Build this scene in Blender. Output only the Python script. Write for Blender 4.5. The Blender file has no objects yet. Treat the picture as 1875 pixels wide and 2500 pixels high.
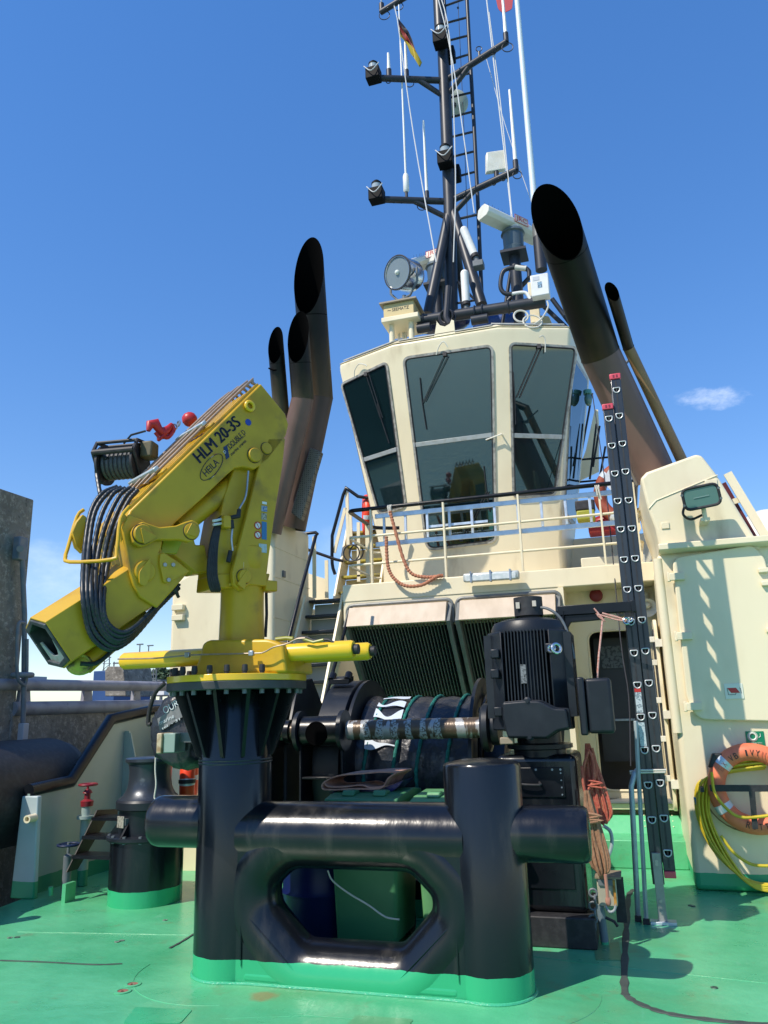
import bpy, bmesh, math, random
import numpy as np
from mathutils import Vector, Matrix
random.seed(7)
R = math.radians
scene = bpy.context.scene
COL = scene.collection

# ---------------------------------------------------------------- camera
F = 1878.0; CX, CY = 937.5, 1250.0
PITCH, ROLL, YAW = R(14.3), R(-1.65), R(16.8)
CAM = np.array([0, 0, 1.65])
_f = np.array([-math.sin(YAW)*math.cos(PITCH), math.cos(YAW)*math.cos(PITCH), math.sin(PITCH)])
_r = np.cross(_f, [0, 0, 1.0]); _r /= np.linalg.norm(_r)
_u = np.cross(_r, _f)
_c, _s = math.cos(ROLL), math.sin(ROLL)
_r, _u = _c*_r + _s*_u, -_s*_r + _c*_u
cam = bpy.data.cameras.new('camera'); camo = bpy.data.objects.new('camera', cam); COL.objects.link(camo)
cam.sensor_fit = 'VERTICAL'; cam.sensor_height = 24; cam.lens = 24*F/2500.0
cam.clip_start = 0.05; cam.clip_end = 5000
m = Matrix(((_r[0], _u[0], -_f[0], CAM[0]), (_r[1], _u[1], -_f[1], CAM[1]), (_r[2], _u[2], -_f[2], CAM[2]), (0, 0, 0, 1)))
camo.matrix_world = m
scene.camera = camo
scene.render.resolution_x, scene.render.resolution_y = 768, 1024
# ---------------------------------------------------------------- world, sun, exposure
SUN = Vector((-0.52, -0.70, 1.0)).normalized()
w = bpy.data.worlds.new('World'); scene.world = w; w.use_nodes = True
nt = w.node_tree; N = nt.nodes; L = nt.links
bg = N['Background']; sky = N.new('ShaderNodeTexSky'); sky.sky_type = 'NISHITA'; sky.sun_disc = False
sky.sun_elevation = math.asin(SUN.z); sky.sun_rotation = math.atan2(SUN.x, SUN.y)
sky.altitude = 0; sky.air_density = 1.0; sky.dust_density = 0.05; sky.ozone_density = 3.5
tc = N.new('ShaderNodeTexCoord')
def _dirn(px, py):
    d = _f*F + _r*(px-CX) - _u*(py-CY); return d/np.linalg.norm(d)
def cloud_mask(px, py, sx, sy, scale, lo, hi, seed, tilt=0.0):
    # a small cloud, fixed in the sky around one direction
    d = _dirn(px, py); up = np.array([0, 0, 1.0]); e = np.cross(d, up); e /= np.linalg.norm(e); v = np.cross(e, d)
    e, v = math.cos(tilt)*e + math.sin(tilt)*v, -math.sin(tilt)*e + math.cos(tilt)*v
    def dot(vec, k):
        n = N.new('ShaderNodeVectorMath'); n.operation = 'DOT_PRODUCT'; n.inputs[1].default_value = tuple(vec*k)
        L.new(tc.outputs['Generated'], n.inputs[0]); return n.outputs['Value']
    a = dot(e, 1/sx); b = dot(v, 1/sy)
    def mt(op, x, y):
        n = N.new('ShaderNodeMath'); n.operation = op
        for i, q in enumerate((x, y)):
            if isinstance(q, (int, float)): n.inputs[i].default_value = q
            else: L.new(q, n.inputs[i])
        return n.outputs[0]
    a0 = float(np.dot(d, e))/sx; b0 = float(np.dot(d, v))/sy
    a = mt('SUBTRACT', a, a0); b = mt('SUBTRACT', b, b0)
    r2 = mt('ADD', mt('MULTIPLY', a, a), mt('MULTIPLY', b, b))
    nz = N.new('ShaderNodeTexNoise'); nz.inputs['Scale'].default_value = scale; nz.inputs['Detail'].default_value = 8; nz.inputs['Roughness'].default_value = .62
    mp = N.new('ShaderNodeMapping'); mp.inputs['Location'].default_value = (seed, seed*.7, 0); mp.inputs['Scale'].default_value = (1, 1, 1.8)
    L.new(tc.outputs['Generated'], mp.inputs['Vector']); L.new(mp.outputs[0], nz.inputs['Vector'])
    val = mt('SUBTRACT', mt('ADD', nz.outputs['Fac'], .35), mt('MULTIPLY', r2, .35))
    rp = N.new('ShaderNodeMapRange'); rp.inputs['From Min'].default_value = lo; rp.inputs['From Max'].default_value = hi
    rp.interpolation_type = 'SMOOTHSTEP'
    L.new(val, rp.inputs['Value']); return rp.outputs[0]
hs = N.new('ShaderNodeHueSaturation'); hs.inputs['Saturation'].default_value = 1.62; hs.inputs['Value'].default_value = 1.98; hs.inputs['Hue'].default_value = .514
gm = N.new('ShaderNodeGamma'); gm.inputs['Gamma'].default_value = .62
L.new(sky.outputs[0], gm.inputs['Color']); L.new(gm.outputs[0], hs.inputs['Color'])
src = hs.outputs[0]
for args, colr, k in [((1738, 972, .052, .015, 34, .55, 1.05, 3.1, -.16), (5.6, 6.3, 7.6, 1), .55), ((60, 1415, .10, .055, 14, .50, 1.15, 8.0, .0), (5.2, 6.2, 7.8, 1), .5), ((870, 1330, .06, .04, 12, .5, 1.2, 5, 0), (5.0, 6.0, 7.8, 1), .35)]:
    mk = cloud_mask(*args)
    mm = N.new('ShaderNodeMath'); mm.operation = 'MULTIPLY'; mm.inputs[1].default_value = k; L.new(mk, mm.inputs[0])
    mx = N.new('ShaderNodeMix'); mx.data_type = 'RGBA'; L.new(mm.outputs[0], mx.inputs['Factor'])
    L.new(src, mx.inputs['A']); mx.inputs['B'].default_value = colr; src = mx.outputs['Result']
L.new(src, bg.inputs['Color']); bg.inputs['Strength'].default_value = 0.15
sl = bpy.data.lights.new('sun', 'SUN'); sl.energy = 4.3; sl.angle = R(.5); sl.color = (1, .915, .80)
so = bpy.data.objects.new('sun', sl); COL.objects.link(so); so.location = (-20, -30, 40)
so.rotation_euler = SUN.to_track_quat('Z', 'Y').to_euler()
vs = scene.view_settings; vs.view_transform = 'Standard'; vs.look = 'None'; vs.gamma = 1; vs.exposure = 0.25

# ---------------------------------------------------------------- geometry from the photograph: a pixel ray meets a real plane
def ray(x, y): return _f*F + _r*(x-CX) - _u*(y-CY)
def PY(x, y, Y): d = ray(x, y); return Vector(CAM + d*((Y-CAM[1])/d[1]))
def PX(x, y, X): d = ray(x, y); return Vector(CAM + d*((X-CAM[0])/d[0]))
def PZ(x, y, Z=0.0): d = ray(x, y); return Vector(CAM + d*((Z-CAM[2])/d[2]))
def PD(x, y, dep): return Vector(CAM + ray(x, y)*(dep/F))
def PN(x, y, o, n):
    d = ray(x, y); o = np.array(o); n = np.array(n); return Vector(CAM + d*(((o-CAM)@n)/(d@n)))
CO = np.array([-2.65, 5.1, 0.0]); CN = np.array([.848, -.53, 0.0]); CD = Vector((-.53, -.848, 0)); CNv = Vector(CN)
def PC(x, y, w=0.17): return PN(x, y, CO + CN*w, CN)      # vertical plane of the crane boom, w to its right
# ---------------------------------------------------------------- materials
MATS = {}
def mat(name, base, rough=.5, metal=0.0, base2=None, scale=4.0, thr=(.4, .7), bump=0.0, bscale=30.0, ior=1.5, coat=0.0, rvar=0.0,
        foot=None, dirt=None, dscale=2.0, dthr=(.62, .8), stretch=(1, 1, 1), emis=None, spec=.5):
    if name in MATS: return MATS[name]
    m = bpy.data.materials.new(name); m.use_nodes = True; nt = m.node_tree; N = nt.nodes; L = nt.links
    b = N['Principled BSDF']; b.inputs['Roughness'].default_value = rough; b.inputs['Metallic'].default_value = metal
    b.inputs['IOR'].default_value = ior; b.inputs['Specular IOR Level'].default_value = spec; b.inputs['Coat Weight'].default_value = coat; b.inputs['Coat Roughness'].default_value = .08
    g = N.new('ShaderNodeNewGeometry'); mp = N.new('ShaderNodeMapping'); mp.inputs['Scale'].default_value = stretch
    L.new(g.outputs['Position'], mp.inputs['Vector'])
    def noise(sc, det=5, off=0):
        n = N.new('ShaderNodeTexNoise'); n.inputs['Scale'].default_value = sc; n.inputs['Detail'].default_value = det
        L.new(mp.outputs[0], n.inputs['Vector']); return n.outputs['Fac']
    def ramp(v, a, c):
        n = N.new('ShaderNodeMapRange'); n.interpolation_type = 'SMOOTHSTEP'; n.inputs['From Min'].default_value = a; n.inputs['From Max'].default_value = c
        L.new(v, n.inputs['Value']); return n.outputs[0]
    def mix(f, a, c):
        n = N.new('ShaderNodeMix'); n.data_type = 'RGBA'
        L.new(f, n.inputs['Factor'])
        for k, q in (('A', a), ('B', c)):
            if isinstance(q, tuple): n.inputs[k].default_value = (*q, 1)
            else: L.new(q, n.inputs[k])
        return n.outputs['Result']
    col = base
    if base2: col = mix(ramp(noise(scale), *thr), base, base2)
    if dirt:
        col = mix(ramp(noise(dscale, 9), *dthr), col if not isinstance(col, tuple) else base, dirt)
    if foot:   # a painted band at the foot of the thing
        sp = N.new('ShaderNodeSeparateXYZ'); L.new(g.outputs['Position'], sp.inputs[0])
        a = N.new('ShaderNodeMath'); a.operation = 'MULTIPLY_ADD'; L.new(noise(9, 3), a.inputs[0]); a.inputs[1].default_value = .02; L.new(sp.outputs['Z'], a.inputs[2])
        c = N.new('ShaderNodeMath'); c.operation = 'LESS_THAN'; L.new(a.outputs[0], c.inputs[0]); c.inputs[1].default_value = foot[0]+.01
        col = mix(c.outputs[0], col if not isinstance(col, tuple) else base, foot[1])
    if isinstance(col, tuple): b.inputs['Base Color'].default_value = (*col, 1)
    else: L.new(col, b.inputs['Base Color'])
    if rvar:
        n = N.new('ShaderNodeMath'); n.operation = 'MULTIPLY_ADD'; L.new(noise(scale*2.3, 6), n.inputs[0]); n.inputs[1].default_value = rvar; n.inputs[2].default_value = rough-rvar*.5
        L.new(n.outputs[0], b.inputs['Roughness'])
    if bump:
        bn = N.new('ShaderNodeBump'); bn.inputs['Strength'].default_value = 1; bn.inputs['Distance'].default_value = bump
        L.new(noise(bscale, 4), bn.inputs['Height']); L.new(bn.outputs[0], b.inputs['Normal'])
    if emis: b.inputs['Emission Color'].default_value = (*emis, 1); b.inputs['Emission Strength'].default_value = 1
    MATS[name] = m; return m
GREEN = (.035, .40, .175)
black = mat('black_paint', (.005, .006, .009), .22, base2=(.008, .010, .013), scale=3, bump=.004, bscale=7, rvar=.24, spec=.5, foot=(.135, GREEN), dirt=(.045, .042, .038), dscale=6, dthr=(.54, .80), stretch=(1, 1, .22))
black_up = mat('black_paint_plain', (.005, .006, .009), .3, base2=(.010, .012, .015), scale=5, bump=.0006, bscale=30, rvar=.15, spec=.3)
motorm = mat('motor_grey_black', (.010, .013, .018), .40, base2=(.016, .020, .026), spec=.35, scale=6, bump=.0004, bscale=60, rvar=.15)
cream = mat('cream_paint', (.81, .715, .49), .42, base2=(.76, .66, .45), scale=2.2, bump=.006, bscale=2.2, rvar=.15, foot=(.15, GREEN), dirt=(.56, .46, .29), dscale=2.6, dthr=(.56, .82), stretch=(1, 1, .5))
cream_up = mat('cream_paint_plain', (.81, .715, .49), .42, base2=(.76, .66, .445), scale=2.5, bump=.005, bscale=2.4, rvar=.15, dirt=(.54, .44, .27), dscale=3.2, dthr=(.57, .82), stretch=(1, 1, .4))
yellow = mat('yellow_paint', (.60, .36, .018), .40, base2=(.48, .28, .014), scale=3, bump=.0006, bscale=12, rvar=.15, dirt=(.26, .15, .03), dscale=4.5, dthr=(.54, .80), spec=.38)
yellowb = mat('bright_yellow_paint', (.84, .53, .018), .3, base2=(.78, .46, .018), scale=4, coat=.25, rvar=.1)
rust = mat('rust', (.22, .07, .02), .8, base2=(.1, .04, .02), scale=12, bump=.001)
steel = mat('galvanised_steel', (.42, .45, .48), .38, .85, base2=(.3, .33, .36), scale=14, rvar=.2)
alu = mat('aluminium', (.62, .68, .74), .36, .55, base2=(.5, .55, .6), scale=9)
stain = mat('polished_steel', (.6, .6, .58), .22, 1.0)
chromep = mat('tube_tan', (.36, .27, .19), .4, .2, base2=(.26, .20, .15), scale=20)
rubber = mat('black_rubber', (.016, .016, .018), .6, base2=(.03, .03, .032), scale=20, bump=.0008, bscale=50)
hosem = mat('spiral_hose', (.012, .018, .022), .42, base2=(.02, .028, .033), scale=20)
whitep = mat('white_plastic', (.78, .78, .74), .35, base2=(.7, .7, .65), scale=6)
offw = mat('offwhite_enamel', (.74, .72, .62), .3, base2=(.66, .63, .52), scale=7)
gray = mat('grey_steel', (.14, .16, .17), .5, base2=(.1, .115, .125), scale=6, rvar=.15)
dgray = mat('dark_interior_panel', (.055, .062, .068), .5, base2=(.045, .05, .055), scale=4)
lead = mat('hood_galvanised', (.60, .49, .37), .55, .0, base2=(.50, .40, .29), scale=7, thr=(.3, .7), bump=.0006, bscale=20, rvar=.2, stretch=(1, 1, .2))
redp = mat('red_paint', (.62, .03, .02), .35, base2=(.45, .025, .02), scale=8)
pinkp = mat('pink_red_plastic', (.62, .07, .10), .4)
orange = mat('orange_buoy', (.80, .20, .09), .5, base2=(.72, .16, .075), scale=9, bump=.0006, bscale=30)
orange2 = mat('orange_buoy_dark', (.30, .065, .03), .6, base2=(.24, .05, .025), scale=9)
refl = mat('reflective_tape', (.62, .68, .72), .3, .2)
binm = mat('bin_green_plastic', (.05, .19, .08), .42, base2=(.06, .21, .09), scale=5, bump=.0004, bscale=40)
binm2 = mat('bin_light_green_plastic', (.13, .34, .14), .42, base2=(.085, .23, .095), scale=5, bump=.0004, bscale=40)
bluep = mat('blue_plastic', (.004, .009, .07), .4, spec=.3)
blueb = mat('blue_sheet', (.015, .07, .45), .5, base2=(.01, .04, .3), scale=8, bump=.006, bscale=14)
canvas = mat('black_canvas', (.018, .021, .028), .38, base2=(.028, .032, .04), scale=4, bump=.035, bscale=6, rvar=.2)
canvasw = mat('pale_print', (.55, .62, .68), .5)
ropeg = mat('green_rope', (.005, .12, .095), .7, base2=(.01, .2, .15), scale=40, bump=.002, bscale=160)
ropeo = mat('orange_brown_rope', (.48, .20, .11), .8, base2=(.35, .13, .07), scale=60, bump=.002, bscale=160)
ropeb = mat('tan_rope', (.34, .18, .10), .8, base2=(.25, .12, .065), scale=60, bump=.002, bscale=160)
roper = mat('red_rope', (.42, .085, .055), .8, base2=(.5, .16, .09), scale=60, bump=.002, bscale=160)
ropew = mat('white_rope', (.6, .58, .5), .8)
wire = mat('pale_wire', (.62, .62, .6), .5)
dwire = mat('dark_cable', (.02, .022, .03), .5)
hosey = mat('yellow_hose', (.62, .47, .03), .35, base2=(.50, .37, .02), scale=8)
brownm = mat('brown_mat', (.50, .27, .19), .9, base2=(.38, .19, .13), scale=14, bump=.003, bscale=60)
grease = mat('greasy_shaft', (.10, .07, .045), .35, .3, base2=(.36, .36, .35), scale=9, thr=(.5, .56), bump=.003, bscale=50, stretch=(1.6, .5, .5))
teak = mat('sage_paint', (.30, .37, .33), .4, base2=(.27, .34, .30), scale=3, foot=(.15, (.02, .23, .12)), bump=.001, bscale=8)
signg = mat('sign_green', (.0, .20, .09), .4)
signw = mat('sign_white', (.72, .74, .62), .4)
blackt = mat('lettering_black', (.012, .012, .014), .5)
bluet = mat('sticker_blue', (.02, .09, .42), .4)
redt = mat('lettering_red', (.5, .03, .03), .4)
tant = mat('lettering_faded', (.62, .14, .07), .5)
weld = mat('weld_bead', (.035, .04, .045), .3, bump=.002, bscale=120)
lightg = mat('flood_glass', (.10, .20, .17), .12, ior=1.6)
whiteb = mat('bolt_bright', (.42, .4, .36), .4, .6)

# exhaust steel: heat-brown stainless, soot at the mouth (measured along the pipe's own height)
def exhaust_mat(name, ztop, span, brown, olive):
    m = bpy.data.materials.new(name); m.use_nodes = True; nt = m.node_tree; N = nt.nodes; L = nt.links; b = N['Principled BSDF']
    g = N.new('ShaderNodeNewGeometry'); sp = N.new('ShaderNodeSeparateXYZ'); L.new(g.outputs['Position'], sp.inputs[0])
    nz = N.new('ShaderNodeTexNoise'); nz.inputs['Scale'].default_value = 3; nz.inputs['Detail'].default_value = 6
    mp = N.new('ShaderNodeMapping'); mp.inputs['Scale'].default_value = (1.6, 1.6, .5); L.new(g.outputs['Position'], mp.inputs['Vector']); L.new(mp.outputs[0], nz.inputs['Vector'])
    a = N.new('ShaderNodeMath'); a.operation = 'MULTIPLY_ADD'; L.new(nz.outputs['Fac'], a.inputs[0]); a.inputs[1].default_value = .5; L.new(sp.outputs['Z'], a.inputs[2])
    r = N.new('ShaderNodeMapRange'); r.inputs['From Min'].default_value = ztop-span+.25; r.inputs['From Max'].default_value = ztop+.25; L.new(a.outputs[0], r.inputs['Value'])
    cr = N.new('ShaderNodeValToRGB'); L.new(r.outputs[0], cr.inputs[0]); e = cr.color_ramp.elements
    e[0].position = 0; e[0].color = (*brown, 1); e[1].position = 1; e[1].color = (.003, .003, .003, 1)
    q = e.new(.42); q.color = (*olive, 1); q = e.new(.72); q.color = (.012, .010, .008, 1)
    L.new(cr.outputs[0], b.inputs['Base Color']); b.inputs['Metallic'].default_value = .0; b.inputs['Roughness'].default_value = .45; b.inputs['Specular IOR Level'].default_value = .25
    bn = N.new('ShaderNodeBump'); bn.inputs['Distance'].default_value = .002; L.new(nz.outputs['Fac'], bn.inputs['Height']); L.new(bn.outputs[0], b.inputs['Normal'])
    return m
soot = mat('soot_hollow_black', (.0012, .0012, .0014), .95, spec=.05)  # exhaust soot; elsewhere the dark inside of hollows, painted as black
# deck paint
def deck_mat():
    m = bpy.data.materials.new('deck_green_paint'); m.use_nodes = True; nt = m.node_tree; N = nt.nodes; L = nt.links; b = N['Principled BSDF']
    g = N.new('ShaderNodeNewGeometry')
    def noise(sc, det=6, rg=.55, st=None):
        n = N.new('ShaderNodeTexNoise'); n.inputs['Scale'].default_value = sc; n.inputs['Detail'].default_value = det; n.inputs['Roughness'].default_value = rg
        if st:
            mp = N.new('ShaderNodeMapping'); mp.inputs['Scale'].default_value = st; mp.inputs['Rotation'].default_value = (0, 0, .3); L.new(g.outputs['Position'], mp.inputs[0]); L.new(mp.outputs[0], n.inputs['Vector'])
        else: L.new(g.outputs['Position'], n.inputs['Vector'])
        return n.outputs['Fac']
    def ramp(v, a, c):
        n = N.new('ShaderNodeMapRange'); n.interpolation_type = 'SMOOTHSTEP'; n.inputs['From Min'].default_value = a; n.inputs['From Max'].default_value = c; L.new(v, n.inputs['Value']); return n.outputs[0]
    def mul(v, k):
        n = N.new('ShaderNodeMath'); n.operation = 'MULTIPLY'; L.new(v, n.inputs[0]); n.inputs[1].default_value = k; return n.outputs[0]
    def mix(f, a, c):
        n = N.new('ShaderNodeMix'); n.data_type = 'RGBA'; L.new(f, n.inputs['Factor'])
        for k, q in (('A', a), ('B', c)):
            if isinstance(q, tuple): n.inputs[k].default_value = (*q, 1)
            else: L.new(q, n.inputs[k])
        return n.outputs['Result']
    c = mix(ramp(noise(1.1), .35, .65), (.070, .40, .185), (.115, .49, .245))
    c = mix(mul(ramp(noise(3.5, 8), .5, .75), .55), c, (.085, .42, .20))
    c = mix(mul(ramp(noise(.75, 7, .6), .50, .70), .65), c, (.13, .31, .13))
    c = mix(mul(ramp(noise(2.6, 9, .7), .56, .70), .55), c, (.17, .24, .11))
    c = mix(mul(ramp(noise(11, 9, .8), .62, .70), .6), c, (.10, .16, .08))
    c = mix(mul(ramp(noise(5, 9, .75, (1, .25, 1)), .60, .68), .35), c, (.20, .52, .32))      # worn, browner walked areas
    c = mix(mul(ramp(noise(16, 4, .6, (1, .12, 1)), .66, .74), .35), c, (.14, .5, .3))
    c = mix(mul(ramp(noise(30, 3), .73, .76), .8), c, (.03, .12, .06))           # chips
    # rust bloom by the bitt
    vm = N.new('ShaderNodeVectorMath'); vm.operation = 'DISTANCE'; p = PZ(642, 2432); vm.inputs[1].default_value = (p.x, p.y, 0); L.new(g.outputs['Position'], vm.inputs[0])
    ad = N.new('ShaderNodeMath'); ad.operation = 'MULTIPLY_ADD'; L.new(noise(14), ad.inputs[0]); ad.inputs[1].default_value = .12; L.new(vm.outputs['Value'], ad.inputs[2])
    c = mix(mul(ramp(ad.outputs[0], .17, .10), .7), c, (.30, .16, .06))
    L.new(c, b.inputs['Base Color'])
    rr = N.new('ShaderNodeMath'); rr.operation = 'MULTIPLY_ADD'; L.new(noise(2.2), rr.inputs[0]); rr.inputs[1].default_value = .35; rr.inputs[2].default_value = .14; L.new(rr.outputs[0], b.inputs['Roughness'])
    b.inputs['Coat Weight'].default_value = .1; b.inputs['Coat Roughness'].default_value = .2
    bn = N.new('ShaderNodeBump'); bn.inputs['Distance'].default_value = .006; L.new(noise(9, 8), bn.inputs['Height']); L.new(bn.outputs[0], b.inputs['Normal'])
    return m
def concrete_mat(name, a, b2, spot):
    m = bpy.data.materials.new(name); m.use_nodes = True; nt = m.node_tree; N = nt.nodes; L = nt.links; b = N['Principled BSDF']
    g = N.new('ShaderNodeNewGeometry')
    def noise(sc, det=8, rg=.6):
        n = N.new('ShaderNodeTexNoise'); n.inputs['Scale'].default_value = sc; n.inputs['Detail'].default_value = det; n.inputs['Roughness'].default_value = rg; L.new(g.outputs['Position'], n.inputs['Vector']); return n.outputs['Fac']
    def ramp(v, x, y):
        n = N.new('ShaderNodeMapRange'); n.inputs['From Min'].default_value = x; n.inputs['From Max'].default_value = y; L.new(v, n.inputs['Value']); return n.outputs[0]
    def mix(f, x, y):
        n = N.new('ShaderNodeMix'); n.data_type = 'RGBA'; L.new(f, n.inputs['Factor'])
        for k, q in (('A', x), ('B', y)):
            if isinstance(q, tuple): n.inputs[k].default_value = (*q, 1)
            else: L.new(q, n.inputs[k])
        return n.outputs['Result']
    c = mix(ramp(noise(1.5), .35, .65), a, b2)
    c = mix(ramp(noise(14, 9, .75), .50, .62), c, spot)
    c = mix(ramp(noise(7, 9, .75), .54, .62), c, tuple(k*.45 for k in a))
    L.new(c, b.inputs['Base Color']); b.inputs['Roughness'].default_value = .9
    bn = N.new('ShaderNodeBump'); bn.inputs['Distance'].default_value = .02; L.new(noise(12), bn.inputs['Height']); L.new(bn.outputs[0], b.inputs['Normal'])
    return m
deckm = deck_mat()
conc = concrete_mat('quay_concrete', (.25, .23, .19), (.15, .135, .11), (.42, .39, .33))
glass = mat('tinted_window_glass', (.004, .014, .016), .03, ior=2.25, base2=(.006, .018, .02), scale=1.5)
glass.node_tree.nodes['Principled BSDF'].inputs['Specular Tint'].default_value = (.74, .92, .95, 1)
def water_mat():
    m = bpy.data.materials.new('harbour_water'); m.use_nodes = True; nt = m.node_tree; N = nt.nodes; L = nt.links; b = N['Principled BSDF']
    b.inputs['Base Color'].default_value = (.22, .36, .33, 1); b.inputs['Roughness'].default_value = .12
    g = N.new('ShaderNodeNewGeometry'); n = N.new('ShaderNodeTexNoise'); n.inputs['Scale'].default_value = 1.6; n.inputs['Detail'].default_value = 7; L.new(g.outputs['Position'], n.inputs['Vector'])
    bn = N.new('ShaderNodeBump'); bn.inputs['Distance'].default_value = .25; L.new(n.outputs['Fac'], bn.inputs['Height']); L.new(bn.outputs[0], b.inputs['Normal'])
    return m
waterm = water_mat()

# ---------------------------------------------------------------- mesh building
class MB:
    def __init__(s): s.bm = bmesh.new()
    def face(s, pts):
        try: s.bm.faces.new([s.bm.verts.new(p) for p in pts])
        except ValueError: pass
        return s
    def box(s, lo, hi):
        lo = Vector(lo); hi = Vector(hi); c = (lo+hi)/2; d = hi-lo
        bmesh.ops.create_cube(s.bm, size=1, matrix=Matrix.Translation(c) @ Matrix.Diagonal((abs(d.x), abs(d.y), abs(d.z), 1))); return s
    def obox(s, c, ax, ay, az):       # centre and three full edge vectors
        M4 = Matrix((ax, ay, az)).transposed().to_4x4(); M4.translation = Vector(c)
        bmesh.ops.create_cube(s.bm, size=1, matrix=M4); return s
    def bar(s, a, b, wd, ht, up=(0, 0, 1)):
        a = Vector(a); b = Vector(b); d = b-a; x = d.cross(Vector(up))
        if x.length < 1e-5: x = Vector((1, 0, 0))
        x.normalize(); z = x.cross(d).normalized()
        return s.obox((a+b)/2, x*wd, d, z*ht)
    def tube(s, pts, r, n=12, cap=True, smooth=0, closed=False):
        pts = [Vector(p) for p in pts]
        if smooth: pts = spline(pts, smooth, closed)
        rs = r if isinstance(r, (list, tuple)) else None
        k = len(pts); rings = []; prev = None
        for i, p in enumerate(pts):
            a = pts[i-1] if (i > 0 or closed) else p; b = pts[(i+1) % k] if (i < k-1 or closed) else p
            t1 = (p-a).normalized() if (p-a).length > 1e-9 else None; t2 = (b-p).normalized() if (b-p).length > 1e-9 else None
            t = ((t1 or t2)+(t2 or t1)).normalized()
            if prev is None:
                h = Vector((0, 0, 1)) if abs(t.z) < .9 else Vector((1, 0, 0)); u = t.cross(h).normalized()
            else: u = (prev - t*prev.dot(t)).normalized()
            prev = u; v = t.cross(u)
            rr = rs[min(i, len(rs)-1)] if rs else r
            ring = []
            sc = 1.0
            if t1 and t2:
                cs = max(.35, math.sqrt(max(0, (1+t1.dot(t2))/2)))
            else: cs = 1
            bend = (t2-t1) if (t1 and t2) else Vector((0, 0, 0))
            if bend.length > 1e-4: bend.normalize()
            for j in range(n):
                q = u*math.cos(2*math.pi*j/n) + v*math.sin(2*math.pi*j/n)
                if cs < 1: q = q + bend*(q.dot(bend))*(1/cs-1)
                ring.append(s.bm.verts.new(p+q*rr))
            rings.append(ring)
        rng = range(k if closed else k-1)
        for i in rng:
            A, B = rings[i], rings[(i+1) % k]
            for j in range(n): s.bm.faces.new((A[j], A[(j+1) % n], B[(j+1) % n], B[j]))
        if cap and not closed: s.bm.faces.new(rings[0][::-1]); s.bm.faces.new(rings[-1])
        return s
    def cyl(s, a, b, r, r2=None, n=32): return s.tube([a, b], [r, r if r2 is None else r2], n)
    def prism(s, pts, ext, centred=False):
        pts = [Vector(p) for p in pts]; e = Vector(ext)
        A = [s.bm.verts.new(p) for p in pts]; B = [s.bm.verts.new(p+e) for p in pts]; n = len(pts)
        fa = s.bm.faces.new(A); fb = s.bm.faces.new(B[::-1])
        for i in range(n): s.bm.faces.new((A[(i+1) % n], A[i], B[i], B[(i+1) % n]))
        if n > 4:
            for f in (fa, fb): pass
        return s
    def holed(s, outer, holes, ext):
        e = Vector(ext)
        for off in (Vector((0, 0, 0)), e):
            edges = []
            for loop in [outer]+holes:
                vs_ = [s.bm.verts.new(Vector(p)+off) for p in loop]
                edges += [s.bm.edges.new((vs_[i], vs_[(i+1) % len(vs_)])) for i in range(len(vs_))]
            bmesh.ops.triangle_fill(s.bm, use_beauty=True, use_dissolve=False, edges=edges)
        for loop in [outer]+holes:
            for i in range(len(loop)):
                a, b = Vector(loop[i]), Vector(loop[(i+1) % len(loop)])
                s.bm.faces.new([s.bm.verts.new(q) for q in (a, b, b+e, a+e)])
        bmesh.ops.remove_doubles(s.bm, verts=s.bm.verts, dist=1e-5)
        return s
    def lathe(s, prof, o, n=48, axis=(0, 0, 1)):
        o = Vector(o); z = Vector(axis).normalized(); h = Vector((1, 0, 0)) if abs(z.x) < .9 else Vector((0, 1, 0)); u = z.cross(h).normalized(); v = z.cross(u); rings = []
        for r, t in prof:
            rings.append([s.bm.verts.new(o+z*t+(u*math.cos(2*math.pi*j/n)+v*math.sin(2*math.pi*j/n))*max(r, 1e-4)) for j in range(n)])
        for A, B in zip(rings, rings[1:]):
            for j in range(n): s.bm.faces.new((A[j], A[(j+1) % n], B[(j+1) % n], B[j]))
        s.bm.faces.new(rings[0][::-1]); s.bm.faces.new(rings[-1]); return s
    def ball(s, c, r, sc=(1, 1, 1), n=20):
        bmesh.ops.create_uvsphere(s.bm, u_segments=n, v_segments=n//2, radius=1, matrix=Matrix.Translation(Vector(c)) @ Matrix.Diagonal((r*sc[0], r*sc[1], r*sc[2], 1))); return s
    def torus(s, c, axis, Rr, r, n=48, k=14, arc=None):
        z = Vector(axis).normalized(); h = Vector((0, 0, 1)) if abs(z.z) < .9 else Vector((1, 0, 0)); u = z.cross(h).normalized(); v = z.cross(u); c = Vector(c)
        if arc is None: return s.tube([c+(u*math.cos(2*math.pi*i/n)+v*math.sin(2*math.pi*i/n))*Rr for i in range(n)], r, k, closed=True)
        a0, a1 = arc; return s.tube([c+(u*math.cos(a0+(a1-a0)*i/n)+v*math.sin(a0+(a1-a0)*i/n))*Rr for i in range(n+1)], r, k)
def spline(pts, k=8, closed=False):
    pts = [Vector(p) for p in pts]; n = len(pts); out = []
    if n < 3 and not closed: return pts
    for i in range(n if closed else n-1):
        p1, p2 = pts[i], pts[(i+1) % n]
        p0 = pts[i-1] if (i > 0 or closed) else p1*2-p2; p3 = pts[(i+2) % n] if (i < n-2 or closed) else p2*2-p1
        for j in range(k):
            t = j/k; out.append(.5*((2*p1)+(-p0+p2)*t+(2*p0-5*p1+4*p2-p3)*t*t+(-p0+3*p1-3*p2+p3)*t**3))
    if not closed: out.append(pts[-1])
    return out
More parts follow.
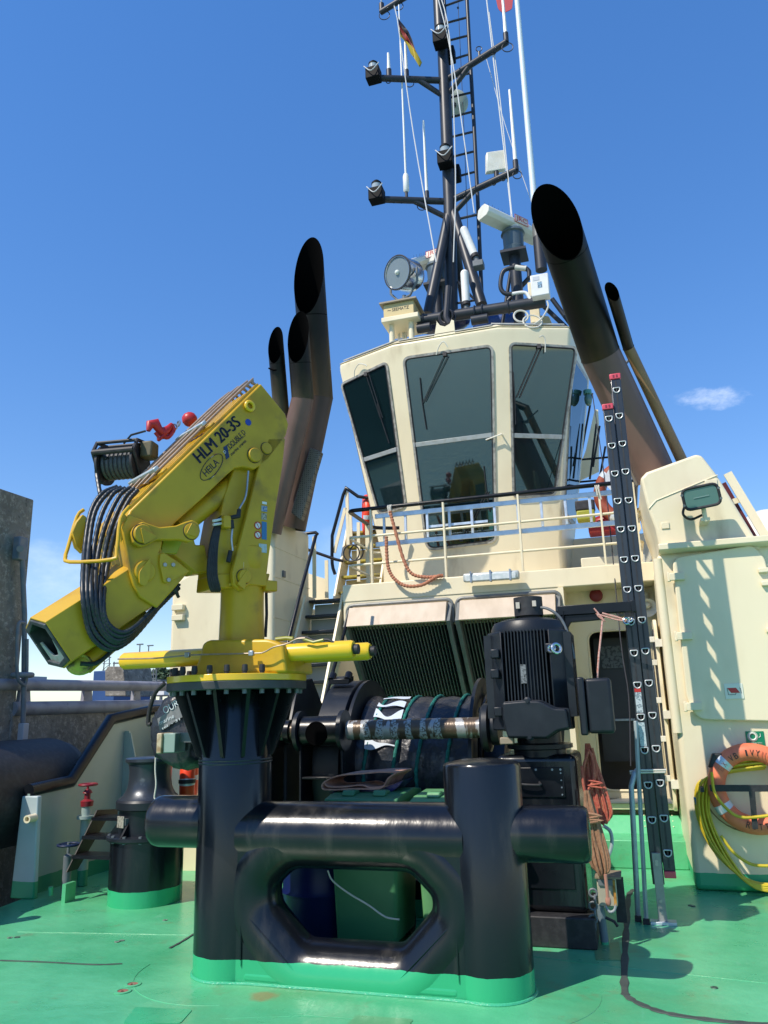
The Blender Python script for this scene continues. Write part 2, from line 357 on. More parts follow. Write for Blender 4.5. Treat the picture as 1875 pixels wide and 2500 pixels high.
def rnd(pts, r, k=5):
    pts = [Vector(p) for p in pts]; n = len(pts); out = []
    for i in range(n):
        a, b, c = pts[i-1], pts[i], pts[(i+1) % n]
        rr = r[i] if isinstance(r, (list, tuple)) else r
        rr = min(rr, (a-b).length*.48, (c-b).length*.48)
        if rr < 1e-5: out.append(b); continue
        p, q = b+(a-b).normalized()*rr, b+(c-b).normalized()*rr
        for j in range(k+1):
            t = j/k; out.append(p*(1-t)**2+b*2*t*(1-t)+q*t*t)
    return out
def inset(pts, d):
    # move every edge of a planar polygon inwards by d
    pts = [Vector(p) for p in pts]; n = len(pts); c = sum(pts, Vector())/n
    nor = Vector()
    for i in range(n): nor += (pts[i]-c).cross(pts[(i+1) % n]-c)
    nor.normalize(); out = []
    for i in range(n):
        a, b, e = pts[i-1], pts[i], pts[(i+1) % n]
        d1 = (b-a).normalized(); d2 = (e-b).normalized(); n1 = nor.cross(d1); n2 = nor.cross(d2)
        k = (n1+n2); k = k/max(.2, (1+n1.dot(n2))); out.append(b+k*d)
    return out
WL = {}
def build(name, mb, mt, parent=None, bevel=0.0, smooth=True, angle=35, seg=2):
    bm = mb.bm if isinstance(mb, MB) else mb
    bmesh.ops.recalc_face_normals(bm, faces=bm.faces)
    me = bpy.data.meshes.new(name)
    co = np.array([v.co[:] for v in bm.verts]); lo = co.min(0); hi = co.max(0)
    loc = Vector(((lo[0]+hi[0])/2, (lo[1]+hi[1])/2, lo[2] if parent is None else (lo[2]+hi[2])/2))
    bm.to_mesh(me); bm.free()
    me.transform(Matrix.Translation(-loc))
    if smooth:
        me.polygons.foreach_set('use_smooth', [True]*len(me.polygons)); me.set_sharp_from_angle(angle=R(angle))
    me.materials.append(mt)
    o = bpy.data.objects.new(name, me); COL.objects.link(o)
    if parent is not None: o.parent = parent; o.location = loc-WL[parent]
    else: o.location = loc
    WL[o] = loc
    if bevel:
        b = o.modifiers.new('bevel', 'BEVEL'); b.width = bevel; b.segments = seg; b.limit_method = 'ANGLE'; b.angle_limit = R(38); b.harden_normals = False
    return o
def tag(o, label, cat, group=None):
    o['label'] = label; o['category'] = cat
    if group: o['group'] = group
    return o
def struct(o): o['kind'] = 'structure'; return o
def thing(name, loc, label, cat, group=None):
    o = bpy.data.objects.new(name, None); COL.objects.link(o); o.location = loc; o.empty_display_size = .1; WL[o] = Vector(loc); return tag(o, label, cat, group)
def children(o): return [c for c in bpy.data.objects if c.parent == o]
def dup(o, delta, label, parent=None):
    c = o.copy(); COL.objects.link(c); WL[c] = WL[o]+Vector(delta)
    if parent is None: c.location = o.location+Vector(delta); c['label'] = label
    else: c.parent = parent
    for ch in children(o):
        if ch is not c: dup(ch, delta, None, c)
    return c
def text(name, s, o, xd, yd, h, mt, parent=None, width=None, thick=.0015, shear=0.0, bold=0.0):
    cu = bpy.data.curves.new('txt', 'FONT'); cu.body = s; cu.size = 1; cu.align_x = 'LEFT'; cu.shear = shear; cu.offset = bold; cu.extrude = 0.0; cu.resolution_u = 3
    t = bpy.data.objects.new('txt', cu); COL.objects.link(t)
    dg = bpy.context.evaluated_depsgraph_get(); me = bpy.data.meshes.new_from_object(t.evaluated_get(dg)); bpy.data.objects.remove(t)
    co = np.array([v.co[:] for v in me.vertices]); lo = co.min(0); hi = co.max(0)
    xd = Vector(xd).normalized(); yd = Vector(yd).normalized(); zd = xd.cross(yd).normalized()
    sy = h/(hi[1]-lo[1]); sx = sy if width is None else width/(hi[0]-lo[0])
    bm = bmesh.new(); bm.from_mesh(me); bpy.data.meshes.remove(me)
    for v in bm.verts:
        p = Vector(o)+xd*((v.co.x-lo[0])*sx)+yd*((v.co.y-lo[1])*sy); v.co = p
    r = bmesh.ops.extrude_face_region(bm, geom=bm.faces[:]); 
    for v in [g for g in r['geom'] if isinstance(g, bmesh.types.BMVert)]: v.co += zd*thick
    return build(name, bm, mt, parent, smooth=False)
def Xv(a): return Vector((a, 0, 0))
X_, Y_, Z_ = Vector((1, 0, 0)), Vector((0, 1, 0)), Vector((0, 0, 1))
# ================================================================= SETTING
# deck plate of the ship
mb = MB()
dk = [(-5.2, -9), (3.2, -9), (3.2, 16), (-5.75, 16), (-5.75, 6.7), (-5.66, 6.55), (-5.62, 6.2), (-5.40, 5.9), (-5.3, 5.2), (-5.2, 3)]
mb.prism([(x, y, -.25) for x, y in dk], (0, 0, .25)); deck = struct(build('deck', mb, deckm))
mb = MB(); mb.prism([(x*1.0-.03 if x < 0 else x, y, -1.9) for x, y in dk], (0, 0, 1.64)); struct(build('ship_hull', mb, rubber))
mb = MB(); mb.face([(-900, -900, -1.7), (900, -900, -1.7), (900, 900, -1.7), (-900, 900, -1.7)]); struct(build('water', mb, waterm))
mb = MB(); mb.box((-600, 6.0, -1.8), (-7.3, 600, 1.45)); struct(build('quay_ground', mb, concrete_mat('quay_paving', (.07, .066, .06), (.05, .048, .045), (.10, .095, .08))))
# raised weld seams in the deck plating
mb = MB()
def seam(px, r=.0035, sm=0): mb.tube([PZ(x, y, .001) for x, y in px], r, 6, smooth=sm)
seam([(43, 2275), (461, 2283)], .002); seam([(1100, 2310), (1500, 2360), (1875, 2401)], .002); seam([(540, 2487), (750, 2480), (1300, 2515)], .002)
p0 = Vector((-2.68, 5.1, .001)); mb.tube([p0+Vector((math.cos(a), math.sin(a), 0))*.62 for a in [R(180+i*8) for i in range(0, 15)]], .0025, 6)
p0 = Vector((-.94, 5.1, .001)); mb.tube([p0+Vector((math.cos(a), math.sin(a), 0))*.62 for a in [R(-75+i*8) for i in range(0, 11)]], .0025, 6)
build('deck_weld_seam', mb, deckm, deck, smooth=True)
# touched-up paint patches: thin coats laid on the plating
def patch(px, colr, nm):
    q = [PZ(x, y, .0) for x, y in px]; build('paint_patch', MB().prism([Vector((p.x, p.y, .0005)) for p in rnd(q, .02, 2)], (0, 0, .0035)), mat(nm, colr, .3, rvar=.2, base2=tuple(c*.85 for c in colr), scale=6, bump=.003, bscale=12), deck)
patch([(330, 2460), (470, 2466), (440, 2500), (300, 2500)], (.05, .42, .19), 'patch_fresh_green')
patch([(1450, 2310), (1510, 2300), (1520, 2345), (1455, 2345)], (.12, .30, .13), 'patch_olive'); patch([(870, 2480), (1010, 2490), (980, 2530), (830, 2520)], (.11, .36, .16), 'patch_olive2')
for x, y in [(24, 2290), (42, 2289), (286, 2300), (297, 2297), (403, 2247), (1744, 2412), (1686, 2211), (1692, 2213)]:
    p = PZ(x, y); build('deck_socket', MB().lathe([(.022, .0005), (.022, .004), (.010, .0045)], p, 10), mat('socket_dark', (.02, .06, .04), .6, base2=(.3, .4, .3), scale=40), deck)
# dark sealant strip on the deck
def strip(pts, wd, z=.006):
    pts = spline(pts, 6); mb = MB(); rows = []
    for i, p in enumerate(pts):
        t = (pts[min(i+1, len(pts)-1)]-pts[max(i-1, 0)]).normalized(); s = Vector((-t.y, t.x, 0)); k = wd*(1+.22*math.sin(i*1.7)+.12*math.sin(i*3.1))/2
        rows.append([mb.bm.verts.new((p.x+s.x*k, p.y+s.y*k, .002)), mb.bm.verts.new((p.x+s.x*k*.8, p.y+s.y*k*.8, z)), mb.bm.verts.new((p.x-s.x*k*.8, p.y-s.y*k*.8, z)), mb.bm.verts.new((p.x-s.x*k, p.y-s.y*k, .002))])
    for a, b in zip(rows, rows[1:]):
        for j in range(3): mb.bm.faces.new((a[j], a[j+1], b[j+1], b[j]))
    return mb
sealm = mat('sealant', (.045, .06, .052), .7, base2=(.07, .085, .07), scale=9)
o = build('sealant_strip', strip([PZ(x, y) for x, y in [(1548, 2172), (1535, 2187), (1531, 2241), (1526, 2326), (1525, 2411), (1535, 2436), (1587, 2462), (1655, 2480), (1791, 2497), (1900, 2504)]], .045), sealm); tag(o, 'dark worn sealant strip curving across the green deck beside the ladder', 'sealant strip')
o = build('sealant_strip', strip([PZ(x, y) for x, y in [(0, 2346), (110, 2350), (230, 2356), (298, 2354)]], .014), sealm); tag(o, 'thin dark scratch running in from the left edge across the green deck', 'scratch')
o = build('sealant_strip', strip([PZ(x, y) for x, y in [(414, 2316), (440, 2302), (474, 2281)]], .022), sealm); tag(o, 'short dark slanting groove in the deck left of the bitt post', 'groove')
for i, (x, y, lb) in enumerate([(300, 2421, 'rusty round deck plug in front, the lower left of the pair'), (324, 2404, 'rusty round deck plug, the upper right of the pair')]):
    p = PZ(x, y); t = thing('deck_plug', p, lb, 'deck plug', 'rusty deck plugs')
    build('ring', MB().lathe([(.052, .001), (.052, .006), (.034, .007), (.034, .001)], p), deckm, t)
    build('plug', MB().lathe([(.033, .0), (.033, .004), (.012, .004), (.011, .001)], p), mat('rust_pink', (.30, .13, .09), .7, base2=(.2, .09, .06), scale=30), t)

t = thing('mooring_bitt', (-5.7, 5.6, -.3), 'black mooring bitt at the ship side, just outside the left edge, casting its shadow in', 'bitt')
for x, y in ((-5.80, 5.92), (-5.56, 5.30)): build('post', MB().lathe([(.075, -.3), (.075, .98), (.06, 1.0), (.01, 1.01)], (x, y, 0), 24), black_up, t)
build('cross_bar', MB().cyl((-5.80, 5.92, .72), (-5.56, 5.30, .72), .055, n=20), black_up, t)
build('mount', MB().box((-5.95, 5.1, -.35), (-5.30, 6.1, -.27)), black_up, t)
o = build('reflection_block', MB().prism([(-95, -120, -1.5), (-95, -20, -1.5), (-95, -20, 14), (-95, -120, 14)], (-25, 0, 0)), mat('reflection_block_dark', (.05, .05, .05), .8)); tag(o, 'long dark box added far outside the left edge to darken the window reflections', 'reflection_block')  # unseen box, added only to darken what the left window reflects
# ----- quay on the left: tall concrete pillar, wall, pipe rail, fender
mb = MB(); mb.prism([(-6.86, 5.45, -1.8), (-6.86, 7.6, -1.8), (-6.86, 7.6, 4.30), (-6.86, 5.45, 4.30)], (-.8, 0, 0))
o = build('concrete_pillar', mb, conc, bevel=.02); tag(o, 'tall weathered concrete quay pillar at the left edge of the photo', 'pillar')
mb = MB(); mb.box((-7.5, 7.53, -1.8), (-6.85, 12.2, 1.72)); o = build('quay_wall', mb, conc, bevel=.015); tag(o, 'mottled grey brown concrete quay wall behind the bulwark', 'wall')
t = thing('pipe_rail', (-6.9, 9, 1.7), 'grey double pipe rail along the top of the quay wall', 'railing')
railm = mat('pipe_grey', (.30, .30, .33), .55, base2=(.22, .22, .25), scale=5, dirt=(.1, .09, .08), dscale=6)
build('lower_pipe', MB().tube([(-6.88, 7.55, 1.76), (-6.88, 12.4, 1.80)], .085, 20), railm, t)
build('upper_pipe', MB().tube([(-6.88, 6.9, 2.03), (-6.88, 13.2, 2.10)], .07, 20), railm, t)
for k, yy in enumerate((7.75, 8.9, 10.0, 11.1, 12.1)):
    build('bracket', MB().prism([(-6.93, yy-.09, 1.8), (-6.93, yy+.11, 1.8), (-6.93, yy+.07, 2.03), (-6.93, yy-.07, 2.03)], (.05, 0, 0)), railm, t)
t = thing('rubber_fender', (-6.3, 6.1, -.6), 'large black cylindrical rubber fender between ship and quay', 'fender')
fa, fb = Vector((-6.30, 4.6, .60)), Vector((-6.32, 7.75, .60))
build('body', MB().tube([fa, fa+(fb-fa)*.93, fa+(fb-fa)*.98, fb], [.53, .53, .49, .36], 40), rubber, t, angle=60)
t.location.z = -.3
# steel pole and chains on the pillar
pole = mat('pole_blue_grey', (.12, .15, .19), .55, base2=(.2, .2, .2), scale=8)
t = thing('mooring_hook_pole', PX(55, 1850, -6.75), 'blue grey pole with hook block fixed to the concrete pillar', 'mooring pole')
build('pole', MB().tube([PX(54, 1845, -6.74), PX(58, 1700, -6.74), PX(60, 1500, -6.74), PX(53, 1340, -6.74)], .03), pole, t)
c = PX(49, 1340, -6.76); build('hook_block', MB().obox(c, X_*.10, Y_*.14, Z_*.28), pole, t, bevel=.015)
build('bolt', MB().cyl(PX(49, 1340, -6.70), PX(49, 1340, -6.62), .04, n=16), pole, t)
build('clamp', MB().obox(PX(56, 1790, -6.70), X_*.08, Y_*.09, Z_*.22), mat('pale_clamp', (.42, .42, .44), .6), t, bevel=.01)
build('loop', MB().tube([PX(x, y, -6.66) for x, y in [(60, 1520), (44, 1530), (42, 1640), (52, 1668), (64, 1660), (66, 1560)]], .02, 10, smooth=6), pole, t)
build('rope_turn', MB().torus(PX(55, 1648, -6.70), Z_, .10, .03), mat('grey_rope', (.2, .22, .25), .8), t)

# far things beyond the quay
far = mat('distant_blue', (.02, .07, .20), .6, base2=(.03, .09, .25), scale=.3); farg = mat('distant_grey', (.35, .38, .42), .7)
def farbox(name, x0, y0, x1, y1, Yd, mt, lb, ct, dep=3, grp=None):
    a, b = PY(x0, y1, Yd), PY(x1, y0, Yd); mb = MB(); mb.box((a.x, Yd, a.z), (b.x, Yd+dep, b.z)); o = build(name, mb, mt, bevel=.03); return tag(o, lb, ct, grp)
farbox('cargo_container', 222, 1636, 282, 1740, 32, far, 'dark blue container standing beyond the quay wall', 'container')
p = [PY(x, y, 15) for x, y in [(256, 1700), (256, 1638), (262, 1627), (300, 1627), (308, 1700)]]
o = build('concrete_block', MB().prism(p, (0, 1.1, 0)), conc, bevel=.02); tag(o, 'grey concrete block standing on the quay behind the pipe rail', 'concrete block')
o = build('concrete_bollard', MB().prism([PY(x, y, 17) for x, y in [(306, 1700), (308, 1655), (316, 1655), (318, 1700)]], (0, .6, 0)), conc); tag(o, 'small pale concrete post just right of the concrete block', 'post')
o = farbox('white_boat', 326, 1672, 402, 1700, 40, mat('boat_white', (.72, .72, .7), .4), 'white low boat or van roof seen under the pipe rail', 'boat')
o = farbox('grey_shed', 0, 1650, 60, 1680, 60, farg, 'pale low shed far away beyond the quay', 'shed')
def farpole(x, y0, y1, Yd, lb, arms, grp='distant lamp posts'):
    t = thing('lamp_post', PY(x, y1, Yd), lb, 'lamp post', grp); a = PY(x, y1, Yd); b = PY(x, y0, Yd); b.x = a.x
    build('pole', MB().tube([a, b], .06, 8), gray, t)
    mb = MB()
    for dx, dz in arms: mb.box((b.x+dx-.35, b.y-.1, b.z+dz), (b.x+dx+.35, b.y+.1, b.z+dz+.12))
    build('lamp_head', mb, gray, t)
farpole(334, 1575, 1730, 70, 'distant lamp post with two heads just left of the yellow cylinder end', [(0, 0)])
farpole(356, 1578, 1730, 75, 'distant lamp post right of the first, above the yellow cylinder', [(.2, 0)])
farpole(272, 1616, 1730, 60, 'short distant lamp post left of the concrete block', [(.3, -.2)])
farpole(332, 1636, 1730, 65, 'distant post with a basket head below the yellow cylinder', [(0, 0), (0, -1.0)])
farpole(378, 1632, 1730, 55, 'distant post left of the yellow flange', [(.2, 0)])
for x, lb in ((365, 'distant lattice signal mast under the yellow cylinder'), (254, 'distant lattice tower behind the blue container')):
    t = thing('lattice_mast', PY(x, 1730, 60), lb, 'lattice mast'); a = PY(x, 1730, 60); ztop = PY(x, 1590 if x < 300 else 1636, 60).z; mb = MB()
    for dx in (-.45, .45): mb.tube([(a.x+dx, 60, a.z), (a.x+dx*.5, 60, ztop)], .05, 6)
    for i in range(9):
        z0 = a.z+(ztop-a.z)*i/9; z1 = a.z+(ztop-a.z)*(i+1)/9; mb.tube([(a.x-.42, 60, z0), (a.x+.42, 60, z1)], .03, 5); mb.tube([(a.x-.42, 60, z1), (a.x+.42, 60, z1)], .03, 5)
    build('lattice', mb, gray, t)
    if x > 300: build('platform', MB().box((a.x-1.3, 59.5, ztop-1.0), (a.x+1.3, 60.5, ztop-.88)), gray, t)
# distant tree
t = thing('distant_tree', PY(396, 1690, 120), 'small dark round tree far away on the horizon', 'tree'); c = PY(395, 1655, 120)
mb = MB()
for i in range(900):
    a, b2, rr = random.uniform(0, 6.28), random.uniform(-1, 1), random.random()**.4; s = math.sqrt(1-b2*b2)
    p = c+Vector((math.cos(a)*s*3.2*rr, math.sin(a)*s*2*rr, b2*1.7*rr)); u = Vector((random.uniform(-1, 1), random.uniform(-1, 1), random.uniform(-1, 1))).normalized()*.3; v = u.orthogonal().normalized()*.25
    mb.face([p-u, p+v, p+u, p-v])
build('crown', mb, mat('far_foliage', (.05, .09, .04), .8), t, smooth=False); build('trunk', MB().tube([c-Z_*4, c], [.3, .2], 8), gray, t)

# ================================================================= SHIP SUPERSTRUCTURE
# ----- left bulwark
t = thing('bulwark', (-5.7, 7.2, 0), 'sage green bulwark stepping up at the left with black pipe capping', 'bulwark')
bx = -5.70
rail = [PX(70, 1930, bx), PX(172, 1908, bx), PX(270, 1757, bx), PX(372, 1733, bx)]
rail = [Vector((bx, p.y, p.z)) for p in rail]; rail.append(Vector((bx, 11.5, rail[3].z+.02)))
pl = [Vector((bx+.02, 6.62, .0)), Vector((bx+.02, 11.5, 0))]+[Vector((bx+.02, p.y, p.z-.03)) for p in rail[::-1]]
build('plate', MB().prism(pl, (-.03, 0, 0)), teak, t)
build('capping_rail', MB().tube(rail, .062, 24), black_up, t, angle=50)
a = rail[0]
build('end_post', MB().prism([(bx-.10, 6.56, 0), (bx+.17, 6.56, 0), (bx+.13, 6.56, a.z-.05), (bx-.06, 6.56, a.z-.05)], (0, .06, 0)), mat('end_post_paint', (.42, .50, .50), .4, base2=(.38, .46, .46), scale=3, foot=(.15, (.02, .30, .14)), dirt=(.3, .2, .1), dscale=5, dthr=(.68, .8)), t, bevel=.012)
p = PY(74, 1998, 6.5); build('pipe_stub', MB().lathe([(.036, 0), (.036, .12), (.022, .12), (.02, .03)], p+Y_*.06, axis=(.1, -1, 0)), cream_up, t)
for yy, zt, wd in ((8.05, 1.45, .30), (9.6, 1.5, .3)):
    build('stiffener', MB().prism([(bx+.02, yy, .0), (bx+wd+.22, yy, 0), (bx+.10, yy, zt), (bx+.02, yy, zt)], (0, .02, 0)), teak, t)
build('stiffener_flange', MB().obox(((bx+.22), 8.06, .75), Vector((.10, 0, 0)), Vector((0, .03, 0)), Vector((-.38, 0, 1.45))), teak, t)
# valves, steps in the shade by the bulwark
t = thing('deck_valve', PX(212, 2100, -5.45), 'red hand wheel valve on a standpipe beside the bulwark', 'valve')
q = PX(212, 1968, -5.45)
build('standpipe', MB().lathe([(.05, -.75), (.05, -.13), (.09, -.12), (.09, -.09), (.05, -.09), (.05, 0)], q), teak, t)
build('valve_body', MB().lathe([(.06, 0), (.065, .05), (.03, .07), (.03, .12), (.05, .13), (.03, .16), (.012, .17), (.012, .22)], q), mat('valve_shaded_red', (.22, .012, .02), .45), t)  # red darkened so the valve looks shaded by the bulwark
build('hand_wheel', MB().torus(q+Z_*.21, Z_, .085, .013, 28, 8).bar(q+Z_*.21-X_*.08, q+Z_*.21+X_*.08, .012, .012).bar(q+Z_*.21-Y_*.08, q+Z_*.21+Y_*.08, .012, .012), mat('valve_shaded_red', (.2, .01, .02)), t)
t = thing('deck_valve', PX(168, 2170, -5.3), 'dark blue hand wheel valve low beside the black steps', 'valve'); q = PX(168, 2062, -5.3)
build('stem', MB().lathe([(.04, -.45), (.04, -.1), (.015, -.08), (.015, .02)], q), gray, t); build('hand_wheel', MB().torus(q, Z_, .10, .012, 28, 8).bar(q-X_*.1, q+X_*.1, .012, .012), mat('wheel_navy', (.01, .02, .06), .4), t)
t = thing('access_steps', PX(190, 2150, -5.15), 'black steel access steps in the shade behind the capstan', 'steps')
s0, s1, s2 = PX(160, 2130, -5.15), PX(235, 1985, -5.15), PX(285, 1980, -5.15)
for dx in (0, .55): build('stringer', MB().prism([s0+X_*dx, s0+Vector((dx, .16, 0)), s1+Vector((dx, .20, -.04)), s2+Vector((dx, 0, -.05)), s2+Vector((dx, 0, .02)), s1+Vector((dx, 0, .03))], (.012, 0, 0)), black_up, t)
for k in range(3):
    q = s0+(s1-s0)*(k+.7)/3.1; build('tread', MB().box((q.x, q.y-.02, q.z), (q.x+.55, q.y+.20, q.z+.03)), black_up, t)
build('foot_pad', MB().box((s0.x-.01, s0.y-.02, 0), (s0.x+.03, s0.y+.12, .16)), deckm, t)
o = build('deck_stub', MB().cyl(PX(124, 2185, -5.35), PX(124, 2165, -5.35), .022, n=16), deckm); tag(o, 'small green painted pipe stub on the deck by the bulwark', 'pipe stub')

# ----- deckhouse
t = dh = thing('deckhouse', (-1.6, 9.6, 0), 'cream painted deckhouse with upper deck edge and recessed doorway', 'deckhouse')
build('upper_deck', MB().box((-3.32, 9.08, 2.95), (.42, 14.5, 3.17)), cream_up, dh, bevel=.012)
# left part above the hoods: fascia frame, hood surrounds
build('front_wall', MB().box((-3.28, 9.95, .0), (-.62, 10.1, 2.95)), cream, dh)
build('side_wall', MB().prism([(-3.30, 9.12, 2.95), (-3.30, 9.10, 2.70), (-3.30, 9.95, 1.75), (-3.30, 9.95, 0), (-3.30, 14, 0), (-3.30, 14, 2.95)], (.03, 0, 0)), cream, dh)
build('recess_wall', MB().box((-.66, 9.05, 0), (-.60, 9.98, 2.95)), cream, dh)
dw = [(-.60, 9.6, .0), (.42, 9.6, 0), (.42, 9.6, 2.95), (-.60, 9.6, 2.95)]
d0, d1 = PY(1450, 1540, 9.6), PY(1622, 1930, 9.6)
hole = rnd([(-.40, 9.6, .67), (.30, 9.6, .67), (.30, 9.6, 2.47), (-.40, 9.6, 2.47)], .13)
build('door_wall', MB().holed(dw, [hole], (0, .05, 0)), cream, dh, smooth=False)
fr = MB(); fr.tube(hole, .014, 8, closed=True); build('door_rim', fr, cream_up, dh)
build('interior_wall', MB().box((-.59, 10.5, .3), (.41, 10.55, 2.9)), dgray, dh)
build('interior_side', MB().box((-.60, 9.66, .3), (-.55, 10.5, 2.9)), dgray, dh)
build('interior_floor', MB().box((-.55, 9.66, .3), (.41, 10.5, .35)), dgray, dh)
# inner grey door with bar
ind = MB(); ind.box((-.36, 10.12, .95), (.12, 10.16, 2.42)); idr = build('inner_door', ind, dgray, dh)
build('handle_bar', MB().box((-.30, 10.09, 1.42), (.10, 10.115, 1.445)), steel, idr); build('notice', MB().box((-.28, 10.10, 2.05), (-.02, 10.115, 2.32)), mat('notice_grey', (.16, .18, .18), .5, base2=(.05, .06, .06), scale=30, thr=(.5, .55)), idr)
# threshold and green step
build('threshold', MB().box((-.42, 9.32, .50), (.38, 9.6, .57)), cream_up, dh, bevel=.01)
build('tread_plate', MB().box((-.42, 9.28, .572), (.38, 9.58, .59)), gray, dh)
build('step', MB().prism([(-.65, 8.82, 0), (-.65, 9.5, 0), (-.65, 9.5, .44), (-.65, 9.35, .44), (-.65, 9.22, .27), (-.65, 8.82, .27)], (1.06, 0, 0)), deckm, dh, bevel=.01)
bm_ = MB()
for i in range(9):
    for j in range(3): c = Vector((.03+i*.036, 9.285+.045*j-.008, .365+.05*j-.03)); bm_.cyl(c, c+Vector((0, -.012, .009)), .006, n=6)
build('grip_stud', bm_, cream_up, dh)['kind'] = 'stuff'
# open watertight door leaf, seen edge on
dl = MB(); dl.prism(rnd([(.335, 8.98, .52), (.335, 9.56, .52), (.335, 9.56, 2.52), (.335, 8.98, 2.52)], .12), (.035, 0, 0)); dlo = build('door_leaf', dl, cream_up, dh, bevel=.004)
build('inner_lining', MB().prism(rnd([(.325, 9.06, .62), (.325, 9.55, .62), (.325, 9.55, 2.42), (.325, 9.06, 2.42)], .1), (.010, 0, 0)), dgray, dlo)
for z in (.85, 1.25, 1.65, 2.05, 2.3): build('dog_handle', MB().box((.27, 9.03, z-.03), (.335, 9.09, z+.03)).cyl((.27, 9.06, z), (.20, 9.06, z), .014, n=10), offw, dlo, bevel=.004)
build('lever', MB().tube([(.29, 9.2, 1.2), (.29, 9.2, 2.1)], .01, 8), steel, dlo)
for z in (.8, 1.5, 2.25): build('hinge', MB().box((.33, 8.9, z-.04), (.40, 8.99, z+.04)).cyl((.36, 8.93, z-.05), (.36, 8.93, z+.05), .014, n=10), offw, dlo)

# ----- grille units with hoods
def grille(x0, x1, lb):
    t = thing('intake_grille', ((x0+x1)/2, 9.4, 1.0), lb, 'ventilation grille', 'hooded engine room grilles')
    top, bot = (8.98, 2.66), (9.75, 1.80)
    def sl(s): return (top[0]+(bot[0]-top[0])*s, top[1]+(bot[1]-top[1])*s)
    build('hood', MB().prism([(x0+.03, 9.06, 2.86), (x0+.03, 8.96, 2.86), (x0+.03, 8.83, 2.62), (x0+.03, 8.86, 2.61), (x0+.03, 9.06, 2.78)], (x1-x0-.06, 0, 0)), lead, t, bevel=.004)
    mb = MB(); k = int((x1-x0)/.042)
    for i in range(k):
        x = x0+.05+(x1-x0-.1)*i/(k-1); mb.bar((x, top[0], top[1]), (x, bot[0]+.02, bot[1]), .007, .05, up=(0, -1, .2))
    build('fins', mb, mat('fin_metal', (.17, .175, .17), .5, .2), t, smooth=False)
    build('backing', MB().prism([(x0, 9.14, 2.70), (x0, 9.93, 1.80), (x0, 9.93, 1.74), (x0, 9.09, 2.66)], (x1-x0, 0, 0)), mat('grille_back', (.006, .007, .008), .9), t)
    for xx in (x0-.02, x1-.03): build('side_cheek', MB().prism([(xx, 8.86, 2.62), (xx, 9.06, 2.88), (xx, 9.95, 1.9), (xx, 9.95, 1.72), (xx, 9.7, 1.72)], (.05, 0, 0)), mat('grille_frame', (.17, .18, .17), .45, base2=(.12, .13, .125), scale=6), t, bevel=.004)
    fr = rnd([(x0-.05, 9.055, 2.60), (x0-.05, 9.055, 2.93), (x1+.05, 9.055, 2.93), (x1+.05, 9.055, 2.60)], [0, .1, .1, 0]); fi = [Vector((p.x+(.035 if p.x < (x0+x1)/2 else -.035), p.y, p.z-.035 if p.z > 2.75 else p.z)) for p in fr]
    mb = MB(); mb.holed([(x0-.06, 9.05, 2.60), *[tuple(p) for p in fr[1:-1]], (x1+.06, 9.05, 2.60)], [], (0, .012, 0)) if False else None
    mb = MB(); mb.tube([(x0-.03, 9.05, 2.62)]+[Vector((p.x, 9.05, p.z-.02)) for p in rnd([(x0-.03, 9.05, 2.62), (x0-.03, 9.05, 2.92), (x1+.02, 9.05, 2.92), (x1+.02, 9.05, 2.62)], .09)[6:-6]]+[(x1+.02, 9.05, 2.62)], .022, 8)
    build('surround', mb, mat('grille_frame', (.1, .1, .1)), t)
    mb = MB()
    for i in range(8): c = Vector((x0+.08+(x1-x0-.16)*i/7, 9.045, 2.895)); mb.cyl(c, c-Y_*.02, .009, n=8)
    build('screws', mb, gray, t)
grille(-3.22, -1.93, 'dark finned grille under a dull metal hood, left of the divider'); grille(-1.83, -.66, 'dark finned grille under a hood, partly behind the black motor')
o = build('front_panel', MB().box((-3.31, 9.09, 2.60), (-.60, 9.12, 2.95)), cream_up, dh)

# strip light on the fascia
t = thing('strip_light', PY(1200, 1410, 8.95), 'clear cased strip light on the upper deck edge above the grilles', 'strip light')
a, b = PY(1132, 1412, 8.95), PY(1268, 1403, 8.95)
build('housing', MB().bar(a, b, .10, .10), mat('lamp_housing', (.5, .53, .5), .4, .2), t, bevel=.02)
build('cover', MB().bar(a+Vector((.03, -.05, -.01)), b+Vector((-.03, -.05, -.01)), .03, .085), mat('clear_cover', (.55, .6, .58), .15, ior=1.5, base2=(.7, .72, .7), scale=20), t, bevel=.012)
for q in (.15, .5, .85): build('clip', MB().obox(a+(b-a)*q+Y_*-.04, X_*.02, Y_*.07, Z_*.13), steel, t)
# things on the recess wall over the door
q = PY(1455, 1453, 9.5); t = thing('alarm_bell', q, 'round dark red alarm bell above the doorway', 'bell')
build('gong', MB().lathe([(.0, -.0), (.055, .0), (.075, .03), (.078, .06), (.06, .075), (.01, .08)], q+Y_*.09, axis=(0, -1, 0)), mat('dull_red', (.18, .012, .02), .45), t); build('mount', MB().cyl(q+Y_*.02, q+Y_*.1, .03, n=14), redp, t)
q = PY(1580, 1478, 9.45); t = thing('horn_speaker', q, 'cream horn loudspeaker on the wall right of the black ladder', 'loudspeaker')
build('horn', MB().lathe([(.03, 0), (.05, .06), (.10, .14), (.105, .15), (.095, .145), (.045, .08), (.02, .03)], q+Vector((0, .06, 0)), axis=(0, -1, -.25)), offw, t, angle=60)
build('driver', MB().lathe([(.055, 0), (.055, .10), (.04, .12)], q+Vector((-.02, .14, .06)), axis=(0, -.3, 1)), offw, t); build('centre_cone', MB().lathe([(.03, -.02), (.036, .03), (.01, .06)], q+Vector((0, -.02, 0)), axis=(0, -1, -.2)), offw, t)
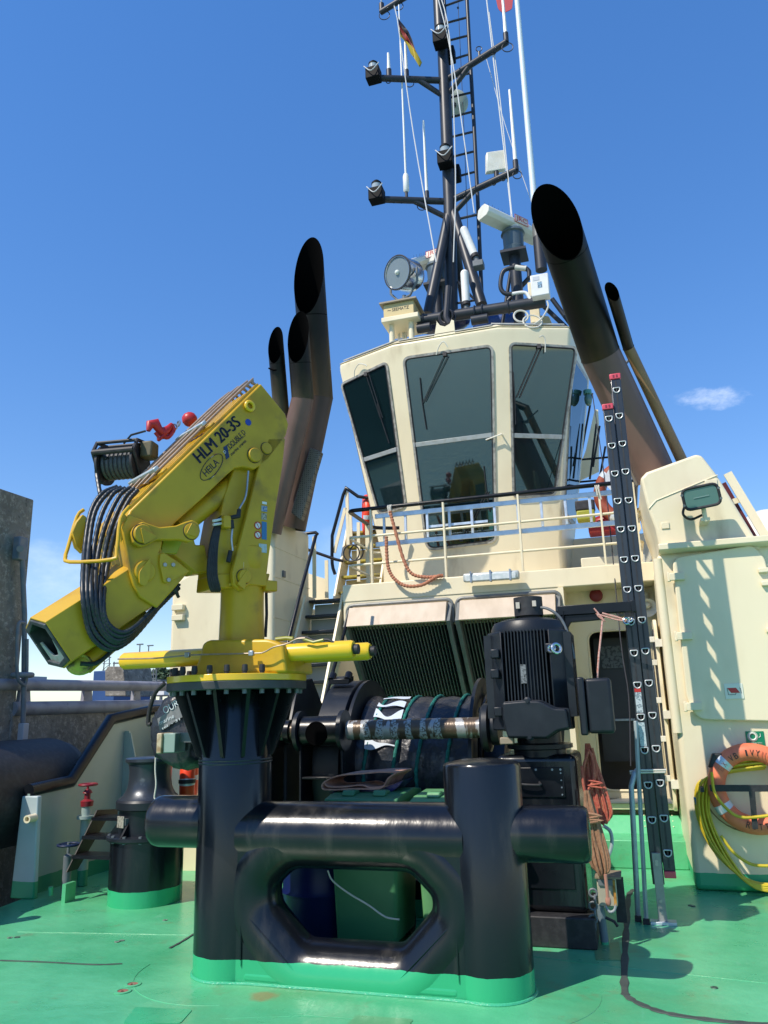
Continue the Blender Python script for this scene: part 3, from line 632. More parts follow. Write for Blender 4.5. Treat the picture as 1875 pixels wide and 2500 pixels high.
q = PY(1517, 1487, 9.5); t = thing('bulkhead_lamp', q, 'round bulkhead lamp behind the black bracket arm', 'lamp'); build('dome', MB().ball(q, .075, (1, .8, .7)), mat('lamp_glass', (.5, .48, .4), .2), t); build('base', MB().cyl(q+Y_*.02, q+Y_*.11, .08, n=24), gray, t)

# ----- casings that carry the exhausts
C0 = cr = thing('right_funnel_casing', (1.2, 8.6, 0), 'cream funnel casing on the right with hatch and sloping top', 'funnel casing')
cr.name = 'funnel_casing'
Yc = 7.93
build('wall', MB().box((.40, Yc, 0), (2.9, 13.0, 3.05)), cream, cr, bevel=.05, seg=4)
ph = [PY(x, y, Yc) for x, y in [(1610, 1342), (1600, 1290), (1581, 1240), (1563, 1168), (1578, 1152), (1700, 1108), (1714, 1112), (1750, 1158), (1850, 1322), (1862, 1342)]]
ph = [Vector((p.x, Yc, p.z)) for p in ph]
mb = MB(); n_ = len(ph); A = [mb.bm.verts.new(p) for p in ph]
B = [mb.bm.verts.new(Vector((p.x, Yc+1.6, p.z+(.05 if 3 <= i <= 6 else 0)))) for i, p in enumerate(ph)]
mb.bm.faces.new(A); mb.bm.faces.new(B[::-1])
for i in range(n_): mb.bm.faces.new((A[(i+1) % n_], A[i], B[i], B[(i+1) % n_]))
build('top_box', mb, cream_up, cr, bevel=.035, seg=3)
# crease plate lines on the top box
build('seam', MB().tube([Vector((p.x, Yc-.003, p.z)) for p in (PY(1584, 1242, Yc), PY(1602, 1222, Yc), PY(1752, 1160, Yc))], .006, 6), cream_up, cr)
build('ledge', MB().prism([(.42, Yc-.14, 3.06), (.42, Yc-.14, 3.12), (.42, Yc+.3, 3.17), (.42, Yc+.3, 3.0)], (1.05, 0, .0)), cream_up, cr, bevel=.008)
hp = [PY(x, y, Yc-.06) for x, y in [(1641, 1362), (1838, 1330), (1868, 1362), (1892, 1480), (1925, 1762), (1700, 1757), (1676, 1700)]]
hat = build('hatch_door', MB().prism(rnd([Vector((p.x, Yc-.055, p.z)) for p in hp], [.09, .05, .05, .02, .1, .13, .05]), (0, .055, 0)), cream_up, cr, bevel=.012, seg=3)
for (x, y) in [(1642, 1408), (1660, 1553), (1683, 1725)]:
    q = PY(x, y, Yc-.09); build('hinge', MB().box((q.x-.03, Yc-.10, q.z-.035), (q.x+.11, Yc-.055, q.z+.035)).cyl((q.x-.035, Yc-.08, q.z-.045), (q.x-.035, Yc-.08, q.z+.045), .016, n=12), cream_up, hat, bevel=.005)
for (x, y) in [(1860, 1392), (1868, 1424), (1880, 1538)]:
    q = PY(x, y, Yc-.09); build('latch', MB().box((q.x-.03, Yc-.10, q.z-.022), (q.x+.06, Yc-.056, q.z+.022)), cream_up, hat, bevel=.006)
for x0, y0, x1, y1 in [(1615, 1275, 1633, 1292), (1722, 1170, 1750, 1188)]:
    a, b = PY(x0, y1, Yc), PY(x1, y0, Yc); build('pad', MB().box((a.x, Yc-.012, a.z), (b.x, Yc, b.z)), cream_up, cr, bevel=.004)
# inner edge: round half-pipe moulding beside the door leaf
build('edge_moulding', MB().tube([(.405, Yc+.02, 1.35), (.405, Yc+.02, 3.0)], .045, 16), cream_up, cr)
# floodlight on the casing
q = PY(1712, 1213, 7.62); t = thing('floodlight', q, 'rectangular floodlight with green glass on the right casing', 'floodlight')
fn = Vector((-.05, -1, -.22)).normalized(); fx = Vector((1, 0, .12)).normalized(); fx = (fx-fn*fx.dot(fn)).normalized(); fz = fx.cross(-fn).normalized()
if fz.z < 0: fz = -fz
def rr(c, a, b, r): return rnd([c-fx*a-fz*b, c+fx*a-fz*b, c+fx*a+fz*b, c-fx*a+fz*b], r)
build('housing', MB().prism(rr(q, .165, .105, .06), -fn*.13), mat('lamp_black', (.02, .02, .02), .5), t, bevel=.015)
mb = MB(); mb.tube(rr(q+fn*.005, .16, .10, .06), .014, 10, closed=True); build('rim', mb, rubber, t)
build('glass', MB().prism(rr(q+fn*.004, .15, .09, .05), fn*.004), lightg, t)
build('reflector_bar', MB().bar(q-fx*.07+fn*.010, q+fx*.07+fn*.010, .006, .008), mat('bar_green_grey', (.16, .26, .23), .4), t); mb = MB()
for s_ in (-1, 1):
    for u_ in (-1, 1): c = q+fx*.165*s_+fz*.05*u_; mb.cyl(c-fn*.02, c+fn*.02, .013, n=8)
build('clip', mb, gray, t)
build('stem', MB().cyl(q-fz*.10-fn*.06, Vector((q.x+.02, q.y+.1, q.z-.22)), .022, n=12).bar(Vector((q.x+.02, q.y+.08, q.z-.20)), Vector((q.x+.02, Yc, q.z-.20)), .08, .03), cream_up, t)
build('cable', MB().tube([q-fx*.16-fz*.05-fn*.06, q-fx*.19-fz*.13-fn*.03, q-fx*.13-fz*.19-fn*.1, q-fx*.02-fz*.17-fn*.1], .012, 8, smooth=6), rubber, t)

# signs
def plate(name, x0, y0, x1, y1, mt, lb, ct, Yp=Yc, th=.008):
    a, b = PY(x0, y1, Yp-th), PY(x1, y0, Yp-th); o = thing(name, ((a.x+b.x)/2, Yp-th, a.z), lb, ct); build('plate', MB().box((a.x, Yp-th, a.z), (b.x, Yp-.0005, b.z)), mt, o, bevel=.002); return o, a, b
o, a, b = plate('sign', 1772, 1668, 1812, 1707, signw, 'small white sign with a red slanted symbol on the hatch', 'sign', Yc-.055)
cx, cz = (a.x+b.x)/2, (a.z+b.z)/2; yy = Yc-.065
build('symbol', MB().prism([(cx-.055, yy, cz+.03), (cx+.02, yy, cz+.03), (cx+.05, yy, cz-.015), (cx-.025, yy, cz-.015)], (0, .0015, 0)), redt, o)
build('outline', MB().tube([(cx-.055, yy, cz+.03), (cx-.05, yy, cz-.03), (cx+.01, yy, cz-.03), (cx+.015, yy, cz-.015)], .002, 6).tube([(cx+.06, yy, cz-.02), (cx+.058, yy, cz+.02), (cx+.05, yy, cz+.03)], .002, 6), blackt, o)
o, a, b = plate('sign', 1824, 1785, 1864, 1822, signg, 'green and white lifebuoy sign above the orange ring', 'sign', Yc)
cx, cz = (a.x+b.x)/2, (a.z+b.z)/2; yy = Yc-.011
build('symbol', MB().torus((cx-.02, yy, cz+.02), Y_, .030, .008, 24, 6).torus((cx-.02, yy, cz+.02), Y_, .042, .002, 20, 4).tube([(cx+.03, yy, cz+.01), (cx+.045, yy, cz+.02), (cx+.045, yy, cz+.045)], .003, 6), signw, o)
text('lettering', 'LIFEBUOY WITH', (cx-.05, yy, cz-.042), X_, Z_, .010, signw, o, .10); text('lettering', 'LIGHT', (cx-.02, yy, cz-.060), X_, Z_, .010, signw, o, .04)

# left casing
cl = thing('funnel_casing', (-4.7, 9.0, 0), 'cream funnel casing on the left behind the yellow crane', 'funnel casing')
Xi = -4.0; YL = 8.5
pts = [(-5.42, YL, 0), (Xi, YL, 0), (Xi, YL, 4.02), (-4.45, YL, 4.1), (-4.75, YL, 3.55), (-5.30, YL, 3.33), (-5.42, YL, 3.22)]
build('wall', MB().prism(pts, (0, 1.15, 0)), cream, cl, bevel=.05, seg=3)
build('seam', MB().tube([(Xi+.002, YL+.02, 3.62), (Xi+.002, YL+1.13, 3.62)], .005, 6).tube([(Xi+.002, YL+.02, 3.25), (Xi+.002, YL+1.13, 3.25)], .005, 6).tube([(Xi+.002, YL+.02, 2.75), (Xi+.002, YL+1.13, 2.75)], .005, 6), cream_up, cl)
build('lower_wall', MB().box((-5.6, 9.66, 0), (-4.0, 13, 3.0)), cream, cl, bevel=.03)
mb = MB()
for z in (3.05, 2.72): q = PY(434, 1483 if z > 3 else 1508, YL-.05); mb.box((q.x-.08, YL-.07, q.z-.035), (q.x+.08, YL, q.z+.035))
build('hinge', mb, cream_up, cl, bevel=.006)
build('side_fitting', MB().box((Xi, 8.75, 3.28), (Xi+.02, 8.82, 3.36)), gray, cl)

# ----- stairs between casing and deckhouse
def stairs(name, lb, x0, x1, y_top, z_top, n, dz, dy, tread_m, riser_m, str_m, top_first=True):
    t = thing(name, ((x0+x1)/2, y_top-dy*n, z_top-dz*n), lb, 'stairs')
    for k in range(n):
        z = z_top-dz*k; y = y_top-dy*k
        build('tread', MB().box((x0, y-.12, z-.035), (x1, y+.08, z)), tread_m, t, bevel=.004)
        build('riser', MB().box((x0, y+.082, z-dz-.0), (x1, y+.09, z-.04)), riser_m, t)
    for xx in (x0-.035, x1+.005):
        build('stringer', MB().prism([(xx, y_top-.2, z_top+.05), (xx, y_top+.12, z_top+.05), (xx, y_top+.12-dy*n, z_top-dz*n), (xx, y_top-.2-dy*n, z_top-dz*n)], (.03, 0, 0)), str_m, t)
    return t
lst = stairs('ship_stairs', 'steep grey stairs with black treads between the left casing and deckhouse', -3.86, -3.38, 9.40, 3.04, 14, .21, .12, black_up, mat('riser_grey', (.46, .47, .42), .5), cream_up)
mb = MB(); mb.tube([PX(771, 1308, -3.34), PX(735, 1440, -3.34), PX(705, 1560, -3.34), PX(690, 1640, -3.34)], .02, 12); build('handrail', mb, black_up, lst)
build('handrail', MB().tube([PX(858, 1480, -3.2), PX(830, 1580, -3.2), PX(790, 1720, -3.2)], .02, 12), black_up, lst)
# low treads seen past the crane post
t = thing('deck_step_ladder', PY(665, 1960, 7.8), 'short black rungs on a cream frame right of the crane post', 'steps')
for yy in (1850, 1905): a, b = PY(672, yy, 7.7), PY(692, yy-1, 7.7); build('rung', MB().cyl(a-X_*.02, b+X_*.02, .014, n=10), black_up, t)
build('frame', MB().prism([PY(x, y, 7.75) for x, y in [(664, 1850), (684, 1806), (690, 1806), (690, 1990), (662, 1990)]], (0, .02, 0)), cream_up, t)

# upper stairs to the bridge wing
us = stairs('bridge_stairs', 'cream stairs with yellow edged treads rising beside the wheelhouse', -4.0, -3.35, 11.45, 4.40, 5, .26, .14, mat('tread_yellow', (.42, .34, .04), .6, base2=(.10, .09, .06), scale=7), cream_up, cream_up)

# ----- railing round the upper deck
rl = thing('deck_railing', (-1.5, 9.14, 3.17), 'cream railing with black top rail along the upper deck edge', 'railing')
zt = 4.14; yr = 9.12; xl, xr = -3.24, .33
build('top_rail', MB().tube(rnd([(xl+.25, 10.3, zt), (xl, 9.25+.9, zt), (xl, yr, zt), (xr, yr, zt), (xr, 10.8, zt)], .10, 4), .026, 14), black_up, rl, angle=50)
for z in (3.78, 3.42): build('mid_rail', MB().tube(rnd([(xl, 10.2, z), (xl, yr, z), (xr, yr, z), (xr, 10.8, z)], .09, 4), .016, 10), cream_up, rl, angle=50)
for x in (-2.93, -1.98, -1.05, -.10, xr-.04): build('stanchion', MB().bar((x, yr, 3.17), (x, yr, zt-.02), .022, .055, up=(0, 1, 0)), cream_up, rl)
for y in (9.9,): build('stanchion', MB().bar((xl, y, 3.17), (xl, y, zt-.02), .055, .022, up=(0, 1, 0)), cream_up, rl)
# far left rails
t = thing('deck_railing', (-3.9, 10.5, 3.0), 'black railed gangway railing left of the wheelhouse stairs', 'railing')
def tb(nm, pts, r, mt, par, sm=0): return build(nm, MB().tube(pts, r, 12, smooth=sm), mt, par, angle=50)
tb('top_rail', [PY(742, 1303, 9.6), PY(770, 1300, 9.6), PY(776, 1305, 9.6)], .022, black_up, t); tb('top_rail', [PY(740, 1338, 10.2), PY(820, 1366, 10.2), PY(838, 1370, 10.2)], .022, black_up, t)
for x, y0, y1, Yd in [(767, 1310, 1460, 9.6), (738, 1345, 1420, 10.2), (797, 1368, 1460, 10.2)]:
    a = PY(x, y0, Yd); b = PY(x, y1, Yd); b.x = a.x; build('stanchion', MB().bar(b, a, .05, .02, up=(0, 1, 0)), cream_up, t)
build('kick_plate', MB().prism([PY(x, y, 10.6) for x, y in [(738, 1395), (800, 1415), (802, 1470), (728, 1470)]], (0, .02, 0)), cream_up, t)
t = thing('stair_railing', (-3.9, 10.6, 3.2), 'tall black handrail bending up beside the bridge stairs', 'handrail')
tb('handrail', spline([PY(x, y, 10.9) for x, y in [(818, 1402), (811, 1375), (811, 1308)]], 3)+[PY(838, 1208, 10.9), PY(845, 1192, 10.9), PY(853, 1197, 10.9), PY(874, 1212, 10.9), PY(898, 1216, 10.9)], .026, black_up, t)
for a0, b0 in [((847, 1200), (850, 1330)), ((843, 1240), (816, 1350)), ((855, 1255), (857, 1310)), ((875, 1275), (876, 1420))]: build('post', MB().bar(PY(*a0, 10.92), PY(*b0, 10.92), .05, .02, up=(0, 1, 0)), cream_up, t)
t = thing('stored_cable', PY(860, 1350, 9.9), 'dark cable loop hanging on the railing corner beside the stairs', 'cable')
c = PY(858, 1350, 9.85); build('loop', MB().torus(c, (0, 1, .1), .115, .010, 30, 8), dwire, t); build('loop', MB().torus(c+X_*.07, (.2, 1, 0), .11, .010, 30, 8), dwire, t)
# rope on the rail, white lashings
t = thing('orange_rope', PY(960, 1420, 9.05), 'orange twisted rope hanging in a loop from the railing', 'rope')
build('strand', MB().tube([PY(x, y, 9.04) for x, y in [(952, 1248), (962, 1285), (985, 1365), (1005, 1400), (1040, 1409), (1080, 1406)]], [.021+.004*math.sin(i*2.2) for i in range(80)], 10, smooth=14), ropeo, t)
build('strand', MB().tube([PY(x, y, 9.0) for x, y in [(943, 1310), (944, 1345), (948, 1385), (962, 1412), (990, 1430), (1030, 1428), (1066, 1408), (1082, 1405)]], [.021+.004*math.sin(i*2.2) for i in range(110)], 10, smooth=14), ropeo, t)
for (x, y, lb) in [(952, 1240, 'white cord lashing on the black rail at its left end'), (1458, 1192, 'white cord lashing on the black rail near the ladder')]:
    mb = MB(); c = PY(x, y, yr)
    for k in range(3): mb.torus(c+X_*(.02*k-.02), X_, .036, .008, 16, 6)
    mb.tube([c+Vector((.01, -.04, 0)), c+Vector((.02, -.045, -.07)), c+Vector((.035, -.04, -.15))], .009, 6, smooth=4).tube([c+Vector((-.01, -.04, 0)), c+Vector((-.005, -.05, -.1))], .008, 6)
    o = build('cord_lashing', mb, ropew); tag(o, lb, 'cord')
# aluminium ladder stowed along the railing
t = thing('aluminium_ladder', PY(1200, 1290, 9.05), 'bright aluminium ladder stowed lengthwise along the inside of the railing', 'ladder')
za, zb = 4.05, 3.68; ya = 9.2
build('stile', MB().box((-2.90, ya-.012, za-.03), (.28, ya+.012, za+.03)), alu, t, bevel=.004); build('stile', MB().box((-2.90, ya-.012, zb-.03), (.28, ya+.012, zb+.03)), alu, t, bevel=.004)
for i in range(11): x = -2.78+i*.285; build('rung', MB().box((x-.016, ya-.014, zb+.03), (x+.016, ya+.014, za-.03)), alu, t, bevel=.004)
build('brace', MB().box((-2.2, ya+.02, 3.84), (-1.45, ya+.03, 3.87)), alu, t)
# ================================================================= WHEELHOUSE
wh = thing('wheelhouse', (-1.99, 11.5, 3.17), 'cream wheelhouse with outward leaning dark windows above the upper deck', 'wheelhouse')
cxw = -1.99
def ring_pts(z, y, h, s, l3, l4):
    L1 = (cxw-h, y); L2 = (L1[0]-.934*s, L1[1]+.358*s); L3 = (L2[0]-l3[0], L2[1]+l3[1]); L4 = (L3[0]+l4[0], L3[1]+l4[1])
    lf = [L4, L3, L2, L1]; return [Vector((a, b, z)) for a, b in lf]+[Vector((2*cxw-a, b, z)) for a, b in lf[::-1]]
top = ring_pts(6.64, 9.79, .76, 1.02, (.22, 1.2), (.5, 1.0))
bot = ring_pts(3.75, 10.48, .64, .70, (.10, 1.0), (.4, .9))
base = [Vector((p.x, p.y, 3.17)) for p in bot]
fas = [p+Vector((0, -.01, .10)) for p in top]
mb = MB(); rings = [[mb.bm.verts.new(p) for p in r] for r in (base, bot, top, fas)]
for A, B in zip(rings, rings[1:]):
    for i in range(len(A)): j = (i+1) % len(A); mb.bm.faces.new((A[i], A[j], B[j], B[i]))
mb.bm.faces.new(rings[-1]); mb.bm.faces.new(rings[0][::-1])
build('wall', mb, cream_up, wh, bevel=.04, seg=4, smooth=True)
cr_ = sum(fas, Vector())/len(fas)
r1 = [cr_+(p-cr_)*1.0+Z_*.002 for p in fas]; r2 = [cr_+(p-cr_)*.93+Z_*.07 for p in fas]
mb = MB(); A = [mb.bm.verts.new(p) for p in r1]; B = [mb.bm.verts.new(p) for p in r2]
for i in range(len(A)): j = (i+1) % len(A); mb.bm.faces.new((A[i], A[j], B[j], B[i]))
mb.bm.faces.new(B); mb.bm.faces.new(A[::-1]); roof = build('roof', mb, cream_up, wh, bevel=.01)
for i0, i1 in ((2, 3), (3, 4), (4, 5)):
    a, b = fas[i0], fas[i1]; inn = (cr_-(a+b)/2); inn.z = 0; inn.normalize(); d = (b-a)
    q = [a+d*.05+Z_*.035+inn*.02, a+d*.95+Z_*.035+inn*.02, a+d*.92+Z_*.14+inn*.24, a+d*.08+Z_*.14+inn*.24]
    build('roof_panel', MB().prism(q, (0, 0, .02)), mat('roof_panel_grey', (.42, .42, .38), .5, base2=(.35, .35, .31), scale=6), roof, bevel=.005)
framem = mat('window_frame', (.42, .40, .35), .5, .15, base2=(.28, .26, .22), scale=14, thr=(.45, .6))
def plane(i):
    a, b, c = top[i], top[i+1], bot[i]; n = (b-a).cross(c-a).normalized()
    if n.y > 0: n = -n
    return a, n
def window(px, i, rad, mull, lb=None):
    o, n = plane(i); P = lambda x, y, off=0.0: PN(x, y, np.array(o+n*off), np.array(n))
    outer = rnd([P(*q) for q in px], rad); fr = MB(); inn = inset(outer, .024); out2 = inset(outer, -.016)
    if (inn[0]-sum(outer, Vector())/len(outer)).length > (outer[0]-sum(outer, Vector())/len(outer)).length: inn, out2 = inset(outer, -.024), inset(outer, .016)
    fr.holed([p+n*.002 for p in out2], [[p+n*.002 for p in inn]], n*.018)
    f = build('window', fr, framem, wh, smooth=False)
    build('pane', MB().prism([p+n*.001 for p in inset_like(outer, inn, .6)], n*.006), glass, f, smooth=False)
    gk = MB(); gk.tube([p+n*.018 for p in inn], .009, 6, closed=True); build('gasket', gk, rubber, f)
    # rivets in the frame
    mb = MB(); k = len(outer); 
    for a, b in zip(outer, outer[1:]+outer[:1]):
        Ld = (b-a).length; m_ = int(Ld/.11)
        for j in range(m_): c = a+(b-a)*((j+.5)/m_); c = c+(sum(outer, Vector())/k-c).normalized()*.006+n*.02; mb.cyl(c, c+n*.003, .005, n=6)
    build('rivets', mb, whiteb, f)
    for (x0, y0, x1, y1) in mull:
        a, b = P(x0, y0, .014), P(x1, y1, .014); build('transom', MB().obox((a+b)/2, b-a, n*.02, n.cross(b-a).normalized()*.062), mat('transom_metal', (.42, .44, .43), .45, .3, base2=(.35, .36, .33), scale=14), f, bevel=.003)
    return f, P
def inset_like(outer, inn, t): return [o*(1-t)+i*t for o, i in zip(outer, inn)]
wc, Pc = window([(985, 874), (1202, 843), (1211, 1322), (1042, 1343)], 3, [.10, .10, .10, .14], [(1010, 1087, 1206, 1061)])
wl, Pl = window([(834, 938), (945, 884), (992, 1236), (926, 1256)], 2, [.08, .08, .10, .10], [(887, 1123, 972, 1096)])
wr, Pr = window([(1244, 838), (1408, 848), (1355, 1210), (1253, 1214)], 4, [.09, .09, .08, .08], [(1250, 1063, 1376, 1067)])
# side windows seen edge on
def side_win(i, f0, f1, g0, g1, nm):
    a, b, c, d = top[i], top[i+1], bot[i+1], bot[i]
    q = lambda u, v: (a*(1-u)+b*u)*(1-v)+(d*(1-u)+c*u)*v
    n = (b-a).cross(d-a).normalized(); cc = (a+b+c+d)/4
    if (cc-Vector((cxw, 11.5, 5))).dot(n) < 0: n = -n
    o_ = rnd([q(f0, g0), q(f1, g0), q(f1, g1), q(f0, g1)], .08)
    fr = build('window', MB().prism([p+n*.002 for p in o_], n*.014), framem, wh); build('pane', MB().prism([p+n*.016 for p in (lambda z: [sum(o_, Vector())/len(o_)+(p-sum(o_, Vector())/len(o_))*.94 for p in z])(o_)], n*.005), glass, fr, smooth=False)
side_win(1, .12, .9, .08, .85, ''); side_win(5, .1, .88, .08, .85, '')
# small trim on the wheelhouse: drip pipes, wipers
def wiper(P, par, arm, blade, off=.04):
    mb = MB(); 
    for (x0, y0, x1, y1) in arm: mb.tube([P(x0, y0, off), P(x1, y1, off)], .0065, 6)
    mb.obox(P(arm[0][0], arm[0][1], off-.01), X_*.05, Y_*.04, Z_*.06)
    build('wiper_arm', mb, rubber, par); build('wiper_blade', MB().tube([P(*q, off-.006) for q in blade], .008, 6), rubber, par)
wiper(Pc, wc, [(1086, 865, 1032, 984), (1094, 868, 1038, 980)], [(1025, 922), (1031, 984), (1041, 1048)])
wiper(Pr, wr, [(1316, 846, 1262, 970), (1324, 846, 1270, 970)], [(1253, 908), (1257, 970), (1259, 1036)])
wiper(Pl, wl, [(893, 914, 929, 1022), (900, 912, 934, 1020)], [(921, 985), (931, 1025), (950, 1082)])
wiper(Pc, wc, [(1126, 1316, 1188, 1200), (1132, 1316, 1194, 1200)], [(1181, 1138), (1188, 1200), (1196, 1250)])
for P, par, pts in [(Pl, wl, [(865, 921), (866, 904), (876, 889), (890, 890), (896, 894)]), (Pc, wc, [(1065, 866), (1072, 845), (1083, 834), (1094, 848)]), (Pr, wr, [(1316, 823), (1326, 820), (1331, 832), (1331, 860)])]:
    build('washer_pipe', MB().tube([P(*q, .05) for q in pts], .008, 8, smooth=4), offw, par)
build('handle', MB().tube([Pc(1186, 1074, .06), Pc(1224, 1060, .06), Pc(1226, 1062, .0)], .010, 8), offw, wh)
# support bracket on the roof edge
build('cradle', MB().prism([PY(x, y, 9.80) for x, y in [(1058, 834), (1066, 786), (1064, 782), (1074, 794), (1086, 797), (1098, 790), (1102, 780), (1108, 782), (1112, 822), (1118, 826)]], (0, .02, 0)), cream_up, wh, bevel=.004)
# cables down the left corner
# port side of house: blocks on the upper deck right side
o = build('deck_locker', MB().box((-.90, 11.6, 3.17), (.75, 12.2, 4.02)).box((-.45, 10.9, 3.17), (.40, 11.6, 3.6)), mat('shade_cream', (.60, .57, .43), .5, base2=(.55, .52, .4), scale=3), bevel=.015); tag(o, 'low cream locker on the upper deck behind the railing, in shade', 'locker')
q = PY(1430, 1252, 10.6); t = thing('air_horn_unit', q, 'black and yellow unit on the locker behind the railing', 'signal unit')
build('body', MB().box(q-Vector((.13, .1, -.02)), q+Vector((.13, .1, .16))), rubber, t, bevel=.02); build('yellow_base', MB().box(q-Vector((.12, .1, .12)), q+Vector((.12, .1, .02))), mat('dull_yellow', (.3, .3, .02), .5), t, bevel=.02)
q = PY(1490, 1275, 11.0); t = thing('red_case', q, 'low red rounded case behind the railing near the ladder', 'case'); build('shell', MB().ball(q, .30, (1, .6, .38)).box(q-Vector((.3, .18, .16)), q+Vector((.3, .18, -.02))), mat('dull_red_b', (.3, .012, .015), .4), t, bevel=.02)
q = PY(1545, 1300, 9.5)
t = thing('deck_bracket_post', (q.x, 9.4, 3.17), 'cream post with cranked foot at the end of the railing', 'post'); build('post', MB().prism([PY(x, y, 9.4) for x, y in [(1538, 1232), (1553, 1232), (1566, 1290), (1560, 1300), (1570, 1352), (1568, 1378), (1552, 1378), (1546, 1300)]], (0, .03, 0)), cream_up, t, bevel=.003)
t = thing('steel_stay_frame', PY(1430, 1130, 12), 'cream frame and black rods behind the right side of the wheelhouse', 'frame')
build('panel', MB().prism([PY(x, y, 12.2) for x, y in [(1452, 1000), (1460, 1000), (1462, 1030), (1462, 1150), (1400, 1180), (1430, 1100)]], (0, .05, 0)), cream_up, t)
mb = MB()
for a, b in [((1446, 960), (1408, 1170)), ((1456, 1035), (1440, 1170)), ((1464, 1040), (1448, 1140)), ((1478, 1090), (1460, 1190)), ((1398, 1112), (1420, 1120)), ((1420, 1122), (1500, 1115)), ((1400, 1178), (1560, 1164)), ((1404, 1190), (1560, 1180)), ((1562, 1180), (1592, 1178))]: mb.tube([PY(*a, 11.6), PY(*b, 11.6)], .016, 8)
build('rods', mb, black_up, t)
q = PY(1436, 975, 11.0); t = thing('deck_lamp', q, 'small green glass lamp hanging beside the right window', 'lamp'); build('glass', MB().ball(q, .07, (.8, .8, 1.5)), lightg, t); build('cap', MB().cyl(q+Z_*.08, q+Z_*.14, .06, n=16), mat('cap_green', (.1, .3, .25), .4), t)
t = thing('left_wall_window_light', PY(1500, 1130, 11), '', ''); bpy.data.objects.remove(t)
# lifebuoys
def buoy(c, axis, Rr, r, mt, lb, tapes, rope=True, sq=1.0):
    t = thing('lifebuoy', c, lb, 'lifebuoy', 'orange lifebuoys'); z = Vector(axis).normalized()
    body = MB().torus(c, z, Rr, r, 64, 20); o = build('ring', body, mt, t, angle=70)
    u = z.cross(Z_).normalized(); v = u.cross(z)
    for a in tapes:
        tp = MB(); 
        tp.torus(c, z, Rr, r*1.02, 8, 24, arc=None) if False else None
        pts = []
        for k in range(-3, 4):
            an = R(a)+k*.035; pts.append(Vector(c)+(u*math.cos(an)+v*math.sin(an))*Rr)
        build('tape', tp.tube(pts, r*1.025, 24), refl, t, angle=70)
    return t, u, v
bc = PY(1841, 1925, 7.80); ringR = .308
t, u, v = buoy(bc, (0, -1, 0), ringR, .076, orange, 'faded orange lifebuoy lettered VB IVY on the right casing wall', [149, 241, 44, 330])
u, v = X_, Z_
def arc_text(s, c, rad, a0, da, h, mt, par, yoff, flip=False):
    for k, ch in enumerate(s):
        if ch == ' ': continue
        an = R(a0-da*k) if not flip else R(a0+da*k)
        rd = X_*math.cos(an)+Z_*math.sin(an); td = X_*math.sin(an)-Z_*math.cos(an)
        if flip: rd2, td2 = -rd, -td
        else: rd2, td2 = rd, td
        wds = .6*h*(.45 if ch == 'I' else 1)
        text('lettering', ch, Vector(c)+rd*rad-td2*wds/2-rd2*h/2+Y_*yoff, td2, rd2, h, mt, par, wds, thick=.002)
arc_text('VB IVY', bc, ringR-.002, 122, 8.6, .052, blackt, t, -.0775)
arc_text('NCE', bc, ringR-.002, 70, 9, .052, tant, t, -.0775); arc_text('EX', bc, ringR, 146, 9, .048, tant, t, -.0775)
arc_text('ROTTERDAM', bc, ringR-.002, 252, 9.4, .052, blackt, t, -.0775, flip=True)
build('grab_line', MB().tube([Vector(bc)+(X_*math.cos(R(a))+Z_*math.sin(R(a)))*(ringR+.085+.03*math.sin(R((a-150)*2)))+Y_*.03 for a in range(180, 330, 10)], .007, 6), mat('tan_line', (.25, .16, .08), .8), t)
# the rack it sits in
t = thing('lifebuoy_rack', (bc.x, 7.75, bc.z), 'black flat bar rack holding the lifebuoy on the right casing', 'rack')
a = PY(1733, 1922, 7.68); build('cross_bar', MB().box((a.x, 7.672, a.z-.035), (a.x+1.0, 7.684, a.z+.02)), rubber, t, bevel=.002)
a = PY(1836, 1927, 7.66); build('upright', MB().prism([PY(x, y, 7.668) for x, y in [(1828, 1930), (1843, 1930), (1851, 2024), (1837, 2024)]], (0, .004, 0)), rubber, t)
build('support', MB().box((bc.x-.45, 7.685, bc.z-.02), (bc.x-.42, 7.93, bc.z+.02)), rubber, t)
q = PY(1748, 1856, 7.8); build('latch', MB().obox(q, X_*.10, Y_*.08, Vector((.05, 0, .12))), rubber, t, bevel=.01)
# yellow hose coil
t = thing('yellow_hose', PY(1800, 2150, 7.8), 'coiled yellow hose hanging behind the lifebuoy down to the deck', 'hose')
base_ = [(1875, 1858), (1800, 1868), (1752, 1880), (1722, 1912), (1716, 1975), (1738, 2040), (1775, 2105), (1830, 2155), (1890, 2168), (1950, 2160)]
for k in range(12):
    s = (k-5.5)/5.5; pts = []
    for j, (x, y) in enumerate(base_):
        pts.append(PY(x+s*(16 if 2 < j < 7 else 8)+random.uniform(-2.5, 2.5), y+(s*9 if j > 5 else -s*18 if j < 3 else random.uniform(-3, 3))+random.uniform(-2, 2), 7.85-.028*(k % 3)))
    build('turn', MB().tube(pts, .0105, 8, smooth=6), hosey, t)
build('turn', MB().tube([PY(x, y, 7.66) for x, y in [(1737, 1885), (1745, 1935), (1775, 1975), (1810, 1995), (1870, 1992), (1900, 1985)]], .013, 8, smooth=6), hosey, t)
build('turn', MB().tube([PY(x, y, 7.78) for x, y in [(1760, 2040), (1790, 2080), (1830, 2108), (1870, 2114), (1920, 2110)]], .013, 8, smooth=6), hosey, t)
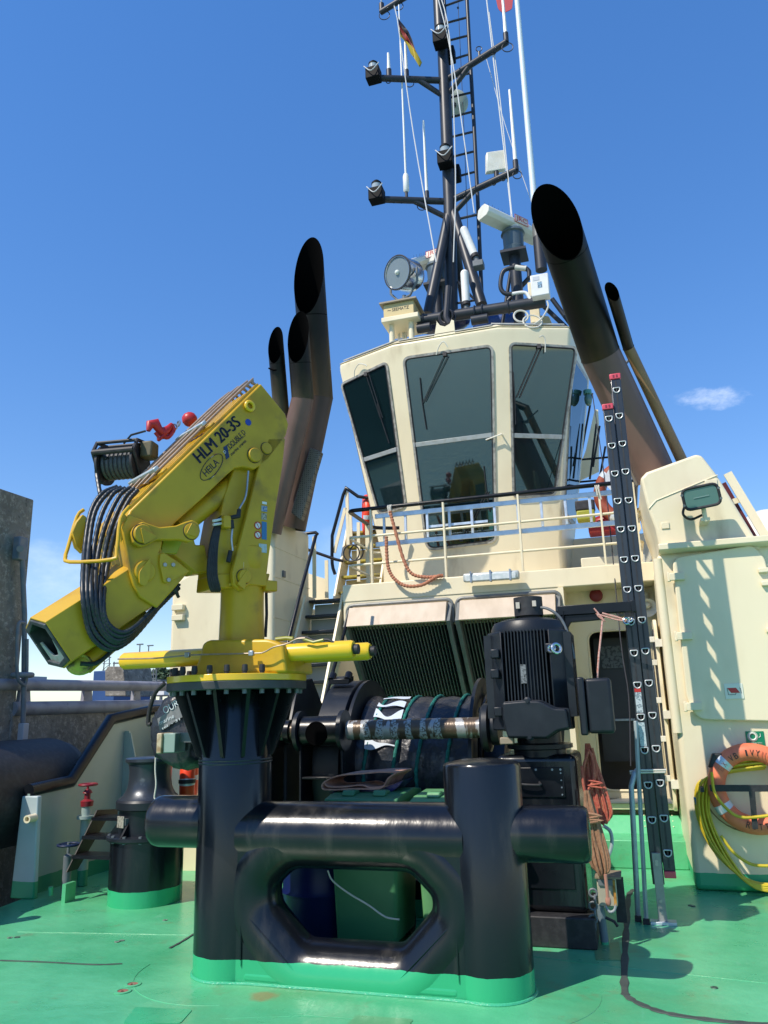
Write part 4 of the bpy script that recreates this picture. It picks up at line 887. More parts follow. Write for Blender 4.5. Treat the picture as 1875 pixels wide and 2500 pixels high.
q = PY(1702, 1955, 7.86); t = thing('hose_nozzle', q, 'small blue and black hose nozzle hooked left of the yellow hose', 'hose nozzle'); build('blue_body', MB().cyl(q+Z_*-.03, q+Z_*.03, .028, n=14), mat('nozzle_blue', (.0, .18, .45), .4), t); build('tip', MB().lathe([(.024, -.03), (.018, -.07)], q), rubber, t); build('hook', MB().tube([q+Z_*.03, q+Vector((-.01, 0, .09)), q+Vector((.01, 0, .11)), q+Vector((.02, 0, .06))], .006, 6), steel, t)

# upper deck lifebuoy & its white hoop
bc = PY(1530, 1200, 10.7); t, _, _ = buoy(bc, (-.25, -1, 0), .37, .085, orange2, 'large dull orange lifebuoy behind the railing, partly behind the black ladder', [135, 225, 300, 45])
q = PY(1515, 1168, 10.4); t = thing('white_reel', q, 'white perforated reel disc inside the upper lifebuoy', 'reel'); build('disc', MB().lathe([(.07, 0), (.20, 0), (.20, .012), (.07, .012)], q, 40, axis=(-.2, -1, 0)), mat('reel_white', (.5, .53, .55), .4), t)
bc = PX(462, 1903, -4.4); t, _, _ = buoy(bc, (-.90, -.45, 0), .27, .075, mat('bright_orange_buoy', (.85, .06, .015), .4), 'bright orange lifebuoy seen edge on left of the crane post', [180, 0])
t = thing('lifebuoy_holder', bc, 'black strap holder round the bright orange lifebuoy', 'rack'); build('strap', MB().torus(bc, (-.90, -.45, 0), .27, .085, 3, 16, arc=(3.10, 3.22)), rubber, t)
q = PX(452, 2060, -4.3); o = build('cream_stanchion', MB().prism([PY(x, y, 8.0) for x, y in [(430, 2128), (437, 1915), (447, 1882), (482, 1868), (486, 1900), (486, 2128)]], (0, .3, 0)), cream_up, bevel=.01); tag(o, 'cream corner plate behind the bright orange lifebuoy', 'plate')
bc = PY(896, 1258, 11.2); buoy(bc, (-.9, -.35, 0), .26, .07, mat('bright_orange_buoy', (.8, .08, .02)), 'orange red lifebuoy by the bridge stairs, mostly hidden', [200])

# ================================================================= EXHAUSTS
def pipe(lb, path, rad, brown=(.17, .105, .082), olive=(.062, .048, .030), span=None, cut=1.5, low=('heat_tinted_steel', (.20, .12, .092), (.14, .085, .066)), grp='exhaust pipes', nm='exhaust_pipe'):
    # path: base, (bend), tip.  The mouth is cut on a long slant and looks towards the stern.
    path = [Vector(p) for p in path]; t = thing(nm, path[0], lb, 'exhaust pipe', grp)
    ax = (path[-1]-path[-2]).normalized(); side = Vector((0, -1, 0)); side = (side-ax*side.dot(ax)).normalized()
    n = 48; mb = MB(); mt = exhaust_mat('exhaust_steel', path[-1].z, span or 3.0, brown, olive)
    mb.tube(path[:-1]+[path[-1]-ax*rad*cut*1.02], rad, n, cap=False)
    # slanted mouth
    u = side; v = ax.cross(u); O = path[-1]-ax*rad*cut
    last = [O+(u*math.cos(2*math.pi*j/n)+v*math.sin(2*math.pi*j/n))*rad for j in range(n)]
    A = [mb.bm.verts.new(p) for p in last]; B = [mb.bm.verts.new(p+ax*rad*cut*(1-math.cos(2*math.pi*j/n))) for j, p in enumerate(last)]
    for j in range(n): mb.bm.faces.new((A[j], A[(j+1) % n], B[(j+1) % n], B[j]))
    b = build('pipe', mb, mt, t, angle=28); b.data.materials.append(mat(low[0], low[1], .42, base2=low[2], scale=3, bump=.002, bscale=10, spec=.3, stretch=(1, 1, .35)))
    for pg in list(b.data.polygons)[:n]: pg.material_index = 1
    pv = path[1]; bis = ((pv-path[0]).normalized()+(path[2]-pv).normalized()).normalized(); build('weld_ring', MB().torus(pv, bis, rad*1.005, .004, 48, 6), mt, t)
    mb = MB(); ri = rad*.97; A = [mb.bm.verts.new(O-ax*rad*2.2+(u*math.cos(2*math.pi*j/n)+v*math.sin(2*math.pi*j/n))*ri) for j in range(n)]
    B = [mb.bm.verts.new(O+(u*math.cos(2*math.pi*j/n)+v*math.sin(2*math.pi*j/n))*ri+ax*rad*cut*(1-math.cos(2*math.pi*j/n))) for j in range(n)]
    for j in range(n): mb.bm.faces.new((A[j], A[(j+1) % n], B[(j+1) % n], B[j]))
    mb.bm.faces.new(A); build('bore', mb, soot, t, angle=60)
    rim = MB(); rim.tube([O+(u*math.cos(2*math.pi*j/n)+v*math.sin(2*math.pi*j/n))*rad*.985+ax*rad*cut*(1-math.cos(2*math.pi*j/n)) for j in range(n)], rad*.018, 6, closed=True); build('rim', rim, soot, t)
    return t
br = (.20, .125, .10)
pipe('huge exhaust pipe leaning left on the right casing, black sooty mouth', [PD(1603, 1165, 8.45), PD(1465, 865, 8.45), PD(1360, 543, 7.45)], .212, (.24, .125, .092), (.10, .065, .032), 2.5, 1.5)
pipe('thin olive brown exhaust pipe leaning beside the huge right one', [PD(1665, 1125, 8.5), PD(1534, 848, 8.5), PD(1494, 712, 7.7)], .060, (.34, .20, .08), (.13, .095, .03), .8, 1.5, low=('brassy_steel', (.36, .22, .11), (.26, .15, .07)))
pipe('tallest left exhaust pipe, sooty mouth highest of the left group', [PD(708, 1290, 10.0), PD(775, 970, 10.2), PD(754, 672, 10.0)], .205, (.20, .11, .08), (.11, .07, .038), 2.7, 2.5, low=('heat_tinted_steel_dark', (.125, .082, .066), (.09, .058, .046)))
pipe('middle exhaust pipe of the left group with kinked brown shaft', [PD(660, 1300, 9.5), PD(739, 973, 9.6), PD(728, 822, 9.5)], .138, (.22, .13, .09), (.11, .085, .042), 1.7, 2.3, low=('heat_tinted_steel_mid', (.19, .115, .09), (.13, .08, .062)))
t3 = pipe('shortest exhaust pipe of the left group rising behind the crane boom', [PD(695, 1180, 9.7), PD(687, 1010, 9.7), PD(673, 842, 9.6)], .100, (.16, .10, .06), (.09, .07, .035), 1.3, 2.3)
build('slot', MB().tube([PD(656, 899, 9.56), PD(667, 904, 9.535), PD(679, 903, 9.55)], .010, 8), soot, t3)
# perforated heat shield on the tallest left pipe, and the right one
perf = bpy.data.materials.new('perforated_shield'); perf.use_nodes = True
def perf_mat():
    nt = perf.node_tree; N = nt.nodes; L = nt.links; b = N['Principled BSDF']; g = N.new('ShaderNodeNewGeometry'); vo = N.new('ShaderNodeTexVoronoi'); vo.inputs['Scale'].default_value = 38; vo.inputs['Randomness'].default_value = .12
    L.new(g.outputs['Position'], vo.inputs['Vector']); r = N.new('ShaderNodeMath'); r.operation = 'LESS_THAN'; r.inputs[1].default_value = .34; L.new(vo.outputs['Distance'], r.inputs[0])
    mx = N.new('ShaderNodeMix'); mx.data_type = 'RGBA'; L.new(r.outputs[0], mx.inputs['Factor']); mx.inputs['A'].default_value = (.20, .17, .13, 1); mx.inputs['B'].default_value = (.01, .009, .008, 1); L.new(mx.outputs['Result'], b.inputs['Base Color']); b.inputs['Roughness'].default_value = .5; b.inputs['Metallic'].default_value = .3
perf_mat()
t = thing('heat_shield', PY(720, 1265, 8.6), 'perforated metal heat shield along the foot of the tallest left exhaust', 'heat shield')
a, b = PY(722, 1258, 8.58), PY(768, 1098, 8.62); build('shield', MB().prism([PY(x, y, 8.60) for x, y in [(710, 1252), (757, 1092), (783, 1102), (735, 1270)]], (0, .10, 0)), perf, t, bevel=.01)
t = thing('heat_shield', PY(1530, 1120, 9.0), 'perforated metal heat shield beside the huge right exhaust', 'heat shield'); build('shield', MB().prism([PY(x, y, 8.75) for x, y in [(1520, 1090), (1528, 1090), (1568, 1160), (1556, 1190), (1548, 1180)]], (0, .06, 0)), perf, t, bevel=.01)
t = thing('pipe_bracket', PY(1525, 890, 8.5), 'steel bracket tying the thin exhaust to the huge one', 'bracket'); build('arm', MB().bar(PY(1506, 912, 8.45), PY(1534, 880, 8.6), .05, .02), gray, t); build('clamp', MB().obox(PY(1514, 908, 8.42), X_*.1, Y_*.05, Z_*.05), gray, t, bevel=.01)
# far right things behind the casing
t = thing('inclined_ladder_rail', PY(1860, 1300, 9), 'cream inclined rail with red edge behind the right casing', 'rail')
a, b = PY(1776, 1155, 8.9), PY(1890, 1345, 8.9)
build('rail', MB().bar(a, b, .02, .09), cream_up, t); build('inner_rail', MB().bar(PY(1765, 1180, 9.0), PY(1880, 1380, 9.0), .02, .06), mat('dull_maroon', (.10, .01, .015), .5), t); build('rung', MB().bar(PY(1790, 1225, 8.95), PY(1812, 1218, 8.95), .03, .06), cream_up, t)
q = PY(1880, 1320, 11); t = thing('radome', q, 'white dome just visible at the right edge behind the casing', 'dome'); build('dome', MB().ball(q, .42), whitep, t, angle=60); build('foot', MB().cyl(q-Z_*.9, q-Z_*.3, .2), cream_up, t)

# ================================================================= MAST AND ROOF GEAR
mastm = mat('mast_paint', (.020, .024, .032), .42, base2=(.030, .035, .044), scale=4, spec=.4)
YM = 11.0
ms = thing('signal_mast', (-2.05, YM, 6.8), 'tall dark tripod mast with pole and ladder above the wheelhouse', 'mast')
def mpt(x, y, Yd=YM): return PY(x, y, Yd)
pb = mpt(1101, 770); pole_x = mpt(1086, 230).x
build('main_pole', MB().tube([mpt(1103, 800), mpt(1098, 500), mpt(1085, 200), mpt(1077, 60)], [.105, .105, .10, .085], 24), mastm, ms)
build('top_pole', MB().tube([mpt(1075, 90), mpt(1068, -60)], .10, 20), mastm, ms)
build('leg', MB().tube([mpt(1097, 520), mpt(1045, 768, 10.6)], .085, 20), mastm, ms); build('leg', MB().tube([mpt(1107, 520), mpt(1176, 745, 10.5)], .085, 20), mastm, ms)
build('leg', MB().tube([mpt(1100, 530), mpt(1080, 770, 11.9)], .075, 16), mastm, ms); build('leg', MB().tube([mpt(1104, 560), mpt(1138, 760, 11.8)], .075, 16), mastm, ms)
build('bracing', MB().tube([mpt(1118, 688), mpt(1160, 733)], .02, 8).tube([mpt(1118, 740), mpt(1160, 733)], .02, 8).tube([mpt(1118, 535), mpt(1165, 524)], .022, 8), mastm, ms)
# mast ladder: right stile + rungs
YLd = 11.35
lad = MB().tube([PY(1138, -40, YLd), PY(1147, 130, YLd), PY(1157, 300, YLd), PY(1166, 480, YLd), PY(1178, 770, YLd)], .034, 12)
build('ladder_stile', lad, mastm, ms); build('ladder_stile', MB().tube([PY(1083, -40, YLd), PY(1098, 200, YLd), PY(1102, 330, YLd)], .022, 10), mastm, ms)
for (x0, y0, x1, y1) in [(1088, 14, 1135, -3), (1094, 55, 1139, 43), (1100, 98, 1142, 87), (1105, 145, 1144, 133), (1100, 191, 1146, 179), (1100, 238, 1150, 226), (1102, 286, 1153, 273), (1104, 334, 1158, 321), (1108, 382, 1160, 369), (1120, 430, 1162, 419), (1116, 20, 1120, 18)]:
    build('rung', MB().tube([PY(x0, y0, YLd), PY(x1, y1, YLd)], .020, 8), mastm, ms)
def arm(root, tip, strut, lbz):
    a = mpt(*root); b = PZ(tip[0], tip[1], a.z); return a, b
a, b = arm((1090, 492), (905, 486), None, 0); build('yard', MB().tube([a, b], .055, 14), mastm, ms); s = a+(b-a)*.40; build('strut', MB().tube([mpt(1088, 530), s+(b-a)*.05, s+(b-a)*.12], .045, 12), mastm, ms); armLL = (a, b)
a, b = arm((1090, 197), (905, 190), None, 0); build('yard', MB().tube([a, b], .055, 14), mastm, ms); build('strut', MB().tube([mpt(1084, 236), a+(b-a)*.38, a+(b-a)*.46], .045, 12), mastm, ms); armUL = (a, b)
a, b = arm((1108, 487), (1262, 415), None, 0); build('yard', MB().tube([a, b], .055, 14), mastm, ms); build('strut', MB().tube([mpt(1106, 522), a+(b-a)*.36], .045, 12), mastm, ms); armLR = (a, b)
a, b = arm((1096, 192), (1238, 102), None, 0); build('yard', MB().tube([a, b], .055, 14), mastm, ms); build('strut', MB().tube([mpt(1098, 226), a+(b-a)*.38], .045, 12), mastm, ms); armUR = (a, b)
a, b = arm((1076, -60), (930, 30), None, 0); build('yard', MB().tube([a, b], .055, 14), mastm, ms); armTL = (a, b)
def on(armp, px):      # point on a yard nearest the pixel column
    a, b = armp; lo, hi = 0, 1
    def col(t): p = np.array(a+(b-a)*t)-CAM; return CX+F*(p@_r)/(p@_f)
    for _ in range(40):
        mid = (lo+hi)/2
        if (col(mid) > px) == (col(0) > col(1)): lo = mid
        else: hi = mid
    return a+(b-a)*lo
# navigation lights
def navlight(q, lb, sz=1.0, face=False):
    t = thing('navigation_light', q, lb, 'mast light', 'navigation lights on the mast'); s = .15*sz
    build('box', MB().obox(q, X_*s*1.6, Y_*s*1.3, Z_*s*1.5), mat('light_box', (.004, .005, .006), .6, spec=.12), t, bevel=.012)
    build('lens', MB().lathe([(.08*sz, 0), (.08*sz, .09*sz)], q+Z_*s*.75), mat('lens_clear', (.35, .4, .42), .1, ior=1.6), t); build('cap', MB().lathe([(.085*sz, .0), (.085*sz, .03*sz), (.05*sz, .07*sz), (.01, .08*sz)], q+Z_*(s*.75+.09*sz)), mat('light_box', (.01, .01, .01)), t)
    build('guard_wire', MB().tube([q+Vector((-s*.9, -s*.8, s*.8)), q+Vector((0, -s, -s*.2)), q+Vector((s*.9, -s*.8, s*.8))], .008, 6, smooth=5), wire, t)
q = on(armLL, 922)+Z_*.02; navlight(PZ(920, 478, armLL[1].z), 'navigation light at the outer end of the lower left yard'); navlight(PZ(912, 184, armUL[1].z), 'navigation light at the outer end of the upper left yard')
navlight(PY(1077, 96, 10.8), 'upper navigation light on the front of the mast pole', 1.1); navlight(PY(1088, 390, 10.8), 'lower navigation light on the front of the mast pole', 1.05)
for (x, y) in [(1100, 135), (1113, 425)]: q = PY(x, y, 11.1); o = build('mast_lamp', MB().obox(q, X_*.16, Y_*.18, Z_*.26), mat('light_box', (.01, .01, .01)), bevel=.02); tag(o, 'small black lamp box on the right of the mast pole, %s one' % ('upper' if y < 200 else 'lower'), 'lamp')
# whip antennas
def whip(x0, y0, x1, y1, foot, lb, r=.016, Yd=None, par=None):
    z = foot; a = z if isinstance(z, Vector) else PY(x0, y0, z); d = Vector((0, 0, 1)); ht = 0
    # keep it upright: find the height whose pixel row is y1
    lo, hi = 0, 12
    for _ in range(40):
        mid = (lo+hi)/2; p = np.array(a+d*mid)-CAM; row = CY-F*(p@_u)/(p@_f)
        if row > y1: lo = mid
        else: hi = mid
    t = thing('whip_antenna', a, lb, 'antenna', 'white whip antennas'); build('base', MB().cyl(a, a+Z_*.18, r*1.7, n=12), dwire, t); build('whip', MB().tube([a+Z_*.17, a+Z_*lo*.4, a+Z_*lo], [r*1.25, r*1.1, r*.75], 10), whitep, t); return t
whip(948, 165, 948, 130, on(armUL, 950), 'short thick white antenna on the upper left yard beside its light', .028)
whip(992, 180, 992, 103, on(armUL, 993), 'white antenna standing on the middle of the upper left yard behind the flag', .026)
tL = whip(992, 478, 984, 12, on(armLL, 993), 'very long thin whip antenna on the lower left yard', .015)
q = on(armLL, 993); build('loading_coil', MB().lathe([(.03, .15), (.05, .18), (.05, .45), (.035, .5)], q), whitep, tL)
whip(1043, 480, 1042, 295, on(armLL, 1043), 'slender white antenna on the lower left yard nearest the mast', .022)
whip(1262, 405, 1250, 220, on(armLR, 1260), 'slender white antenna at the tip of the lower right yard', .026)
whip(1238, 95, 1228, -20, on(armUR, 1236), 'white antenna at the tip of the upper right yard', .026)
whip(930, 25, 928, -10, on(armTL, 932), 'antenna stub at the tip of the topmost yard, cut by the photo edge', .03)
t = thing('whip_antenna', PY(1310, 590, 10.2), 'tall thick white pole antenna rising behind the right radar', 'antenna', 'white whip antennas')
build('base', MB().tube([PY(1322, 660, 10.3), PY(1315, 580, 10.3)], .085, 16).tube([PY(1315, 600, 10.3), PY(1310, 540, 10.3)], .06, 14), dwire, t); build('collar', MB().tube([PY(1313, 592, 10.3), PY(1310, 548, 10.3)], .068, 16), mat('collar', (.15, .15, .14), .4), t)
build('whip', MB().tube([PY(1309, 545, 10.3), PY(1300, 440, 10.3), PY(1262, 0, 10.3), PY(1255, -60, 10.3)], [.05, .046, .04, .04], 14), mat('pole_white', (.62, .70, .72), .4), t)
# panel antenna on the lower right yard
q = on(armLR, 1213)+Z_*.32; t = thing('panel_antenna', q, 'square cream panel antenna on the lower right yard', 'antenna')
build('panel', MB().obox(q, Vector((.30, .10, .05)), Vector((-.04, .08, 0)), Vector((.02, 0, .36))), offw, t, bevel=.012); build('mount', MB().cyl(q-Z_*.32, q-Z_*.12, .04, n=12), dwire, t)
# ring hook + loops of cable on yards
mb = MB()
for (ar, x, r_) in [(armUR, 1243, .09), (armLR, 1268, .07), (armUL, 948, .04), (armUL, 970, .02), (armUL, 1000, .07), (armLL, 962, .02), (armLL, 980, .02), (armLL, 1030, .08), (armTL, 938, .1), (armTL, 972, .09), (armUR, 1205, .03), (armLR, 1205, .03), (armLR, 1228, .03)]:
    q = on(ar, x)-Z_*(r_+.02); build('cable_loop', MB().torus(q, (.2, -1, 0), r_, .008, 20, 6), dwire, ms)
mb = MB(); q = on(armUR, 1171)+Z_*.16; mb.torus(q+Z_*.05, (.2, -1, 0), .05, .008, 20, 6).cyl(q-Z_*.14, q-Z_*.01, .022, n=10); build('ring_hook', mb, mastm, ms)
# satellite dome behind the mast
q = PY(1110, 250, 11.8); t = thing('satellite_dish', q, 'round pale dish antenna behind the mast pole', 'dish'); build('dish', MB().lathe([(.01, .05), (.14, .045), (.22, .02), (.25, -.03), (.25, -.05), (.2, -.02), (.01, 0)], q, axis=(.2, -1, -.35)), mat('dish_grey', (.36, .40, .34), .5), t, angle=60); build('feed', MB().cyl(q, q+Vector((0, -.05, -.12)), .03, n=10), rubber, t)
# halyards and stays
def line(pts, lb, r=.006, mt=wire, nm='halyard', grp='halyards and stays'):
    o = build(nm, MB().tube(pts, r, 6, smooth=4 if len(pts) > 2 else 0), mt); return tag(o, lb, 'line', grp)
line([PY(970, 45, 10.6), PY(1010, 330, 10.6), PY(1065, 640, 10.3)], 'halyard running from the flag down to the roof left of the mast', .010)
line([PY(963, 15, 10.6), PY(970, 45, 10.6)], 'short line above the black red and yellow flag', .01)
line([PY(1063, -30, 10.7), PY(1105, 150, 10.7), PY(1158, 520, 10.7)], 'white line crossing the mast ladder', .010)
line([PY(1070, -30, 10.7), PY(1098, 95, 10.7), PY(1112, 420, 10.7), PY(1107, 640, 10.7)], 'white line running down close to the mast pole', .010)
line([PY(1186, -20, 10.7), PY(1210, 190, 10.7), PY(1246, 500, 10.7), PY(1258, 650, 10.4)], 'right white line from the top down past the panel antenna', .012)
line([PY(1194, 30, 10.7), PY(1222, 250, 10.7), PY(1252, 545, 10.5)], 'second white line running beside the right one', .008)
line([PY(1188, 145, 11), PY(1235, 310, 11), PY(1300, 500, 11)], 'thin stay from the upper right yard towards the huge exhaust', .006)
line([PY(1118, 0, 11.8), PY(1132, 300, 11.8), PY(1142, 560, 11.8)], 'thin dark line seen behind the mast ladder', .006, dwire)
line([PY(1446, 960, 10), PY(1480, 1200, 9.4), PY(1515, 1560, 8.9), PY(1535, 1700, 8.7), PY(1540, 1870, 8.5)], 'thin dark cord hanging beside the black ladder to the deck', .007, dwire, 'cord', None)
# flags
def flag(nm, lb, quads, mts):
    t = thing(nm, quads[0][0], lb, 'flag')
    for g, mt, pn in mts: 
        mb = MB()
        for a, b in g: pass
    return t
ft = thing('flag', PY(972, 42, 10.6), 'black red and yellow flag hanging slanted from the topmost yard', 'flag')
edge0 = [(969, 38), (975, 62), (981, 80), (986, 97)]   # hoist side splits
rows = [[(969, 36), (978, 62), (987, 88), (996, 110), (1003, 128), (1008, 136)],
        [(971, 50), (979, 76), (989, 100), (999, 120), (1010, 134), (1016, 139)] ,]
def fl(poly_top, poly_bot, mt):
    mb = MB(); n = len(poly_top); A = []; B = []
    for i in range(n):
        dy = .05*math.sin(i*1.4); A.append(mb.bm.verts.new(PY(*poly_top[i], 10.6+dy))); B.append(mb.bm.verts.new(PY(*poly_bot[i], 10.6-dy)))
    for i in range(n-1): mb.bm.faces.new((A[i], A[i+1], B[i+1], B[i]))
    r = bmesh.ops.extrude_face_region(mb.bm, geom=mb.bm.faces[:])
    for v_ in [g for g in r['geom'] if isinstance(g, bmesh.types.BMVert)]: v_.co.y += .006
    build('stripe', mb, mt, ft, angle=80)
fl([(968, 34), (976, 50), (986, 62), (997, 76), (1006, 96), (1014, 122)], [(972, 46), (978, 62), (986, 76), (993, 86), (1002, 102), (1014, 122)], mat('flag_black', (.012, .012, .02), .7))
fl([(972, 46), (978, 62), (986, 76), (993, 86), (1002, 102), (1014, 122)], [(975, 68), (982, 84), (990, 98), (998, 106), (1005, 112), (1014, 122)], mat('flag_red', (.35, .04, .03), .7))
fl([(975, 68), (982, 84), (990, 98), (998, 106), (1005, 112), (1014, 122), (1024, 140), (1030, 152)], [(977, 88), (986, 98), (994, 110), (1002, 130), (1010, 140), (1016, 150), (1022, 160), (1025, 164)], mat('flag_yellow', (.45, .34, .02), .7))
t = thing('red_flag', PY(1225, 20, 10.8), 'red flag corner at the top edge between two white antennas', 'flag'); build('cloth', MB().prism(rnd([PY(x, y, 10.9) for x, y in [(1207, -20), (1254, -20), (1250, 22), (1228, 32), (1216, 22)]], .05), (0, .01, 0)), mat('flag_crimson', (.40, .012, .03), .6), t)

# searchlight
q = PY(972, 666, 10.0); t = thing('searchlight', PY(985, 735, 10.0), 'large round searchlight in a wire yoke on the roof', 'searchlight')
ax = Vector((-.50, -1, -.22)).normalized()
build('housing', MB().lathe([(.10, -.42), (.20, -.38), (.245, -.30), (.25, 0), (.262, 0), (.262, .03), (.235, .03), (.225, .0), (.10, -.02), (.02, -.03)], q, axis=ax), stain, t, angle=40)
build('glass', MB().lathe([(.228, .012), (.1, .018), (.01, .02)], q, axis=ax), mat('search_glass', (.20, .24, .25), .12, ior=1.6), t, angle=60); build('rim', MB().torus(q+ax*.02, ax, .25, .016, 48, 8), mat('rim_dark', (.07, .06, .05), .4, .5), t)
build('bulb', MB().ball(q+ax*.02, .04, (1, 1, 1)), mat('bulb', (.75, .78, .7), .1), t)
sx = ax.cross(Z_).normalized(); build('yoke', MB().tube([q+sx*.27-ax*.12, q+sx*.27-ax*.12-Z_*.22, q+sx*.12-Z_*.40-ax*.12, q-sx*.12-Z_*.40-ax*.12, q-sx*.27-ax*.12-Z_*.22, q-sx*.27-ax*.12], .018, 8).cyl(q-Z_*.45-ax*.12, q-Z_*.36-ax*.12, .03, n=12), gray, t)
bq = PY(975, 757, 10.05); t = thing('searchlight_stand', (bq.x, bq.y, 6.8), 'cream box lettered SEEMATZ on two legs under the searchlight', 'stand')
boxm = mat('ochre_cream', (.62, .48, .22), .4); xd = Vector((1, .0, 0))
bw = .235; build('box', MB().box((bq.x-bw, bq.y-.05, bq.z-.12), (bq.x+bw, bq.y+.45, bq.z+.10)), boxm, t, bevel=.01); build('lid', MB().box((bq.x-bw-.05, bq.y-.10, bq.z+.10), (bq.x+bw+.05, bq.y+.5, bq.z+.125)), mat('lid_rusty', (.30, .25, .18), .6), t)
build('base_plate', MB().box((bq.x-bw-.03, bq.y-.08, bq.z-.20), (bq.x+bw+.07, bq.y+.5, bq.z-.12)), cream_up, t, bevel=.01)
text('lettering', 'SEEMATZ', (bq.x-.10, bq.y-.052, bq.z-.03), X_, Z_, .05, blackt, t, .26); text('lettering', '~', (bq.x-.17, bq.y-.052, bq.z-.015), X_, Z_, .015, blackt, t, .05)
for (x, y0, y1) in [(956, 790, 850), (1003, 770, 835)]: a = PY(x, y0, 10.1); build('leg', MB().cyl(Vector((a.x, a.y, 6.7)), Vector((a.x, a.y, bq.z-.18)), .042, n=18), cream_up, t)
for (x, y0, y1) in [(974, 810, 840), (984, 808, 842), (990, 806, 840)]: a = PY(x, y0, 10.4); build('conduit', MB().cyl(Vector((a.x, a.y, 6.7)), a, .02, n=10), offw, t)
# radars
def radar(lb, a, b, ped, grp='radar scanners', h=.16):
    t = thing('radar_scanner', ped[0], lb, 'radar', grp); d = (b-a).normalized(); s_ = d.cross(Z_).normalized()
    prof = [(-.10, -.5), (-.13, -.2), (-.10, .35), (-.02, .5), (.05, .5), (.13, .1), (.13, -.3), (.08, -.5)]
    build('scanner', MB().prism([a+s_*x+Z_*z*h*1.3 for x, z in prof], b-a), offw, t, bevel=.01)
    m_ = (a+b)/2; n_ = 7; 
    L_ = ped[0]; build('turning_unit', MB().lathe([(.16, -.42), (.17, -.36), (.15, -.34), (.155, -.12), (.18, -.10), (.16, -.05), (.10, -.03)], Vector((L_.x, L_.y, a.z-.10))), mat('radar_unit', (.10, .13, .14), .35, .3), t); build('neck', MB().cyl(Vector((L_.x, L_.y, a.z-.14)), Vector((L_.x, L_.y, a.z-.02)), .12, n=24), offw, t)
    build('flange', MB().box((L_.x-.19, L_.y-.19, a.z-.58), (L_.x+.19, L_.y+.19, a.z-.54)), mastm, t); build('post', MB().tube([Vector((L_.x, L_.y, a.z-.58)), Vector((L_.x, L_.y, 6.75))], .085, 18), mastm, t)
    mb = MB()
    for k in range(16): p = a+(b-a)*(.06+.88*k/15)+Z_*h*.6; mb.tube([p, p+Vector((.01*(k % 3-1), .01, .10))], .002, 4)
    build('bird_spikes', mb, dwire, t)
    f = s_ if s_.y < 0 else -s_
    fx_ = d if d.x > 0 else -d
    c = m_+(b-a)*.09+f*.140+Z_*.02; build('badge', MB().obox(c+f*.002, fx_*.26, f*.004, Z_*.12), mat('badge_cream', (.7, .6, .5), .4), t); text('lettering', 'JRC', c+f*.006-fx_*.105-Z_*.045, fx_, Z_, .09, redt, t, .21); 
    e = MB().tube([c+f*.005-fx_*.13-Z_*.06, c+f*.005+fx_*.13-Z_*.06, c+f*.005+fx_*.13+Z_*.06, c+f*.005-fx_*.13+Z_*.06], .004, 5, closed=True); build('badge_border', e, redt, t)
    return t
za_ = PY(1255, 548, 10.4).z
radar('white radar scanner on a dark post right of the mast', PZ(1178, 516, za_+.03), PZ(1310, 578, za_-.02), (PY(1254, 600, 10.4),))
za_ = PY(1055, 630, 11.2).z
radar('smaller looking radar scanner behind the mast legs on the left', PZ(1006, 648, za_), PZ(1108, 618, za_), (PY(1066, 680, 11.2),), h=.15)
# white cylinder aerials
for (x0, y0, x1, y1, lb) in [(1133, 562, 1158, 622, 'upper white cylinder aerial leaning on the right mast leg'), (1134, 668, 1138, 738, 'lower white cylinder aerial in front of the mast leg')]:
    a, b = PY(x0, y0, 10.4), PY(x1, y1, 10.4); t = thing('cylinder_aerial', b, lb, 'aerial'); build('tube', MB().cyl(a, b, .062, n=20).ball(a, .062), whitep, t); build('collar', MB().cyl(b, b+(b-a).normalized()*.05, .066, n=20), rubber, t); build('foot', MB().cyl(b+(b-a).normalized()*.05, b+(b-a).normalized()*.14, .04, n=16).obox(b+(b-a).normalized()*.2, X_*.16, Y_*.16, Z_*.10), gray, t, bevel=.01)
# big black cross tube over the roof
t = thing('roof_cross_tube', PY(1180, 760, 10.2), 'thick black horizontal tube across the wheelhouse roof', 'tube')
a, b = PY(1020, 784, 10.2), PY(1332, 736, 10.2); build('tube', MB().cyl(a, b, .085), mastm, t)
for q_ in (.05, .46, .52, .72): c = a+(b-a)*q_; build('clamp', MB().torus(c, b-a, .09, .014, 24, 6), mastm, t)
c = a+(b-a)*.50; build('roller', MB().cyl(c+Vector((-.12, -.1, -.18)), c+Vector((.12, -.1, -.18)), .07, n=20), mastm, t); c = a+(b-a)*.06; build('roller', MB().cyl(c+Vector((-.10, -.1, -.18)), c+Vector((.1, -.1, -.18)), .07, n=20), mastm, t)
build('bundle', MB().tube([PY(x, y, 10.08) for x, y in [(1095, 700), (1092, 745), (1090, 775), (1098, 790)]], .05, 10, smooth=4).torus(PY(1092, 775, 10.12), (0, 1, .0), .12, .015, 20, 6).torus(PY(1090, 772, 10.1), (.2, 1, .2), .10, .015, 20, 6), dwire, t)
